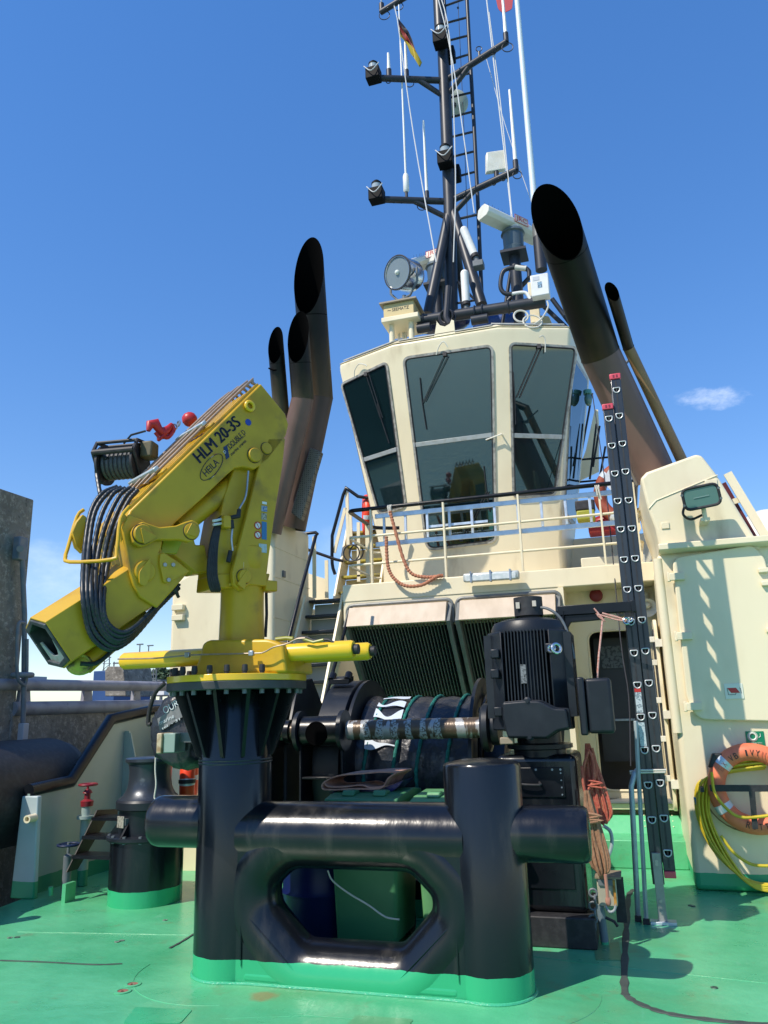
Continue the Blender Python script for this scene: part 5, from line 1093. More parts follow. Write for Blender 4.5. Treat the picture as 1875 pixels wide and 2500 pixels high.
# white junction box and pipe loop
q = PY(1318, 696, 10.0); t = thing('junction_box', q, 'white cabinet on the cross tube beside the huge exhaust', 'junction box'); build('box', MB().box(q-Vector((.125, .02, .17)), q+Vector((.125, .16, .165))), whitep, t, bevel=.012)
build('sticker', MB().box(q+Vector((-.09, -.024, .07)), q+Vector((0, -.02, .13))), mat('sticker_grey', (.5, .52, .56), .5), t); build('sticker', MB().box(q+Vector((-.03, -.024, -.05)), q+Vector((.03, -.02, .04))), mat('sticker_pale_blue', (.25, .42, .55), .5, base2=(.03, .05, .1), scale=60), t)
t = thing('pipe_loop', PY(1250, 700, 10.2), 'black bent pipe loop beside the right radar post', 'pipe loop'); build('pipe', MB().tube([PY(x, y, 10.15) for x, y in [(1292, 676), (1290, 660), (1272, 652), (1240, 656), (1226, 668), (1222, 700), (1232, 716), (1250, 718)]], .032, 12, smooth=5), mastm, t); build('white_pipe', MB().tube([PY(x, y, 10.15) for x, y in [(1246, 718), (1280, 714), (1292, 726), (1295, 735)]], .025, 10, smooth=5), whitep, t); build('lashing', MB().tube([PY(1258, 653, 10.15), PY(1285, 656, 10.15)], .04, 12), ropew, t)
t = thing('roof_stays', PY(1350, 780, 10.8), 'dark slanting struts from the roof to the right of the mast', 'strut')
for a0, b0, r_ in [((1240, 735), (1294, 676), .035), ((1348, 730), (1400, 800), .035), ((1325, 745), (1398, 815), .035), ((1226, 795), (1248, 655), .028)]: build('strut', MB().tube([PY(*a0, 10.5), PY(*b0, 10.5)], r_, 12), mastm, t)
o = build('white_post', MB().obox(PY(1306, 760, 10.5), X_*.14, Y_*.14, Z_*.9), cream_up, bevel=.01); tag(o, 'cream square post behind the white cabinet', 'post')
o = build('vent_cowl', MB().prism(rnd([PY(x, y, 10.9) for x, y in [(1316, 808), (1318, 770), (1340, 772), (1352, 800), (1352, 812)]], .03), (0, .3, 0)), boxm); tag(o, 'ochre cream cowl at the right of the roof', 'cowl')
mb = MB(); mb.ball(PY(1098, 790, 10.9), .33, (1.0, .6, .4)).ball(PY(1060, 800, 10.9), .25, (1, .6, .35)); o = build('tarpaulin', mb, mat('navy_tarp', (.006, .012, .05), .3, base2=(.01, .02, .09), scale=6, bump=.03, bscale=8), angle=80); tag(o, 'dark blue tarpaulin bundle behind the roof tube, left one', 'tarpaulin')
mb = MB(); mb.ball(PY(1215, 792, 11.0), .36, (1.1, .6, .45)); o = build('tarpaulin', mb, mat('bright_tarp', (.02, .07, .26), .5, bump=.03, bscale=8), angle=80); tag(o, 'brighter blue tarpaulin bundle behind the roof tube, right one', 'tarpaulin')
t = thing('cable_coil', PY(1275, 785, 10.1), 'white cable coils lying by the right radar post foot', 'cable'); build('coil', MB().torus(PY(1272, 772, 10.0), (.3, -1, .2), .10, .014, 24, 6).torus(PY(1300, 785, 10.0), (.3, -1, .4), .13, .012, 24, 6).tube([PY(x, y, 10.0) for x, y in [(1262, 790), (1290, 796), (1320, 780), (1338, 750), (1336, 735)]], .012, 8, smooth=5), ropew, t)
# ================================================================= TOW BITT
tb_ = thing('tow_bitt', (-1.8, 5.1, 0), 'massive glossy black tow bitt of pipes with green painted foot', 'bitt')
LX, RX, BY = -2.68, -.94, 5.1
def post(x, r, z1, dome=True):
    pr = [(r, 0), (r, z1-.02), (r-.008, z1-.006), (r-.02, z1)]+([(r*.5, z1+.018), (.01, z1+.022)] if dome else [(.01, z1)])
    return MB().lathe(pr, (x, BY, 0), 72)
build('post', post(LX, .252, 1.80, False), black, tb_, angle=30); build('post', post(RX, .245, 1.30), black, tb_, angle=30)
def horn(x0, x1, z, r):
    s = 1 if x1 > x0 else -1; L_ = abs(x1-x0)
    return MB().lathe([(r, 0), (r, L_-.06), (r*.97, L_-.025), (r*.88, L_-.005), (r*.75, L_), (.01, L_+.004)], (x0, BY, z), 56, axis=(s, 0, 0))
build('horn', horn(LX, LX-.62, .92, .172), black, tb_, angle=30); build('horn', horn(RX, RX+.635, .88, .165), black, tb_, angle=30)
# closed pipe frame between the posts
ry = 5.075; r_ = .205; zt_, zb_ = .855, .115; xa, xb = -2.52, -1.10
path = [(-2.05, ry, zt_), (-1.56, ry, zt_), (xb+.02, ry, .60), (xb+.02, ry, .36), (-1.56, ry, .03), (-2.05, ry, .03), (xa, ry, .36), (xa, ry, .60)]
build('cross_tube', MB().tube([(LX+.12, ry, zt_), (RX-.1, ry, zt_)], r_, 64), black, tb_)
ringp = [(-1.80, ry, .845), (-2.28, ry, .845), (-2.525, ry, .64), (-2.525, ry, .36), (-2.20, ry, .035), (-1.40, ry, .035), (-1.085, ry, .36), (-1.085, ry, .60), (-1.34, ry, .845)]
build('frame_tube', MB().tube(rnd(ringp, .13, 5), .198, 64, closed=True), black, tb_, angle=40)
build('web_plate', MB().holed([(-2.62, ry-.186, 0), (-1.0, ry-.186, 0), (-1.0, ry-.186, .84), (-2.62, ry-.186, .84)], [[Vector(p)-Y_*.186 for p in rnd(ringp, .13, 5)]], (0, .372, 0)), black, tb_, smooth=False)
build('foot_plate', MB().box((-2.5, ry-.189, .0), (-1.1, ry+.187, .075)), black, tb_, bevel=.03, seg=4)
fy = ry-.19
def bead(pts): build('weld_bead', MB().tube(pts, .0045, 6), black, tb_)
bead([(-2.50, fy+.003, .42), (-2.06, fy+.003, .02)]); bead([(-1.11, fy+.003, .42), (-1.54, fy+.003, .02)])
bead([(-2.505, fy-.003, .62), (-2.505, fy-.003, .10)]); bead([(-1.105, fy-.003, .62), (-1.105, fy-.003, .10)])
mb = MB(); mb.tube([Vector((LX+.256*math.cos(R(a)), BY+.256*math.sin(R(a)), .004)) for a in range(150, 290, 6)]+[Vector((-2.45, ry-.197, .004)), Vector((-1.15, ry-.197, .004))]+[Vector((RX+.25*math.cos(R(a)), BY+.25*math.sin(R(a)), .004)) for a in range(250, 400, 6)], .011, 8)
build('foot_weld', mb, mat('foot_weld_green', (.06, .42, .22), .25, bump=.004, bscale=90), tb_)
for zz in (1.315, 1.335): build('weld_ring', MB().torus((LX, BY, zz), Z_, .252, .006, 60, 6), weld, tb_)
# flange with webs on the left post
oct_ = lambda r, z, a0=0.0, n=12: [Vector((LX+r*math.cos(a0+2*math.pi*i/n), BY+r*math.sin(a0+2*math.pi*i/n), z)) for i in range(n)]
fz0 = 1.80
build('flange', MB().prism(oct_(.50, fz0, R(15)), (0, 0, .055)), mat('flange_black', (.05, .055, .055), .5, base2=(.03, .033, .035), scale=8, bump=.001), tb_, bevel=.004)
for k in range(12):
    a = R(30*k+8); d = Vector((math.cos(a), math.sin(a), 0)); c = Vector((LX, BY, 0)); q = Vector((-d.y, d.x, 0))*.012
    build('web', MB().prism([c+d*.24+Z_*1.36-q, c+d*.27+Z_*1.36-q, c+d*.44+Z_*1.80-q, c+d*.24+Z_*1.80-q], q*2), black_up, tb_)
for k in range(24):
    a = R(15*k+4); c = Vector((LX+.452*math.cos(a), BY+.452*math.sin(a), fz0))
    if c.y < BY+.25: build('nut', MB().cyl(c-Z_*.03, c, .016, n=6), gray, tb_)

# ================================================================= CRANE
ck = thing('deck_crane', (LX, BY, fz0+.055), 'yellow folding deck crane bolted on the left bitt post', 'crane')
z0 = fz0+.055
build('base_flange', MB().prism(oct_(.50, z0+.001, R(15)), (0, 0, .045)), yellowb, ck, bevel=.004)
for k in range(24):
    a = R(15*k+4); c = Vector((LX+.452*math.cos(a), BY+.452*math.sin(a), z0+.046))
    if c.y < BY+.2: build('bolt_cap', MB().lathe([(.017, 0), (.017, .014), (.021, .016), (.021, .028), (.018, .058), (.01, .06)], c, 14), rubber, ck)
# slewing housing (wide box with rounded shoulders) and rack cylinders
hz = z0+.046
def PF(x, y, Y): return PY(x, y, Y)
ho = [PY(468, 1642, 4.86), PY(488, 1600, 4.86), PY(493, 1572, 4.86), PY(508, 1562, 4.86), PY(655, 1560, 4.86), PY(690, 1572, 4.86), PY(700, 1640, 4.86)]
ho = [Vector((p.x, 4.86, max(p.z, hz))) for p in ho]; ho[0].z = ho[-1].z = hz
build('slew_housing', MB().prism(rnd(ho, [.0, .05, .03, .03, .03, .04, 0]), (0, .48, 0)), yellow, ck, bevel=.02, seg=3)
a = PY(300, 1608, 4.98); b = PY(864, 1592, 4.98); zc = (a.z+b.z)/2
sc_ = MB().lathe([(.0, 0), (.05, .0), (.062, .02), (.062, b.x-a.x-.02), (.055, b.x-a.x), (.02, b.x-a.x)], (a.x, 4.98, zc), 36, axis=(1, 0, 0)); s1 = build('slew_cylinder', sc_, yellowb, ck)
build('slew_cylinder', MB().lathe([(.0, 0), (.062, .0), (.062, .62), (.05, .64), (.02, .64)], (b.x-.60, 5.22, zc), 36, axis=(1, 0, 0)), yellowb, ck)
for yy in (4.98, 5.22): build('end_cap', MB().cyl((b.x+.0+(.04 if yy > 5 else 0), yy, zc), (b.x+.035+(.04 if yy > 5 else 0), yy, zc), .034, n=18), rubber, ck)
build('brake_line', MB().tube([PY(288, 1609, 4.88)]+[PY(x, y, 4.80) for x, y in [(380, 1607), (458, 1600), (500, 1598), (620, 1595), (645, 1592), (668, 1580), (700, 1572), (725, 1560), (745, 1558)]], .0055, 8, smooth=4), chromep, ck)
for x, y in [(458, 1599), (614, 1595)]: build('line_clip', MB().obox(PY(x, y, 4.80), X_*.035, Y_*.03, Z_*.035), steel, ck, bevel=.004)
build('valve', MB().tube([PY(x, y, 4.95) for x, y in [(674, 1561), (700, 1558), (716, 1560)]], .016, 10).tube([PY(740, 1560, 4.9), PY(765, 1568, 4.9), PY(790, 1562, 4.9)], .010, 8), mat('brass_green', (.25, .25, .03), .4), ck)
build('hose', MB().tube([PY(x, y, 4.95) for x, y in [(720, 1560), (745, 1556), (770, 1565), (800, 1562), (822, 1575)]], .010, 8, smooth=4), rubber, ck)
# column
build('column', MB().lathe([(.165, 0), (.158, .25), (.158, .50), (.176, .53), (.182, .60), (.182, .68), (.165, .70)], (LX+.03, BY, 2.14), 48), yellow, ck, angle=40)
def cpr(pts, w0, w1, mt=yellow, par=ck, name='plate', bevel=.006, rad=0.0, seg=2):
    # side profile read in the boom's own vertical plane at offset w1 (the face we see), extruded back to w0
    P = [PC(x, y, w1) for x, y in pts]
    if rad: P = rnd(P, rad)
    return build(name, MB().prism(P, CNv*(w0-w1)), mt, par, bevel=bevel, seg=seg)
cb = cpr([(524, 1436), (526, 1400), (530, 1310), (548, 1210), (575, 1130), (640, 1050), (660, 1060), (640, 1130), (604, 1270), (590, 1400), (592, 1437)], -.17, .10, name='king_post', bevel=.01)
cpr([(524, 1436), (527, 1400), (660, 1400), (652, 1437)], -.17, .11, name='king_post_foot', bevel=.01)
for w0, w1 in ((.125, .17), (-.20, -.155)):
    cpr([(586, 1443), (570, 1425), (568, 1398), (585, 1330), (612, 1225), (640, 1110), (655, 1070), (697, 1070), (690, 1140), (672, 1250), (652, 1395), (652, 1432), (610, 1428)], w0, w1, name='link_plate', bevel=.008)
cpr([(600, 1390), (640, 1140), (690, 1075), (652, 1400)], -.15, .12, mat('crane_shadow_inside', (.09, .06, .02), .6), name='link_gap_shade')  # dark filler, its colour stands in for shade between the link plates
def boss(x, y, w0, w1, r, nm='pivot_pin', par=ck, mt=yellow): return build(nm, MB().lathe([(r, 0), (r, (w1-w0)*.75), (r*.9, w1-w0), (.01, w1-w0)], PC(x, y, w0) + CNv*0, 32, axis=CNv), mt, par)
boss(594, 1408, .17, .20, .052); boss(620, 1112, .17, .195, .055); [build('grease_ring', MB().torus(PC(x, y, w_), CNv, r_, .004, 28, 6), mat('old_grease', (.05, .035, .015), .6, base2=(.12, .09, .03), scale=40), ck) for x, y, w_, r_ in ((594, 1408, .171, .054), (620, 1112, .171, .057), (650, 1095, .171, .047), (347, 1304, .251, .066), (467, 1297, .251, .057))]; boss(650, 1095, .17, .185, .045)
build('pin_keeper', MB().prism(rnd([PC(x, y, .205) for x, y in [(606, 1387), (598, 1440), (580, 1425)]], .012), CNv*-.012), yellow, ck, bevel=.003)
# stickers
def stick(x0, y0, x1, y1, w, mt, par, nm='sticker'):
    return build(nm, MB().prism([PC(x0, y0, w), PC(x1, y0+2, w), PC(x1, y1, w), PC(x0, y1-2, w)], CNv*.0015), mt, par)
ws = .1725
stick(639, 1273, 651, 1318, ws, mat('sticker_blue_mid', (.03, .17, .38), .4), ck); stick(640, 1224, 651, 1232, ws, whitep, ck); stick(638, 1234, 652, 1250, ws, mat('sticker_palegrey', (.35, .4, .42), .5, base2=(.03, .1, .35), scale=70), ck)
stick(638, 1252, 651, 1270, ws, mat('sticker_warn', (.45, .40, .3), .5, base2=(.1, .08, .05), scale=70), ck); stick(632, 1327, 651, 1350, ws, mat('sticker_pale', (.4, .48, .5), .5, base2=(.55, .6, .6), scale=50), ck)
for y in (1283, 1306):
    c = PC(629.5, y, ws); ring = MB().torus(c, CNv, .026, .004, 24, 6); ring.bar(c-Z_*.018-CD*.012, c+Z_*.018+CD*.012, .003, .004, up=CNv); build('sticker', ring, redt, ck); build('sticker', MB().cyl(c-CNv*.002, c-CNv*.0005, .025, n=20), whitep, ck)
for k in range(5): build('crane_bolt', MB().cyl(PC(536+k*25, 1427, .11), PC(536+k*25, 1427, .125), .010, n=6), yellow, ck)
build('arrow_label', MB().box((LX+.10, BY-.170, 2.62), (LX+.125, BY-.166, 2.70)), whitep, ck)

# main boom
bo = [(637, 936), (697, 1010), (705, 1036), (699, 1062), (686, 1084), (655, 1124), (622, 1146), (594, 1140), (574, 1143), (556, 1158), (500, 1212), (430, 1275), (398, 1318), (393, 1350), (350, 1340), (310, 1300), (302, 1283), (318, 1246)]
MBX = cpr(bo, -.38, .17, name='main_boom', bevel=.012, seg=3)
ue = Vector(PC(637, 936, .17)); le = Vector(PC(318, 1246, .17)); bd = (le-ue).normalized(); bup = bd.cross(CNv).normalized()
if bup.z < 0: bup = -bup
# long side stiffener ribs on top
for w in (.145, .105): build('top_rib', MB().bar(ue-CNv*(.17-w)+bup*.008+bd*.01, le-CNv*(.17-w)+bup*.008-bd*.02, .012, .018, up=bup), yellow, ck)
# hydraulic tubes along the top
BL = (le-ue).length
def top_at(s, w, h=.035): return ue+bd*(s*BL)-CNv*(.17-w)+bup*h
for k in range(6):
    w = .040-.072*k; h = .045+(.012 if k % 2 else 0)
    build('hydraulic_tube', MB().tube([top_at(-.02, w, -.02)-bd*.02, top_at(-.025, w, .03), top_at(.03, w, h+.008), top_at(.74, w, h), top_at(.80, w, h-.01)], .0115, 10, smooth=3), chromep, ck, angle=50)
for s_ in (.37, .73):
    mb = MB().bar(top_at(s_, .06, .065), top_at(s_, -.375, .065), .045, .030, up=bup); build('tube_clamp', mb, mat('clamp_zinc', (.45, .55, .58), .4, .4, base2=(.6, .65, .65), scale=40), ck, bevel=.005)
    build('clamp_foot', MB().bar(top_at(s_, .13, .022), top_at(s_, -.37, .022), .05, .024, up=bup), yellow, ck, bevel=.004)
build('lifting_eye', MB().torus(PC(610, 991, .185), CNv, .034, .013, 24, 8), yellowb, ck)
# lettering on the boom side
sxd = (-bd); syd = bup
def ct(s, x, y, h, mt, wd=None, w=.1715, shear=0.0, bold=0.0): return text('lettering', s, PC(x, y, w), sxd, syd, h, mt, MBX, wd, thick=.0015, shear=shear, bold=bold)
navy = mat('lettering_navy', (.01, .012, .03), .4)
pa, pb_ = PC(488, 1131, .1715), PC(586, 1040, .1715); ax_ = (pb_-pa).normalized(); ay_ = ax_.cross(CNv).normalized()
if ay_.z < 0: ay_ = -ay_
def ct2(s, pa_, pb2, h, mt, par=MBX, bold=0.0, dn=(0, 0)):
    a_, b_ = PC(*pa_, .1715), PC(*pb2, .1715); xd_ = (b_-a_).normalized(); yd_ = CNv.cross(xd_).normalized()
    if yd_.z < 0: yd_ = -yd_
    return text('lettering', s, a_, xd_, yd_, h, mt, par, (b_-a_).length, bold=bold)
ct2('HLM 20-3S', (488, 1132), (588, 1037), .088, navy); ct2('HLM 20-3S', (489, 1131.2), (589, 1036.2), .088, navy); ct2('HLM 20-3S', (490, 1131), (590, 1036), .088, navy)
ct2('DOUBLE D', (563, 1096), (601, 1058), .040, navy); ct2('marine cranes', (566, 1113), (602, 1078), .022, navy)
u0, u1 = PC(556, 1102, .1735), PC(599, 1063, .1735); build('rule', MB().bar(u0, u1, .0015, .004, up=CNv), navy, MBX)
stk = [PC(x, y, .1715) for x, y in [(545, 1092), (554, 1086), (560, 1116), (552, 1122)]]; build('emblem', MB().prism(stk, CNv*.0015), mat('emblem_navy', (.01, .03, .10), .4), MBX); text('lettering', 'D', PC(549, 1108, .1735), sxd, syd, .022, whitep, MBX)
ec = PC(517, 1140, .173); ex = (PC(540, 1112, .173)-ec); ey = (PC(507, 1128, .173)-ec); ey = ey - ex*(ey.dot(ex)/ex.dot(ex)); ex *= 1.05; ey = ey.normalized()*.052
build('emblem_ring', MB().tube([ec+ex*math.cos(R(a))+ey*math.sin(R(a)) for a in range(0, 360, 10)], .0025, 5, closed=True), navy, MBX)
ct2('HEILA', (504, 1164), (536, 1131), .048, navy)
for (x0, y0, x1, y1) in [(508, 1122, 527, 1108), (510, 1172, 528, 1156)]:
    a_, b_ = PC(x0, y0, .172), PC(x1, y1, .172)
    for k, mt_ in enumerate((mat('flag_green_s', (.02, .2, .1), .4), whitep, mat('flag_dull_red_s', (.25, .05, .06), .4))): build('emblem_stripe', MB().bar(a_+(b_-a_)*(k/3), a_+(b_-a_)*((k+1)/3), .0015, .016, up=CNv), mt_, MBX)
c = PC(606, 1031, .172); build('round_sticker', MB().cyl(c, c+CNv*.0015, .026, n=24), mat('sticker_round', (.02, .06, .35), .4), MBX)
# lift cylinder under the boom and inside tackle
build('lift_cylinder', MB().cyl(PC(596, 1160, .02), PC(436, 1290, .02), .072, n=28), yellow, ck); build('lift_rod', MB().cyl(PC(450, 1280, .02), PC(412, 1318, .02), .035, n=20), stain, ck)
cpr([(398, 1322), (470, 1300), (478, 1330), (500, 1330), (515, 1395), (480, 1400), (430, 1360), (395, 1345)], -.12, .06, name='inner_link', bevel=.01)
cpr([(400, 1310), (448, 1315), (432, 1352), (392, 1352)], -.1, .10, mat('lime_shade_paint', (.38, .42, .01), .4), name='inner_cover')
build('cylinder_lug', MB().tube([PC(432, 1350, 0), PC(470, 1395, 0)], .05, 18), yellow, ck)
# elbow plates
for w0, w1 in ((.172, .20), (-.41, -.382)):
    cpr([(316, 1254), (297, 1287), (302, 1312), (309, 1345), (312, 1366), (318, 1400), (326, 1428), (342, 1458), (384, 1484), (425, 1438), (463, 1394), (432, 1368), (400, 1348), (388, 1350), (397, 1325), (385, 1300), (350, 1270)], w0, w1, name='elbow_plate', bevel=.008)
build('elbow_body', MB().prism([PC(x, y, .165) for x, y in [(300, 1300), (316, 1255), (370, 1300), (395, 1345), (384, 1478), (342, 1452), (318, 1400), (310, 1360)]], CNv*-.54), yellow, ck)
lk = [(348, 1273), (330, 1285), (322, 1300), (326, 1325), (345, 1336), (366, 1328), (385, 1318), (440, 1318), (462, 1324), (480, 1316), (490, 1298), (486, 1278), (470, 1269), (452, 1274), (430, 1283), (390, 1287)]
cpr(lk, .205, .25, name='link_bar', bevel=.008, rad=.012)
boss(347, 1304, .25, .275, .062); boss(467, 1297, .25, .262, .055)
cpr([(343, 1286), (385, 1310), (352, 1330)], .275, .283, name='pin_keeper', rad=.02); cpr([(470, 1274), (455, 1303), (483, 1312)], .262, .270, name='pin_keeper', rad=.015)
boss(353, 1395, .20, .22, .07); cpr([(368, 1360), (340, 1396), (340, 1425), (356, 1432), (368, 1405)], .22, .23, name='pin_keeper', rad=.02)
cpr([(392, 1352), (402, 1350), (463, 1395), (408, 1424), (400, 1420), (390, 1375)], .20, .222, name='bolt_plate', rad=.008)
for x, y in [(402, 1379), (422, 1379), (411, 1416)]: boss(x, y, .222, .232, .014, nm='bolt', mt=whiteb)
# second boom: hexagonal box, open at its end
def hexs(c, av, wd, ht, rg):
    vv = av.cross(CNv).normalized()
    if vv.z < 0: vv = -vv
    return [c+CNv*wd/2-vv*ht/2, c+CNv*wd/2+vv*ht/2, c+vv*(ht/2+rg), c-CNv*wd/2+vv*ht/2, c-CNv*wd/2-vv*ht/2, c-vv*(ht/2+rg*.7)]
tip = PC(143, 1567, .17)-CNv*.19; root = PC(372, 1415, .17)-CNv*.19; ad = (tip-root).normalized()
W2, H2 = .38, .285
def tubebox(a, b, wd, ht, rg, th, mt, par, nm):
    A = hexs(a, (b-a).normalized(), wd, ht, rg); B = [p+(b-a) for p in A]; Ai = hexs(a, (b-a).normalized(), wd-2*th, ht-2*th, rg); Bi = [p+(b-a) for p in Ai]
    mb = MB(); bm = mb.bm; v = [[bm.verts.new(p) for p in q] for q in (A, B, Ai, Bi)]
    for i in range(6):
        j = (i+1) % 6
        for P, Q in ((0, 1), (1, 3), (3, 2), (2, 0)): bm.faces.new((v[P][i], v[P][j], v[Q][j], v[Q][i]))
    return build(nm, mb, mt, par, smooth=False, bevel=.004)
sb = tubebox(root, tip, W2, H2, .055, .012, yellow, ck, 'second_boom')
tubebox(root, tip+ad*.012, W2-.026, H2-.024, .052, .028, mat('slider_dark', (.04, .045, .05), .45, base2=(.08, .09, .09), scale=12), ck, 'boom_liner')
vv = ad.cross(CNv).normalized(); vv = vv if vv.z > 0 else -vv
build('boom_extension', MB().prism([p-ad*.35 for p in hexs(tip, ad, W2-.075, H2-.07, .045)], ad*.02), soot, ck)
# dull steel plate with U cut in the end
u = CNv
pl_ = [(-.125, -.15), (-.04, -.175), (.04, -.175), (.125, -.15), (.13, .02), (.10, .02), (.075, -.05), (.04, -.085), (-.04, -.085), (-.075, -.05), (-.10, .02), (-.13, .02)]
build('end_plate', MB().prism([tip-ad*.015+u*x+vv*z for x, z in pl_], ad*.012), mat('end_plate_steel', (.42, .44, .42), .45, .2, base2=(.28, .17, .10), scale=9, thr=(.55, .75)), ck, bevel=.002)
build('second_lift_cylinder', MB().cyl(PC(350, 1500, .0), PC(205, 1625, .0), .062, n=26), yellow, ck)
build('tip_joint', MB().ball(PC(196, 1622, .0), .085, (1, 1, .8)).cyl(PC(196, 1622, -.06), PC(196, 1622, .06), .06, n=20), mat('grubby_yellow', (.42, .38, .05), .45, base2=(.10, .08, .03), scale=10, thr=(.45, .6)), ck)
build('tip_hose', MB().tube([PC(x, y, .08) for x, y in [(196, 1620), (232, 1620), (262, 1600), (278, 1580)]], .014, 8, smooth=5), hosem, ck)
# yellow hose guard
gd = [((205, 1244), -.25), ((188, 1262), -.25), ((165, 1340), -.16), ((160, 1358), -.12), ((170, 1372), -.05), ((272, 1366), .25), ((285, 1345), .25), ((294, 1268), .20), ((316, 1236), .18)]
build('hose_guard', MB().tube([PC(p[0], p[1], w_) for p, w_ in gd], .0125, 10, smooth=3), yellow, ck)
cpr([(186, 1335), (176, 1300), (186, 1275), (202, 1255), (212, 1262), (202, 1350)], -.22, -.17, name='guard_bracket'); 
cpr([(300, 1250), (290, 1290), (296, 1325), (304, 1310), (312, 1262)], .17, .185, name='guard_bracket')
# black spiral hoses
hn = [[(286, 1188), (248, 1206), (222, 1250), (208, 1330), (202, 1440), (214, 1530), (240, 1572), (276, 1585), (320, 1560), (365, 1510), (392, 1476)],
      [(296, 1190), (262, 1206), (232, 1250), (218, 1330), (212, 1440), (222, 1520), (250, 1564), (288, 1578), (332, 1545), (375, 1492), (400, 1465)],
      [(306, 1192), (276, 1206), (246, 1262), (228, 1350), (222, 1440), (232, 1510), (262, 1558), (296, 1568), (340, 1535), (385, 1484), (412, 1456)],
      [(318, 1190), (292, 1210), (262, 1270), (240, 1350), (232, 1450), (244, 1520), (276, 1560), (310, 1556), (350, 1520), (390, 1480), (420, 1450)],
      [(328, 1192), (304, 1216), (274, 1280), (252, 1370), (244, 1460), (256, 1525), (286, 1552), (318, 1546), (356, 1508), (396, 1470), (428, 1444)],
      [(336, 1196), (312, 1226), (284, 1290), (262, 1385), (252, 1470), (262, 1520), (296, 1544), (330, 1530), (366, 1495), (404, 1462), (436, 1436)]]
def ribbed(pts, r, turns=52):
    P = spline(pts, 20); rs = [r*(1.0+.06*math.sin(i*1.57)) for i in range(len(P))]; return MB().tube(P, rs, 10)
for k, h in enumerate(hn):
    w0_ = -.20+.05*k; n_ = len(h); ws_ = [w0_, w0_, w0_+.02, w0_*.6+.04, .20+.006*k, .21+.008*k, .21+.010*k, .20+.010*k, .16, .08, .0]
    build('hydraulic_hose', ribbed([PC(x, y, ws_[i]) for i, (x, y) in enumerate(h)], .0160), hosem, ck, angle=60)
mb = MB()
for k in range(5): mb.tube([PC(390+k*6, 1478-k*8, .0), PC(408+k*5, 1455-k*6, .08), PC(425+k*3, 1440-k*3, .12), PC(436-k*3, 1458-k*7, .10)], .011, 8, smooth=5)
build('hose_tangle', mb, rubber, ck)
mb = MB()
for k in range(5): mb.tube([PC(530+k*3, 1268-k*2, .11), PC(514+k*4, 1330, .13), PC(508+k*5, 1400, .14), PC(516+k*5, 1440, .13), PC(524, 1436, .10)], .0105, 8, smooth=5)
build('hose_bundle', mb, rubber, ck)
build('valve_block', MB().obox(PC(551, 1275, .14), CD*.06, CNv*.06, Z_*.09), yellow, ck, bevel=.006); build('elbow_fitting', MB().tube([PC(x, y, .16) for x, y in [(562, 1264), (582, 1260), (584, 1244)]], .016, 10).tube([PC(565, 1270, .16), PC(567, 1290, .16)], .016, 10).tube([PC(563, 1345, .15), PC(557, 1372, .15)], .017, 10), rubber, ck)
build('rigid_tube', MB().tube([PC(x, y, .155) for x, y in [(584, 1242), (600, 1210), (606, 1150)]], .008, 8, smooth=4).tube([PC(x, y, .15) for x, y in [(567, 1290), (565, 1318), (568, 1345)]], .008, 8, smooth=4), steel, ck)
build('white_fittings', MB().tube([PC(540, 1268, .13), PC(520, 1272, .15)], .010, 8).tube([PC(540, 1278, .13), PC(521, 1281, .15)], .010, 8), whitep, ck)
build('gear_housing', MB().obox(PC(655, 1432, .12), CD*.10, CNv*.10, Z_*.08), yellow, ck, bevel=.008)
build('black_cable', MB().tube([PC(650, 1445, .0), PC(651, 1500, .0), PC(648, 1555, .0)], .012, 8), rubber, ck)
# boom winch on the far side of the boom
WA = Vector((.97, .12, .0)).normalized(); WB = Vector((.12, -.97, 0)).normalized()
wc_ = PC(300, 1134, -.52); wr_ = .135
wb = MB().cyl(wc_-WA*.13, wc_+WA*.13, wr_*.62, n=36)
for k in range(7):
    wb.torus(wc_+WA*(-.11+.035*k), WA, wr_*.72, .019, 36, 8)
build('winch_drum', wb, mat('wire_rope', (.08, .085, .09), .5, .2, base2=(.05, .055, .06), scale=50), ck)
for s_ in (-.15, .13): build('winch_flange', MB().lathe([(wr_*1.12, 0), (wr_*1.12, .018), (.02, .02)], wc_+WA*s_, 40, axis=WA), rubber, ck)
build('winch_frame', MB().tube([wc_-WA*.165+Z_*.17-WB*.05, wc_+WA*.165+Z_*.17-WB*.05], .014, 8).tube([wc_-WA*.165+Z_*.06+WB*.15, wc_+WA*.16+Z_*.06+WB*.15], .022, 10).tube([wc_-WA*.165+Z_*.15+WB*.10, wc_+WA*.16+Z_*.15+WB*.10], .014, 8).tube([wc_-WA*.165+Z_*.17-WB*.05, wc_-WA*.165+Z_*.15+WB*.10, wc_-WA*.165+Z_*.06+WB*.15, wc_-WA*.165-Z_*.14], .014, 8).tube([wc_+WA*.16+Z_*.17-WB*.05, wc_+WA*.16+Z_*.15+WB*.10, wc_+WA*.16+Z_*.06+WB*.15, wc_+WA*.16-Z_*.14], .014, 8), rubber, ck)
build('winch_motor', MB().obox(wc_+WA*.21+Z_*.09, WA*.10, WB*.12, Z_*.13), mat('winch_olive', (.10, .085, .04), .5), ck, bevel=.015)
build('winch_hose', ribbed([PC(262, 1120, -.5), PC(240, 1110, -.58), PC(236, 1150, -.58), PC(244, 1205, -.45)], .016), hosem, ck)
build('winch_rope', MB().tube([wc_+Z_*.17, PC(320, 1062, -.3), PC(356, 1052, -.25)], .008, 6), rubber, ck)
hk = thing('crane_hook', PC(395, 1040, -.3), 'red crane hook lying on top of the yellow boom beside the winch', 'hook')
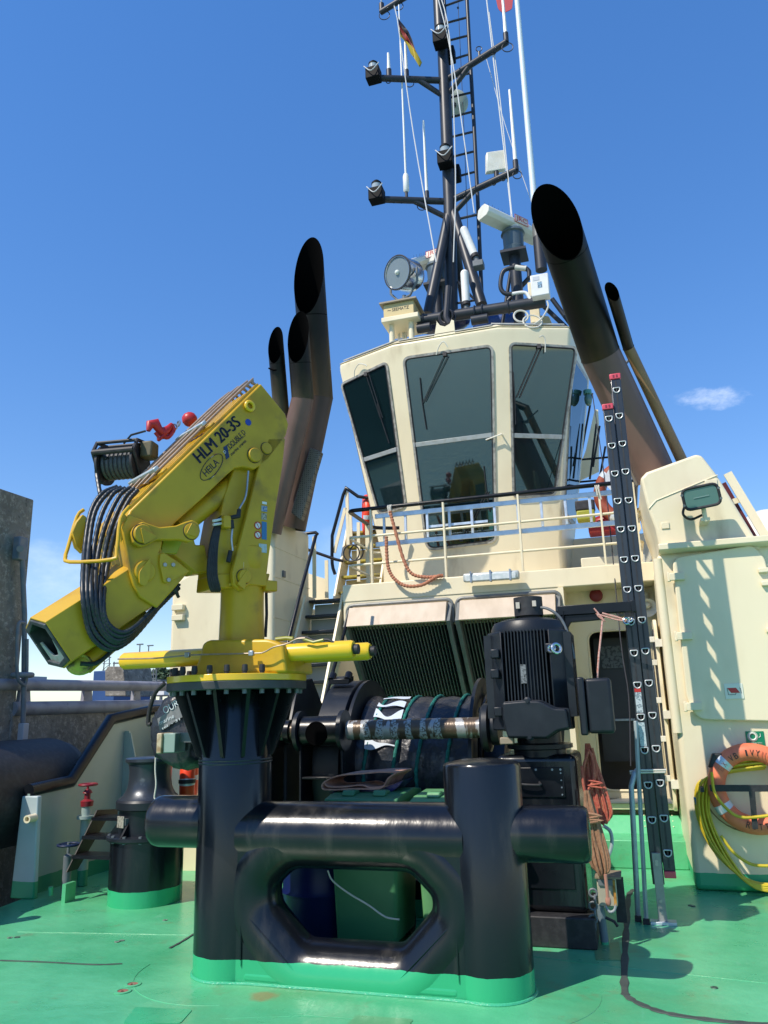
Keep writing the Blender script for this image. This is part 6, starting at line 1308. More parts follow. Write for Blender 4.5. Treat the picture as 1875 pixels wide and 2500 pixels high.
build('hook', MB().tube([PC(x, y+6, -.34) for x, y in [(362, 1046), (366, 1030), (380, 1028), (388, 1042), (398, 1052), (412, 1040), (420, 1030)]], [.016, .030, .036, .030, .036, .028, .018], 12, smooth=0), mat('hook_red', (.50, .022, .018), .4, base2=(.36, .02, .016), scale=14), hk, angle=60)
build('hook_point', MB().tube([PC(x, y+6, -.32) for x, y in [(400, 1056), (388, 1068), (386, 1060), (378, 1050)]], .012, 10, smooth=4).tube([PC(x, y+6, -.33) for x, y in [(396, 1058), (410, 1062), (424, 1044), (420, 1032)]], .016, 10, smooth=4), mat('hook_red', (.50, .022, .018), .4, base2=(.36, .02, .016), scale=14), hk)
build('chain_link', MB().torus(PC(426, 1042, -.34), CNv, .02, .007, 16, 6).torus(PC(436, 1034, -.34), CD, .02, .007, 16, 6), steel, hk)
build('ball_weight', MB().lathe([(.02, -.058), (.04, -.046), (.058, -.02), (.061, 0), (.058, .02), (.04, .046), (.02, .058)], PC(463, 1024, -.42), 28, axis=CD), mat('hook_red', (.50, .022, .018), .4, base2=(.36, .02, .016), scale=14), hk, angle=60)

# ================================================================= WINCH
tw = thing('towing_winch', (-1.9, 7.0, 0), 'black towing winch with covered drum and big side discs', 'winch')
DY = 7.35; dz_ = 1.12; xl_, xr_ = -2.42, -1.32; Rd = .62
q = PY(1180, 1640, 7.35)
def disc(x, r, th, nm='drum_flange', hole=0.0): return build(nm, MB().lathe([(.08, 0), (r, 0), (r, th), (r-.02, th+.001), (.08, th)], (x, DY, dz_), 72, axis=(1, 0, 0)), motorm, tw)
disc(-1.32, .78, .03); disc(-2.42, .80, .03)
build('brake_cover', MB().lathe([(.80, 0), (.80, .24), (.76, .26), (.3, .26)], (-2.70, DY, dz_), 72, axis=(1, 0, 0)), motorm, tw)
build('brake_bracket', MB().obox((-2.60, DY-.30, dz_+.80), X_*.20, Vector((0, .14, .03)), Z_*.05).cyl((-2.68, DY-.36, dz_+.80), (-2.68, DY-.30, dz_+.86), .035, n=12).cyl((-2.52, DY-.36, dz_+.80), (-2.52, DY-.30, dz_+.86), .035, n=12), black_up, tw, bevel=.006)
mb = MB()
for k in range(8): a = 2*math.pi*k/8; mb.bar(Vector((-1.25, DY, dz_)), Vector((-1.25, DY+.7*math.cos(a), dz_+.7*math.sin(a))), .05, .02, up=(1, 0, 0))
mb.torus((-1.25, DY, dz_), X_, .62, .02, 48, 6); build('disc_spokes', mb, black_up, tw)
build('hub', MB().lathe([(.22, 0), (.22, .18), (.16, .2)], (-1.27, DY-.1, dz_+.02), 40, axis=(1, 0, 0)), black_up, tw)
# covered drum: canvas with folds
n, m_ = 96, 26; mb = MB(); bm = mb.bm; g = []
for i in range(m_+1):
    x = -2.36+(1.03)*i/m_; row = []
    for j in range(n):
        a = 2*math.pi*j/n; dn = max(0, -math.sin(a))
        rr_ = Rd*(1+.007*math.sin(5*a+i*.9)+.006*math.sin(13*a+i*.5)+dn*.035*math.sin(7*a+i*.35)) + (.02 if i in (0, 1) else 0)
        for s_x in (-2.24, -1.97, -1.76, -1.50): rr_ -= .022*math.exp(-((x-s_x)/.035)**2)
        row.append(bm.verts.new((x, DY+rr_*math.cos(a), dz_+rr_*math.sin(a))))
    g.append(row)
for i in range(m_):
    for j in range(n): bm.faces.new((g[i][j], g[i][(j+1) % n], g[i+1][(j+1) % n], g[i+1][j]))
build('drum_cover', mb, canvas, tw, angle=80)
for k, sx_ in enumerate((-2.24, -1.97, -1.76, -1.50)):
    build('strap_rope', MB().tube([Vector((sx_+.10*max(0, math.sin(a))-.05, DY+(Rd+.006)*math.cos(a), dz_+(Rd+.006)*math.sin(a))) for a in [2*math.pi*j/150 for j in range(150)]], [.016+.003*math.sin(j*2.2) for j in range(150)], 8, closed=True), ropeg, tw)
# pale zigzag print on the cover
def onc(x, a, off=.004): return Vector((x, DY-(Rd+off)*math.cos(a), dz_+(Rd+off)*math.sin(a)))
for a0, x0, x1, hgt, pk in [(1.30, -2.22, -1.96, .10, .02), (1.06, -2.24, -1.97, .12, .04), (.80, -2.24, -1.97, .13, .05), (.56, -2.27, -1.98, .12, .02), (.32, -2.28, -2.0, .12, -.04)]:
    A = []; 
    mb = MB(); N_ = 16; tops = []; bots = []
    for i in range(N_+1):
        t_ = i/N_; x = x0+(x1-x0)*t_; z_ = .035*math.sin(t_*7+a0*9); tops.append(onc(x, a0+z_+(hgt+.04)*(.55+.45*math.sin(t_*5+a0*3))*(1-t_*.45), .024)); bots.append(onc(x, a0+z_*.6-.03-pk*t_, .024))
    TV = [mb.bm.verts.new(p) for p in tops]; BV = [mb.bm.verts.new(p) for p in bots]
    for i in range(N_): mb.bm.faces.new((TV[i], TV[i+1], BV[i+1], BV[i]))
    build('cover_print', mb, canvasw, tw)
# spooling shaft in front
sy_, sz_ = 6.45, 1.475
a = PY(905, 1776, sy_); b = PY(1180, 1774, sy_)
build('spooling_shaft', MB().cyl((-2.32, sy_, sz_), (-1.12, sy_, sz_), .082, n=32), grease, tw)
for k in range(6): build('fibre_band', MB().tube([(-2.17+.125*k, sy_, sz_), (-2.13+.125*k, sy_, sz_), (-2.12+.125*k, sy_, sz_+.001)], .0845, 24), mat('pale_fibres', (.36, .39, .39), .8, base2=(.10, .085, .07), scale=60, thr=(.45, .6), bump=.003, bscale=90), tw)
build('shaft_bearing', MB().lathe([(.17, 0), (.19, .02), (.19, .06), (.14, .08), (.14, .14)], (-1.16, sy_, sz_), 40, axis=(1, 0, 0)), motorm, tw)
build('spooling_head', MB().cyl((-2.74, sy_, sz_), (-2.36, sy_, sz_), .125, n=36), black_up, tw)
for x in (-2.78, -2.38): build('head_flange', MB().lathe([(.17, 0), (.17, .035), (.02, .036)], (x, sy_, sz_), 40, axis=(1, 0, 0)), motorm, tw)
build('fairlead_hole', MB().torus((-2.57, sy_-.12, sz_-.02), Y_, .09, .012, 32, 8).cyl((-2.57, sy_-.13, sz_-.02), (-2.57, sy_-.10, sz_-.02), .085, n=30), soot, tw)  # black disc stands in for the dark of the hole
build('head_column', MB().box((-2.76, sy_-.05, 0), (-2.74, sy_+.3, 1.5)).box((-2.38, sy_-.05, 0), (-2.36, sy_+.3, 1.5)).box((-2.74, sy_-.04, 1.08), (-2.38, sy_+.2, 1.10)), black_up, tw, bevel=.004)
build('left_shaft', MB().cyl((-3.15, sy_, sz_), (-2.78, sy_, sz_), .075, n=24), grease, tw)
for x, r_k in ((-3.0, .13), (-2.9, .10)): build('shaft_collar', MB().cyl((x, sy_, sz_), (x+.05, sy_, sz_), r_k, n=30), black_up, tw)
# side frame plates left of the winch
build('side_frame', MB().prism([(-2.95, 6.5, 0), (-2.95, 6.5, 1.35), (-2.95, 6.72, 1.80), (-2.95, 6.9, 1.93), (-2.95, 7.1, 1.95), (-2.95, 7.9, 1.2), (-2.95, 7.9, 0)], (.03, 0, 0)), motorm, tw, bevel=.004)
build('side_frame', MB().prism([(-3.12, 6.1, .85), (-3.12, 6.1, 1.40), (-3.12, 6.3, 1.62), (-3.12, 6.9, 1.9), (-3.12, 7.3, 1.7), (-3.12, 7.3, .7)], (.04, 0, 0)), black_up, tw)
build('frame_post', MB().box((-3.15, 6.25, 0), (-3.02, 6.45, 1.0)), black_up, tw); build('bed', MB().box((-3.0, 6.6, 0), (-.95, 7.95, .28)), black, tw, bevel=.01)

# winch motor (upright) on its gearbox
md = thing('winch_motor', (-.70, 6.3, 0), 'upright black finned electric motor on a tall gearbox casing', 'motor')
mx, my = -.715, 6.30; zt0, zt1 = 1.46, 2.20; hw = .30
def mz(y, Yd=6.0): return PY(1300, y, Yd).z
# body
build('body', MB().lathe([(.25, 0), (.29, .02), (.29, .72), (.27, .76)], (mx, my, 1.45), 48), motorm, md)
fb = MB()
for k in range(13): x = mx-.15+.30*k/12; fb.box((x-.0045, my-.335, 1.62), (x+.0045, my-.24, 2.20))
for k in range(9): y = my-.20+.40*k/8; fb.box((mx+.24, y-.0045, 1.55), (mx+.335, y+.0045, 2.18)); fb.box((mx-.335, y-.0045, 1.55), (mx-.24, y+.0045, 2.18))
build('cooling_fins', fb, motorm, md, smooth=False)
cp = MB(); cp.prism([(mx-.30, my-.20, 1.50), (mx-.18, my-.32, 1.50), (mx-.165, my-.30, 2.20), (mx-.30, my-.18, 2.20)], (0, .0, .0)) if False else None
for sx_ in (-1, 1): build('corner_rib', MB().prism([(mx+sx_*.315, my-.16, 1.46), (mx+sx_*.18, my-.33, 1.46), (mx+sx_*.165, my-.27, 1.46), (mx+sx_*.26, my-.14, 1.46)], (0, 0, .74)), motorm, md, bevel=.012)
build('top_cover', MB().lathe([(.30, 0), (.30, .04), (.275, .09), (.20, .115), (.10, .12), (.01, .12)], (mx, my, 2.19), 48), motorm, md, angle=45)
build('fan_guard', MB().lathe([(.115, 0), (.115, .15), (.108, .15), (.108, 0)], (mx+.01, my, 2.335), 36), rubber, md); build('guard_neck', MB().cyl((mx+.01, my, 2.30), (mx+.01, my, 2.34), .085, n=24), rubber, md); build('guard_slot', MB().box((mx-.075, my-.118, 2.39), (mx-.045, my-.10, 2.44)).box((mx+.055, my-.118, 2.40), (mx+.085, my-.092, 2.445)), mat('slot_pale', (.5, .45, .38), .6), md)
tcm = [(mx-.175, my-.34, 1.475), (mx-.19, my-.34, 1.56), (mx-.185, my-.34, 1.665), (mx-.02, my-.34, 1.675), (mx+.09, my-.34, 1.67), (mx+.19, my-.34, 1.615), (mx+.275, my-.34, 1.61), (mx+.285, my-.34, 1.47), (mx+.20, my-.34, 1.455), (mx+.12, my-.34, 1.405), (mx-.16, my-.34, 1.415)]
build('terminal_cover', MB().prism(rnd([Vector(p)+Y_*.0 for p in tcm], .018), (0, -.10, 0)), motorm, md, bevel=.018, seg=4)
build('terminal_rim', MB().prism([Vector(p)+(Vector(p)-Vector((mx, my-.34, 1.545)))*.05 for p in rnd([Vector(p) for p in tcm], .018)], (0, .05, 0)), motorm, md, bevel=.004)
for z_ in (1.672, 1.418): build('cover_bolt', MB().lathe([(.028, 0), (.028, .03), (.014, .035), (.014, .05)], (mx+.0, my-.40, z_), 16, axis=(0, -1, 0)), motorm, md)
for x, z_ in [(mx-.23, 2.03), (mx-.23, 1.60), (mx-.24, 1.88)]: build('lug', MB().box((x-.035, my-.35, z_-.035), (x+.03, my-.26, z_+.035)), motorm, md, bevel=.008)
build('lug', MB().box((mx+.15, my-.34, 2.02), (mx+.24, my-.24, 2.09)), motorm, md, bevel=.008)
build('eye_bolt', MB().torus((mx+.235, my-.38, 2.045), (.6, -1, .2), .034, .012, 24, 10).torus((mx+.20, my-.36, 2.045), (-.6, -1, .2), .028, .011, 20, 8), stain, md)
build('name_plate', MB().box((mx-.045, my-.339, 1.80), (mx-.005, my-.336, 1.94)), mat('nameplate', (.25, .25, .25), .4, .4, base2=(.03, .03, .03), scale=90), md)
# pipe on the motor side, cable
build('conduit', MB().tube([(mx+.02, my, 2.36), (mx+.14, my-.06, 2.39), (mx+.26, my-.08, 2.30), (mx+.32, my-.08, 2.12), (mx+.34, my-.08, 1.98)], .012, 10, smooth=6), gray, md)
build('side_terminal_box', MB().box((mx+.415, my-.36, 1.43), (mx+.60, my-.10, 1.82)), motorm, md, bevel=.025, seg=4); build('side_box_lid', MB().box((mx+.36, my-.38, 1.42), (mx+.412, my-.08, 1.83)), motorm, md, bevel=.012)
# neck and gearbox
build('neck', MB().lathe([(.20, 0), (.20, .05), (.25, .06), (.25, .09), (.17, .10), (.17, .20)], (mx+.02, my, 1.26), 40), black_up, md); build('brass_foot', MB().obox((mx-.2, my-.2, 1.385), X_*.10, Y_*.08, Z_*.05), mat('old_cream', (.3, .25, .18), .6), md, bevel=.006)
build('gearbox_casing', MB().box((mx-.30, my-.20, .20), (mx+.30, my+.45, 1.28)), black, md, bevel=.05, seg=5); build('casing_foot', MB().box((mx-.36, my-.30, 0), (mx+.34, my+.5, .20)), rubber, md, bevel=.01)
build('inspection_cover', MB().box((mx-.15, my-.212, .98), (mx+.20, my-.2, 1.19)), black_up, md, bevel=.004); build('cover_handle', MB().tube([(mx-.12, my-.212, 1.085), (mx-.12, my-.25, 1.075), (mx+.02, my-.25, 1.07), (mx+.02, my-.212, 1.085)], .009, 8, smooth=3), rubber, md)
build('lower_cover', MB().box((mx-.2, my-.212, .36), (mx+.22, my-.2, .80)), black_up, md, bevel=.004); build('cover_handle', MB().tube([(mx-.22, my-.212, .62), (mx-.22, my-.26, .61), (mx-.06, my-.26, .61), (mx-.06, my-.212, .62)], .008, 8), rubber, md)
mb = MB()
for x in (-.13, 0, .12, .18): mb.cyl((mx+x, my-.218, 1.175), (mx+x, my-.212, 1.175), .008, n=8)
for z_ in (1.15, 1.1, 1.05, 1.0): mb.cyl((mx+.18, my-.218, z_), (mx+.18, my-.212, z_), .006, n=8)
build('cover_bolts', mb, steel, md)
# black bracket arm holding the ladder
t = thing('bracket_arm', (.0, 6.6, 0), 'black box section arm reaching out to the upright ladder', 'bracket')
build('arm', MB().box((-.50, 6.60, 2.36), (.115, 6.70, 2.44)), black_up, t, bevel=.004); build('arm_web', MB().prism([(-.50, 6.62, 2.36), (-.10, 6.62, 2.36), (-.14, 6.62, 2.31), (-.40, 6.62, 2.30), (-.52, 6.62, 2.12), (-.56, 6.62, 2.2)], (0, .06, 0)), black_up, t, bevel=.004); build('arm_column', MB().bar((-.46, 6.65, 2.4), (-.62, 6.75, 1.2), .08, .08), black_up, t); build('end_cap', MB().box((.09, 6.585, 2.355), (.13, 6.715, 2.445)), black_up, t, bevel=.003)
# pink rope on the arm
t = thing('thin_rope', PY(1470, 1500, 6.5), 'thin pink white rope tied from the bracket arm to the ladder', 'rope')
build('strand', MB().tube([PY(x, y, 6.55) for x, y in [(1450, 1485), (1475, 1515), (1458, 1500), (1500, 1512), (1528, 1517)]], .007, 8, smooth=3).tube([PY(x, y, 6.55) for x, y in [(1470, 1497), (1500, 1505), (1530, 1514)]], .008, 8), mat('pink_rope', (.60, .36, .30), .7, base2=(.45, .15, .1), scale=90), t)
build('strand', MB().tube([PY(1471, 1516, 6.55), PY(1462, 1600, 6.5), PY(1457, 1672, 6.45)], .008, 8), mat('pink_rope', (.5, .3, .25)), t); build('shackle', MB().torus(PY(1529, 1516, 6.55), (.3, -1, 0), .024, .007, 16, 6).torus(PY(1538, 1513, 6.55), (-.3, -1, .5), .02, .006, 16, 6), stain, t)

# ================================================================= BLACK LADDER
ld = thing('combination_ladder', (.03, 6.8, 0), 'tall black combination ladder standing upright with white rung ends', 'ladder')
LYY = 6.8
def stile_box(x0, x1, z0_, z1_, y0_, y1_, nm='stile', mt=None): return build(nm, MB().box((x0, y0_, z0_), (x1, y1_, z1_)), mt or mat('ladder_black', (.018, .022, .028), .35, base2=(.03, .035, .042), scale=8, stretch=(1, 1, .1), coat=.2), ld, bevel=.006)
ca = PY(1538, 1500, LYY).x; cb_ = PY(1566, 1500, LYY).x; wS = .088
ztA = PY(1482, 1000, LYY).z; zbA = PY(1608, 2160, LYY).z; ztB = PY(1494, 925, LYY).z; zbB = PY(1624, 2128, LYY).z
for (cx_, zb1, zt1, yo, sp) in ((ca, zbA, ztA, 0, 0), (cb_, zbB, ztB, .02, .0)):
    stile_box(cx_-wS/2, cx_+wS/2, zb1, zt1, LYY+yo, LYY+yo+.028)
    stile_box(cx_-wS/2, cx_+wS/2, zb1, zt1, LYY+yo+.33, LYY+yo+.358)
    build('stile_groove', MB().box((cx_-.006, LYY+yo-.003, zb1+.02), (cx_+.006, LYY+yo-.0005, zt1-.02)), rubber, ld)
    build('cap', MB().box((cx_-wS/2-.006, LYY+yo-.01, zt1), (cx_+wS/2+.004, LYY+yo+.04, zt1+.055)), pinkp, ld, bevel=.008); build('cap_mark', MB().box((cx_-.022, LYY+yo-.012, zt1+.015), (cx_-.006, LYY+yo-.01, zt1+.04)).box((cx_+.006, LYY+yo-.012, zt1+.015), (cx_+.022, LYY+yo-.01, zt1+.04)), mat('cap_dark', (.2, .01, .03), .5), ld)
rowsA = [1018, 1086, 1148, 1221, 1299, 1374, 1449, 1593, 1669, 1751, 1832, 1914, 2000]
def rungend(cx_, y, yo):
    lo_ = None; z_ = None
    # height on this stile whose image row is y
    a_, b_ = 0.0, 6.0
    for _ in range(40):
        m2 = (a_+b_)/2; p = np.array((cx_, LYY+yo, m2))-CAM; row = CY-F*(p@_u)/(p@_f)
        if row > y: a_ = m2
        else: b_ = m2
    z_ = a_; Yf = LYY+yo-.004
    D = rnd([(cx_-.030, Yf, z_+.020), (cx_+.030, Yf, z_+.020), (cx_+.024, Yf, z_-.016), (cx_, Yf, z_-.030), (cx_-.024, Yf, z_-.016)], .012)
    t_ = MB().tube(D, .0052, 8, closed=True); r_ = build('rung', MB().tube([(cx_, LYY+yo+.002, z_-.002), (cx_, LYY+yo+.34, z_-.002)], .020, 12), alu, ld); build('rung_end', t_, mat('rung_end_white', (.55, .56, .56), .4, .3), r_)
    build('rung_hollow', MB().prism([p*1.0+Y_*.003 for p in D], (0, .001, 0)), soot, r_)  # black sheet painted as the shade inside the rung
for y in [1022, 1088, 1156, 1223, 1292, 1366, 1439, 1518, 1594, 1672, 1750, 1831, 1916, 2001]: rungend(ca, y, 0)
for y in [952, 1015, 1083, 1151, 1221, 1290, 1363, 1436, 1513, 1589, 1667, 1746, 1827, 1911, 1997, 2082]: rungend(cb_, y, .02)
build('foot_block', MB().box((cb_-wS/2, LYY+.01, zbB-.05), (cb_+wS/2, LYY+.06, zbB)), pinkp, ld, bevel=.006)
p1, p2 = PY(1597, 2082, LYY-.02), PY(1617, 2255, LYY-.02)
build('stabiliser_leg', MB().box((ca-.03, LYY-.03, .02), (ca+.035, LYY-.005, p1.z)), mat('galv_leg', (.33, .34, .31), .5, .4, base2=(.26, .27, .25), scale=12), ld, bevel=.003); build('foot_plate', MB().box((ca-.09, LYY-.07, .0), (ca+.10, LYY+.03, .02)), alu, ld, bevel=.002)
mb = MB()
for z_ in (.08, .16, .42, p1.z-.06): mb.cyl((ca, LYY-.036, z_), (ca, LYY-.03, z_), .012, n=10)
build('leg_bolts', mb, whiteb, ld)
def lab(y0, y1, mt, nm='label'):
    a_, b_ = PY(1550, y1, LYY), PY(1550, y0, LYY); return build(nm, MB().box((ca-.028, LYY-.005, a_.z), (ca+.022, LYY-.0032, b_.z)), mt, ld)
lab(1682, 1740, mat('ladder_label', (.50, .56, .58), .4, base2=(.2, .25, .28), scale=70, thr=(.52, .56))); lab(1764, 1822, mat('ladder_label_b', (.46, .54, .56), .4, base2=(.25, .32, .36), scale=80, thr=(.55, .6))); 
build('label_header', MB().box((ca-.028, LYY-.0065, PY(1550, 1690, LYY).z), (ca+.022, LYY-.005, PY(1550, 1681, LYY).z)), redp, ld)
zz = PY(1570, 1880, LYY).z; build('tie', MB().tube([(ca-.13, LYY-.012, zz-.01), (ca-.04, LYY-.015, zz), (cb_+.05, LYY-.01, zz), (cb_+.05, LYY+.1, zz)], .008, 8).tube([(ca-.13, LYY-.012, zz-.025), (ca-.04, LYY-.015, zz-.018), (cb_+.05, LYY-.01, zz-.016)], .007, 8), ropew, ld)
t = thing('aluminium_prop', (-.15, 6.7, 0), 'pair of pale aluminium legs leaning against the black ladder', 'ladder legs')
sa = PY(1545, 1885, 6.72); build('leg', MB().tube([PZ(1558, 2243, .01), PY(1548, 2050, 6.70), PY(1541, 1920, 6.74), PY(1549, 1890, 6.76), PY(1556, 1880, 6.8)], .021, 12), mat('prop_pale', (.40, .47, .48), .45, .3, base2=(.34, .4, .41), scale=10), t, angle=50)
build('leg', MB().bar(PZ(1578, 2250, .01), PY(1552, 1760, 6.75), .045, .022), mat('prop_pale', (.4, .47, .48)), t, bevel=.003)
for x, y in [(1578, 2250), (1558, 2243)]: build('rubber_foot', MB().obox(PZ(x, y, .02), X_*.05, Y_*.04, Z_*.035), rubber, t)

# ================================================================= ROPE COILS, BOX
def hank(cx0, cy0, cx1, cy1, wid, Yd, mt, lb, k=14, r=.0085, grp='rope hanks'):
    t = thing('rope_hank', PY((cx0+cx1)/2, cy1, Yd), lb, 'rope', grp); rnd_ = random.Random(int(cx0+cy0))
    for i in range(k):
        s = (i/(k-1)-.5)*2; j = rnd_.uniform(-.15, .15)
        pts = [PY(cx0+s*wid*.15, cy0, Yd-.02*rnd_.random()), PY(cx0+(cx1-cx0)*.35+s*wid*.75+j*8, cy0+(cy1-cy0)*.4, Yd-.03*rnd_.random()), PY(cx0+(cx1-cx0)*.8+s*wid+j*8, cy0+(cy1-cy0)*.8, Yd-.04*rnd_.random()), PY(cx1+s*wid*.55, cy1-abs(s)*14+rnd_.uniform(-8, 4), Yd-.03*rnd_.random()), PY(cx1-s*wid*.2, cy1-22+rnd_.uniform(-8, 6), Yd+.02)]
        build('strand', MB().tube(pts, r, 7, smooth=5), mt, t)
    return t
t = hank(1434, 1815, 1474, 2015, 27, 6.18, roper, 'red brown rope hank hanging by the motor, the upper one', 20, .0062)
build('wrap', MB().tube([PY(x, y, 6.12) for x, y in [(1436, 1905), (1468, 1912), (1438, 1918), (1470, 1924)]], .007, 7, smooth=5).tube([PY(x, y, 6.1) for x, y in [(1420, 1870), (1425, 1920), (1436, 1960)]], .010, 7, smooth=4), roper, t)
build('turns', MB().tube([PY(x, y, 6.13) for x, y in [(1438, 1830), (1424, 1880), (1430, 1930), (1450, 1900), (1446, 1850), (1436, 1830)]], .012, 7, smooth=5).tube([PY(x, y, 6.15) for x, y in [(1445, 1826), (1456, 1880), (1440, 1935)]], .012, 7, smooth=5), roper, t)
t = hank(1432, 1930, 1470, 2140, 24, 6.05, ropeb, 'tan rope hank hanging below the red one down to the box', 14, .0095)
build('wrap', MB().tube([PY(x, y, 5.99) for x, y in [(1428, 1985), (1462, 1992), (1430, 2000), (1464, 2004), (1432, 2010)]], .011, 7, smooth=4), ropeb, t)
build('tail', MB().tube([PY(x, y, 6.0) for x, y in [(1478, 2135), (1482, 2170), (1484, 2195)]], .012, 8).ball(PY(1485, 2200, 6.0), .022, (.9, .6, 1.6)), mat('pink_tail', (.42, .2, .14), .8), t)
t = thing('switch_box', PY(1485, 2200, 6.15), 'rust stained cream switch box on a post beside the gearbox', 'electrical box')
a, b = PY(1462, 2212, 6.12), PY(1502, 2145, 6.12); build('box', MB().box((a.x, 6.12, a.z), (b.x, 6.25, b.z)), mat('box_cream', (.42, .40, .30), .5, base2=(.35, .33, .25), scale=8), t, bevel=.006)
build('rusty_edge', MB().box((b.x-.022, 6.112, a.z+.01), (b.x-.004, 6.12, b.z-.01)), mat('box_rust', (.5, .25, .04), .7, base2=(.25, .1, .02), scale=30), t); build('rusty_lid', MB().box((a.x-.01, 6.10, b.z), (b.x+.04, 6.35, b.z+.012)), mat('box_lid', (.25, .2, .13), .7), t); build('grey_top', MB().box((a.x+.01, 6.105, b.z-.045), (b.x-.02, 6.12, b.z-.005)), gray, t)
q = PZ(1478, 2298, 0); build('post', MB().tube([Vector((q.x, 6.16, 0)), Vector((q.x-.01, 6.16, a.z))], .028, 14), mat('post_blue_grey', (.13, .18, .20), .5, foot=(.02, GREEN)), t); build('back_plate', MB().box((b.x-.02, 6.26, .12), (b.x+.05, 6.29, b.z-.02)), rubber, t)
build('cable', MB().tube([PY(x, y, 6.12) for x, y in [(1478, 2212), (1488, 2226), (1500, 2222), (1504, 2205)]], .009, 8, smooth=4), mat('cable_grey', (.3, .33, .35), .5), t)
t = thing('grey_hose_loop', PY(1485, 2060, 6.2), 'pale grey hose bulging out beside the rope hanks', 'hose'); build('hose', MB().tube([PY(x, y, 6.3) for x, y in [(1472, 2015), (1490, 2030), (1494, 2060), (1486, 2088), (1476, 2100)]], .013, 8, smooth=5), mat('hose_grey', (.35, .42, .42), .4), t)
t = thing('mooring_chain_gear', PY(1440, 2240, 6.1), 'dark shackles and gear hanging at the gearbox foot', 'shackle')
mb = MB()
for k in range(6): mb.torus(PY(1448+(k % 2)*5, 2180+k*16, 6.04), (1, 0, 0) if k % 2 else (0, 1, 0), .026, .008, 16, 6)
build('links', mb, gray, t); mb = MB().tube([PY(x, y, 6.1) for x, y in [(1478, 2240), (1500, 2250), (1508, 2262)]], .010, 8); build('tap', mb, rubber, t)

# ================================================================= BINS, BARREL, MAT
def bin_(x0, x1, yb, zt_b, mt, lidm, lb):
    t = thing('wheelie_bin', ((x0+x1)/2, yb+.3, 0), lb, 'wheelie bin', 'green wheelie bins'); tp = .045
    b8 = [(x0+tp, yb+tp, .05), (x1-tp, yb+tp, .05), (x1-tp, yb+.55, .05), (x0+tp, yb+.55, .05)]; t8 = [(x0+.01, yb, zt_b-.05), (x1-.01, yb, zt_b-.05), (x1-.01, yb+.6, zt_b-.05), (x0+.01, yb+.6, zt_b-.05)]
    mb = MB(); A = [mb.bm.verts.new(p) for p in b8]; B = [mb.bm.verts.new(p) for p in t8]
    for i in range(4): mb.bm.faces.new((A[i], A[(i+1) % 4], B[(i+1) % 4], B[i]))
    mb.bm.faces.new(A[::-1]); mb.bm.faces.new(B); build('body', mb, mt, t, bevel=.03, seg=4)
    build('rim', MB().box((x0-.005, yb-.015, zt_b-.09), (x1+.005, yb+.6, zt_b-.05)), mt, t, bevel=.008)
    lid = build('lid', MB().prism([(x0-.01, yb-.03, zt_b-.055), (x0-.01, yb-.03, zt_b-.02), (x0-.01, yb+.08, zt_b+.0), (x0-.01, yb+.45, zt_b+.015), (x0-.01, yb+.66, zt_b-.01), (x0-.01, yb+.66, zt_b-.055)], (x1-x0+.02, 0, 0)), lidm, t, bevel=.010, seg=3)
    for xx in (x0+.10, x1-.20): build('lid_grip', MB().prism([(xx, yb+.03, zt_b-.005), (xx, yb+.06, zt_b+.032), (xx, yb+.16, zt_b+.028), (xx, yb+.18, zt_b+.0)], (.10, 0, 0)), lidm, lid, bevel=.01)
    for xx in (x0+.05, x1-.12): build('wheel', MB().cyl((xx, yb+.52, .10), (xx+.06, yb+.52, .10), .10, n=24), rubber, t)
    return t
zb1 = PY(880, 1945, 5.75).z
bin_(-2.20, -1.66, 5.62, zb1+.02, binm, binm, 'dark green wheelie bin behind the bitt frame, with a folded mat on its lid')
bin_(-1.58, -1.05, 5.72, zb1-.0, binm2, binm2, 'light green wheelie bin right of the dark one, mostly behind the right bitt post')
t = thing('blue_barrel', (-2.38, 6.1, 0), 'dark blue plastic barrel seen through the bitt opening', 'barrel'); build('body', MB().lathe([(.22, 0), (.26, .05), (.27, .3), (.285, .33), (.27, .36), (.27, .62), (.285, .65), (.27, .68), (.25, .86), (.20, .9), (.01, .9)], (-2.40, 5.95, 0), 40), bluep, t, angle=50)
o = build('blue_bag', MB().ball((-1.46, 5.62, .06), .10, (1.2, .7, .6)).ball((-1.38, 5.64, .05), .08, (1.2, .8, .6)), blueb, angle=80); tag(o, 'bright blue plastic bag on the deck behind the bitt', 'bag')
o = build('tow_string', MB().tube([PY(x, y, 5.50) for x, y in [(800, 2125), (812, 2150), (850, 2180), (900, 2210), (940, 2238), (975, 2245)]], .006, 6, smooth=5), ropew); tag(o, 'thin white string sagging across the dark green bin', 'string')
t = thing('folded_mat', (-1.95, 5.95, zb1+.05), 'folded brown mat lying on the dark green bin', 'mat')
def sheet(path, wid, th, mt, nm, par, Y0, dirv):
    P = spline(path, 6); mb = MB(); n_ = len(P); T = []; Bt = []
    for i, p in enumerate(P):
        tg = (P[min(i+1, n_-1)]-P[max(i-1, 0)]).normalized(); nr = Vector((-tg.z, 0, tg.x)); T.append(p+nr*th); Bt.append(p-nr*th)
    loop = T+Bt[::-1]; mb.prism(loop, dirv); return build(nm, mb, mt, par, angle=50)
zl = zb1+.035
mp_ = [(792, 1918), (800, 1926), (850, 1920), (930, 1925), (965, 1905), (930, 1895), (860, 1900), (805, 1912), (790, 1925), (800, 1935), (860, 1934), (930, 1926), (975, 1890), (960, 1884), (860, 1884), (815, 1902), (795, 1915)]
mp2 = [(797, 1922), (812, 1926), (880, 1920), (930, 1924)]
outer = [(790, 1922), (800, 1908), (830, 1893), (880, 1888), (945, 1884), (967, 1887)]
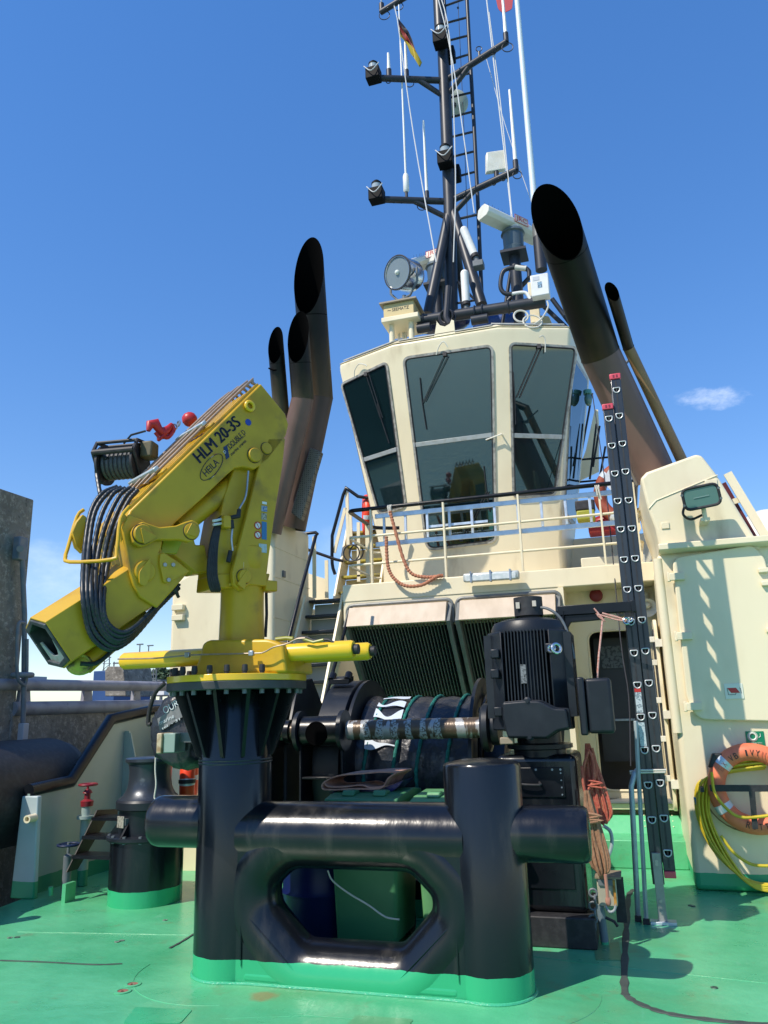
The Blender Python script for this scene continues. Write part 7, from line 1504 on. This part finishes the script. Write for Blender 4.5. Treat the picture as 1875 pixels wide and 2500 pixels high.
sheet([PY(x, y, 5.80) for x, y in [(940, 1920), (905, 1923), (880, 1917), (840, 1921), (805, 1921), (793, 1914), (800, 1904), (830, 1893), (880, 1889), (930, 1885), (968, 1886)]], .3, .005, brownm, 'fold', t, 5.8, Vector((0.03, .32, .0)))
sheet([PY(x, y, 5.79) for x, y in [(965, 1888), (948, 1900), (935, 1920), (915, 1926), (860, 1926), (820, 1928), (790, 1927), (786, 1917), (793, 1908)]], .3, .005, brownm, 'fold', t, 5.8, Vector((0.03, .33, 0)))
o = build('blue_tarp', MB().prism(rnd([PY(x, y, 5.85) for x, y in [(800, 1936), (900, 1934), (950, 1938), (975, 1918), (985, 1905), (960, 1915), (930, 1926)]], .01), (0, .3, 0)), mat('navy_sheet', (.01, .012, .10), .35, base2=(.008, .01, .05), scale=8, bump=.004, bscale=20), bevel=.01); tag(o, 'dark blue plastic sheet under the brown folded mat', 'sheet')

# ================================================================= CAPSTAN
q = PZ(340, 2222); cc = Vector((-4.43, 6.72, 0)); cp_ = thing('capstan', cc, 'black upright capstan with flared drum and green foot at left', 'capstan')
build('base', MB().lathe([(.33, 0), (.33, .54), (.32, .54)], cc, 64), black, cp_)
build('base_flange', MB().lathe([(.36, .54), (.37, .55), (.37, .575), (.355, .58), (.28, .585)], cc, 64), motorm, cp_)
build('gear_body', MB().lathe([(.265, .58), (.265, .80), (.27, .81)], cc, 56), motorm, cp_)
build('skirt', MB().lathe([(.285, .80), (.30, .81), (.30, .87), (.285, .89)], cc, 56), motorm, cp_)
build('drum', MB().lathe([(.285, .885), (.235, .93), (.205, .99), (.195, 1.06), (.195, 1.14), (.205, 1.20), (.235, 1.225), (.235, 1.25), (.22, 1.258), (.01, 1.258)], cc, 56), mat('worn_drum', (.035, .042, .052), .32, .3, base2=(.10, .11, .12), scale=9, thr=(.6, .75), coat=.1), cp_, angle=40)
for a in (200, 262, 320): d = Vector((math.cos(R(a)), math.sin(R(a)), 0)); qv = Vector((-d.y, d.x, 0))*.01; build('gusset', MB().prism([cc+d*.262+Z_*.582-qv, cc+d*.355+Z_*.582-qv, cc+d*.27+Z_*.70-qv, cc+d*.262+Z_*.70-qv], qv*2), black_up, cp_)
mb = MB()
for k in range(14): a = R(k*360/14+10); c = cc+Vector((.34*math.cos(a), .34*math.sin(a), .58)); mb.cyl(c, c+Z_*.015, .016, n=6); mb.cyl(c-Z_*.05, c-Z_*.035, .016, n=6)
build('bolts', mb, gray, cp_)
d = Vector((-.35, -.93, 0)).normalized(); s_ = Vector((-d.y, d.x, 0)); c = cc+d*.30+Z_*.71; build('name_plate', MB().obox(c, s_*.10, d*.01, Z_*.10), mat('plate_pale', (.35, .33, .27), .5, base2=(.15, .13, .1), scale=60), cp_, bevel=.003); build('plate_bracket', MB().obox(c-d*.03-s_*-.03, s_*.06, d*.04, Z_*.06), gray, cp_)
t = thing('small_fender', PX(440, 2110, -4.0), 'black round fender disc edge seen behind the capstan', 'fender'); c = Vector((-4.15, 7.4, .45)); build('disc', MB().lathe([(.30, 0), (.32, .04), (.32, .10), (.30, .14)], c, 48, axis=(1, .15, 0)), rubber, t)
o = build('hanging_cord', MB().tube([PY(x, y, 6.2) for x, y in [(380, 1845), (379, 1880), (381, 1915), (377, 1945), (380, 1952)]], .007, 8, smooth=4), ropew); tag(o, 'short white cord hanging in front of the capstan', 'cord')
# covered unit with lamp on the left of the crane post
cu = thing('covered_console', PY(420, 1760, 5.5), 'crane console under a black cover lettered marine beside the post', 'covered console')
pts = [(362, 1762), (372, 1740), (398, 1700), (440, 1685), (470, 1700), (480, 1780), (470, 1860), (440, 1880), (415, 1876), (385, 1855), (370, 1850), (362, 1810)]
P0 = [PY(x, y, 5.45) for x, y in pts]; c0 = sum(P0, Vector())/len(P0)
mb = MB(); bm = mb.bm; rows_ = []
for k, (yo, sc) in enumerate(((0, .80), (-.03+.06, .97), (.12, 1.04), (.25, 1.03), (.36, .94), (.42, .7))):
    rows_.append([bm.verts.new(c0+(p-c0)*sc*(1+.03*math.sin(i*2.3+k))+Y_*yo) for i, p in enumerate(rnd(P0, .03, 3))])
for a, b in zip(rows_, rows_[1:]):
    for i in range(len(a)): j = (i+1) % len(a); bm.faces.new((a[i], a[j], b[j], b[i]))
bm.faces.new(rows_[0][::-1]); bm.faces.new(rows_[-1]); build('cover', mb, canvas, cu, angle=70)
bl = [PY(x, y, 5.43) for x, y in [(384, 1755), (430, 1725), (452, 1716), (456, 1744), (430, 1760), (390, 1784)]]; build('pale_band', MB().prism(bl, (0, .01, 0)), mat('band_grey', (.22, .23, .24), .5, base2=(.15, .16, .17), scale=8), cu)
def tl(s, x0, y0, x1, y1, h, mt): a_, b_ = PY(x0, y0, 5.424), PY(x1, y1, 5.424); xd_ = (b_-a_).normalized(); text('lettering', s, a_, xd_, Y_.cross(xd_)*-1, h, mt, cu, (b_-a_).length)
tl('OUR', 402, 1744, 438, 1722, .055, mat('cover_white', (.6, .68, .72), .5)); tl('marine', 391, 1770, 426, 1752, .03, mat('cover_white', (.6, .6, .6))); tl('tel. - 31', 396, 1782, 440, 1758, .02, mat('cover_white', (.6, .6, .6)))
build('cable_arch', MB().tube([PY(x, y, 5.35) for x, y in [(402, 1668), (380, 1690), (366, 1730), (362, 1765), (368, 1768)]], .017, 10, smooth=6), rubber, cu)
t = thing('work_lamp', PY(402, 1815, 5.3), 'square work lamp with pale green face on an arm by the crane post', 'lamp')
a, b = PY(397, 1838, 5.25), PY(428, 1790, 5.25); build('housing', MB().box((a.x, 5.25, a.z), (b.x, 5.40, b.z)), mat('lamp_green', (.24, .34, .30), .35), t, bevel=.006); build('bezel', MB().box((a.x-.045, 5.23, a.z-.005), (a.x+.0, 5.40, b.z+.003)), mat('lamp_rusty_cream', (.50, .42, .28), .5, base2=(.3, .2, .1), scale=20), t, bevel=.008); build('arm', MB().box((b.x, 5.32, (a.z+b.z)/2+.0), (b.x+.14, 5.38, b.z)), gray, t)
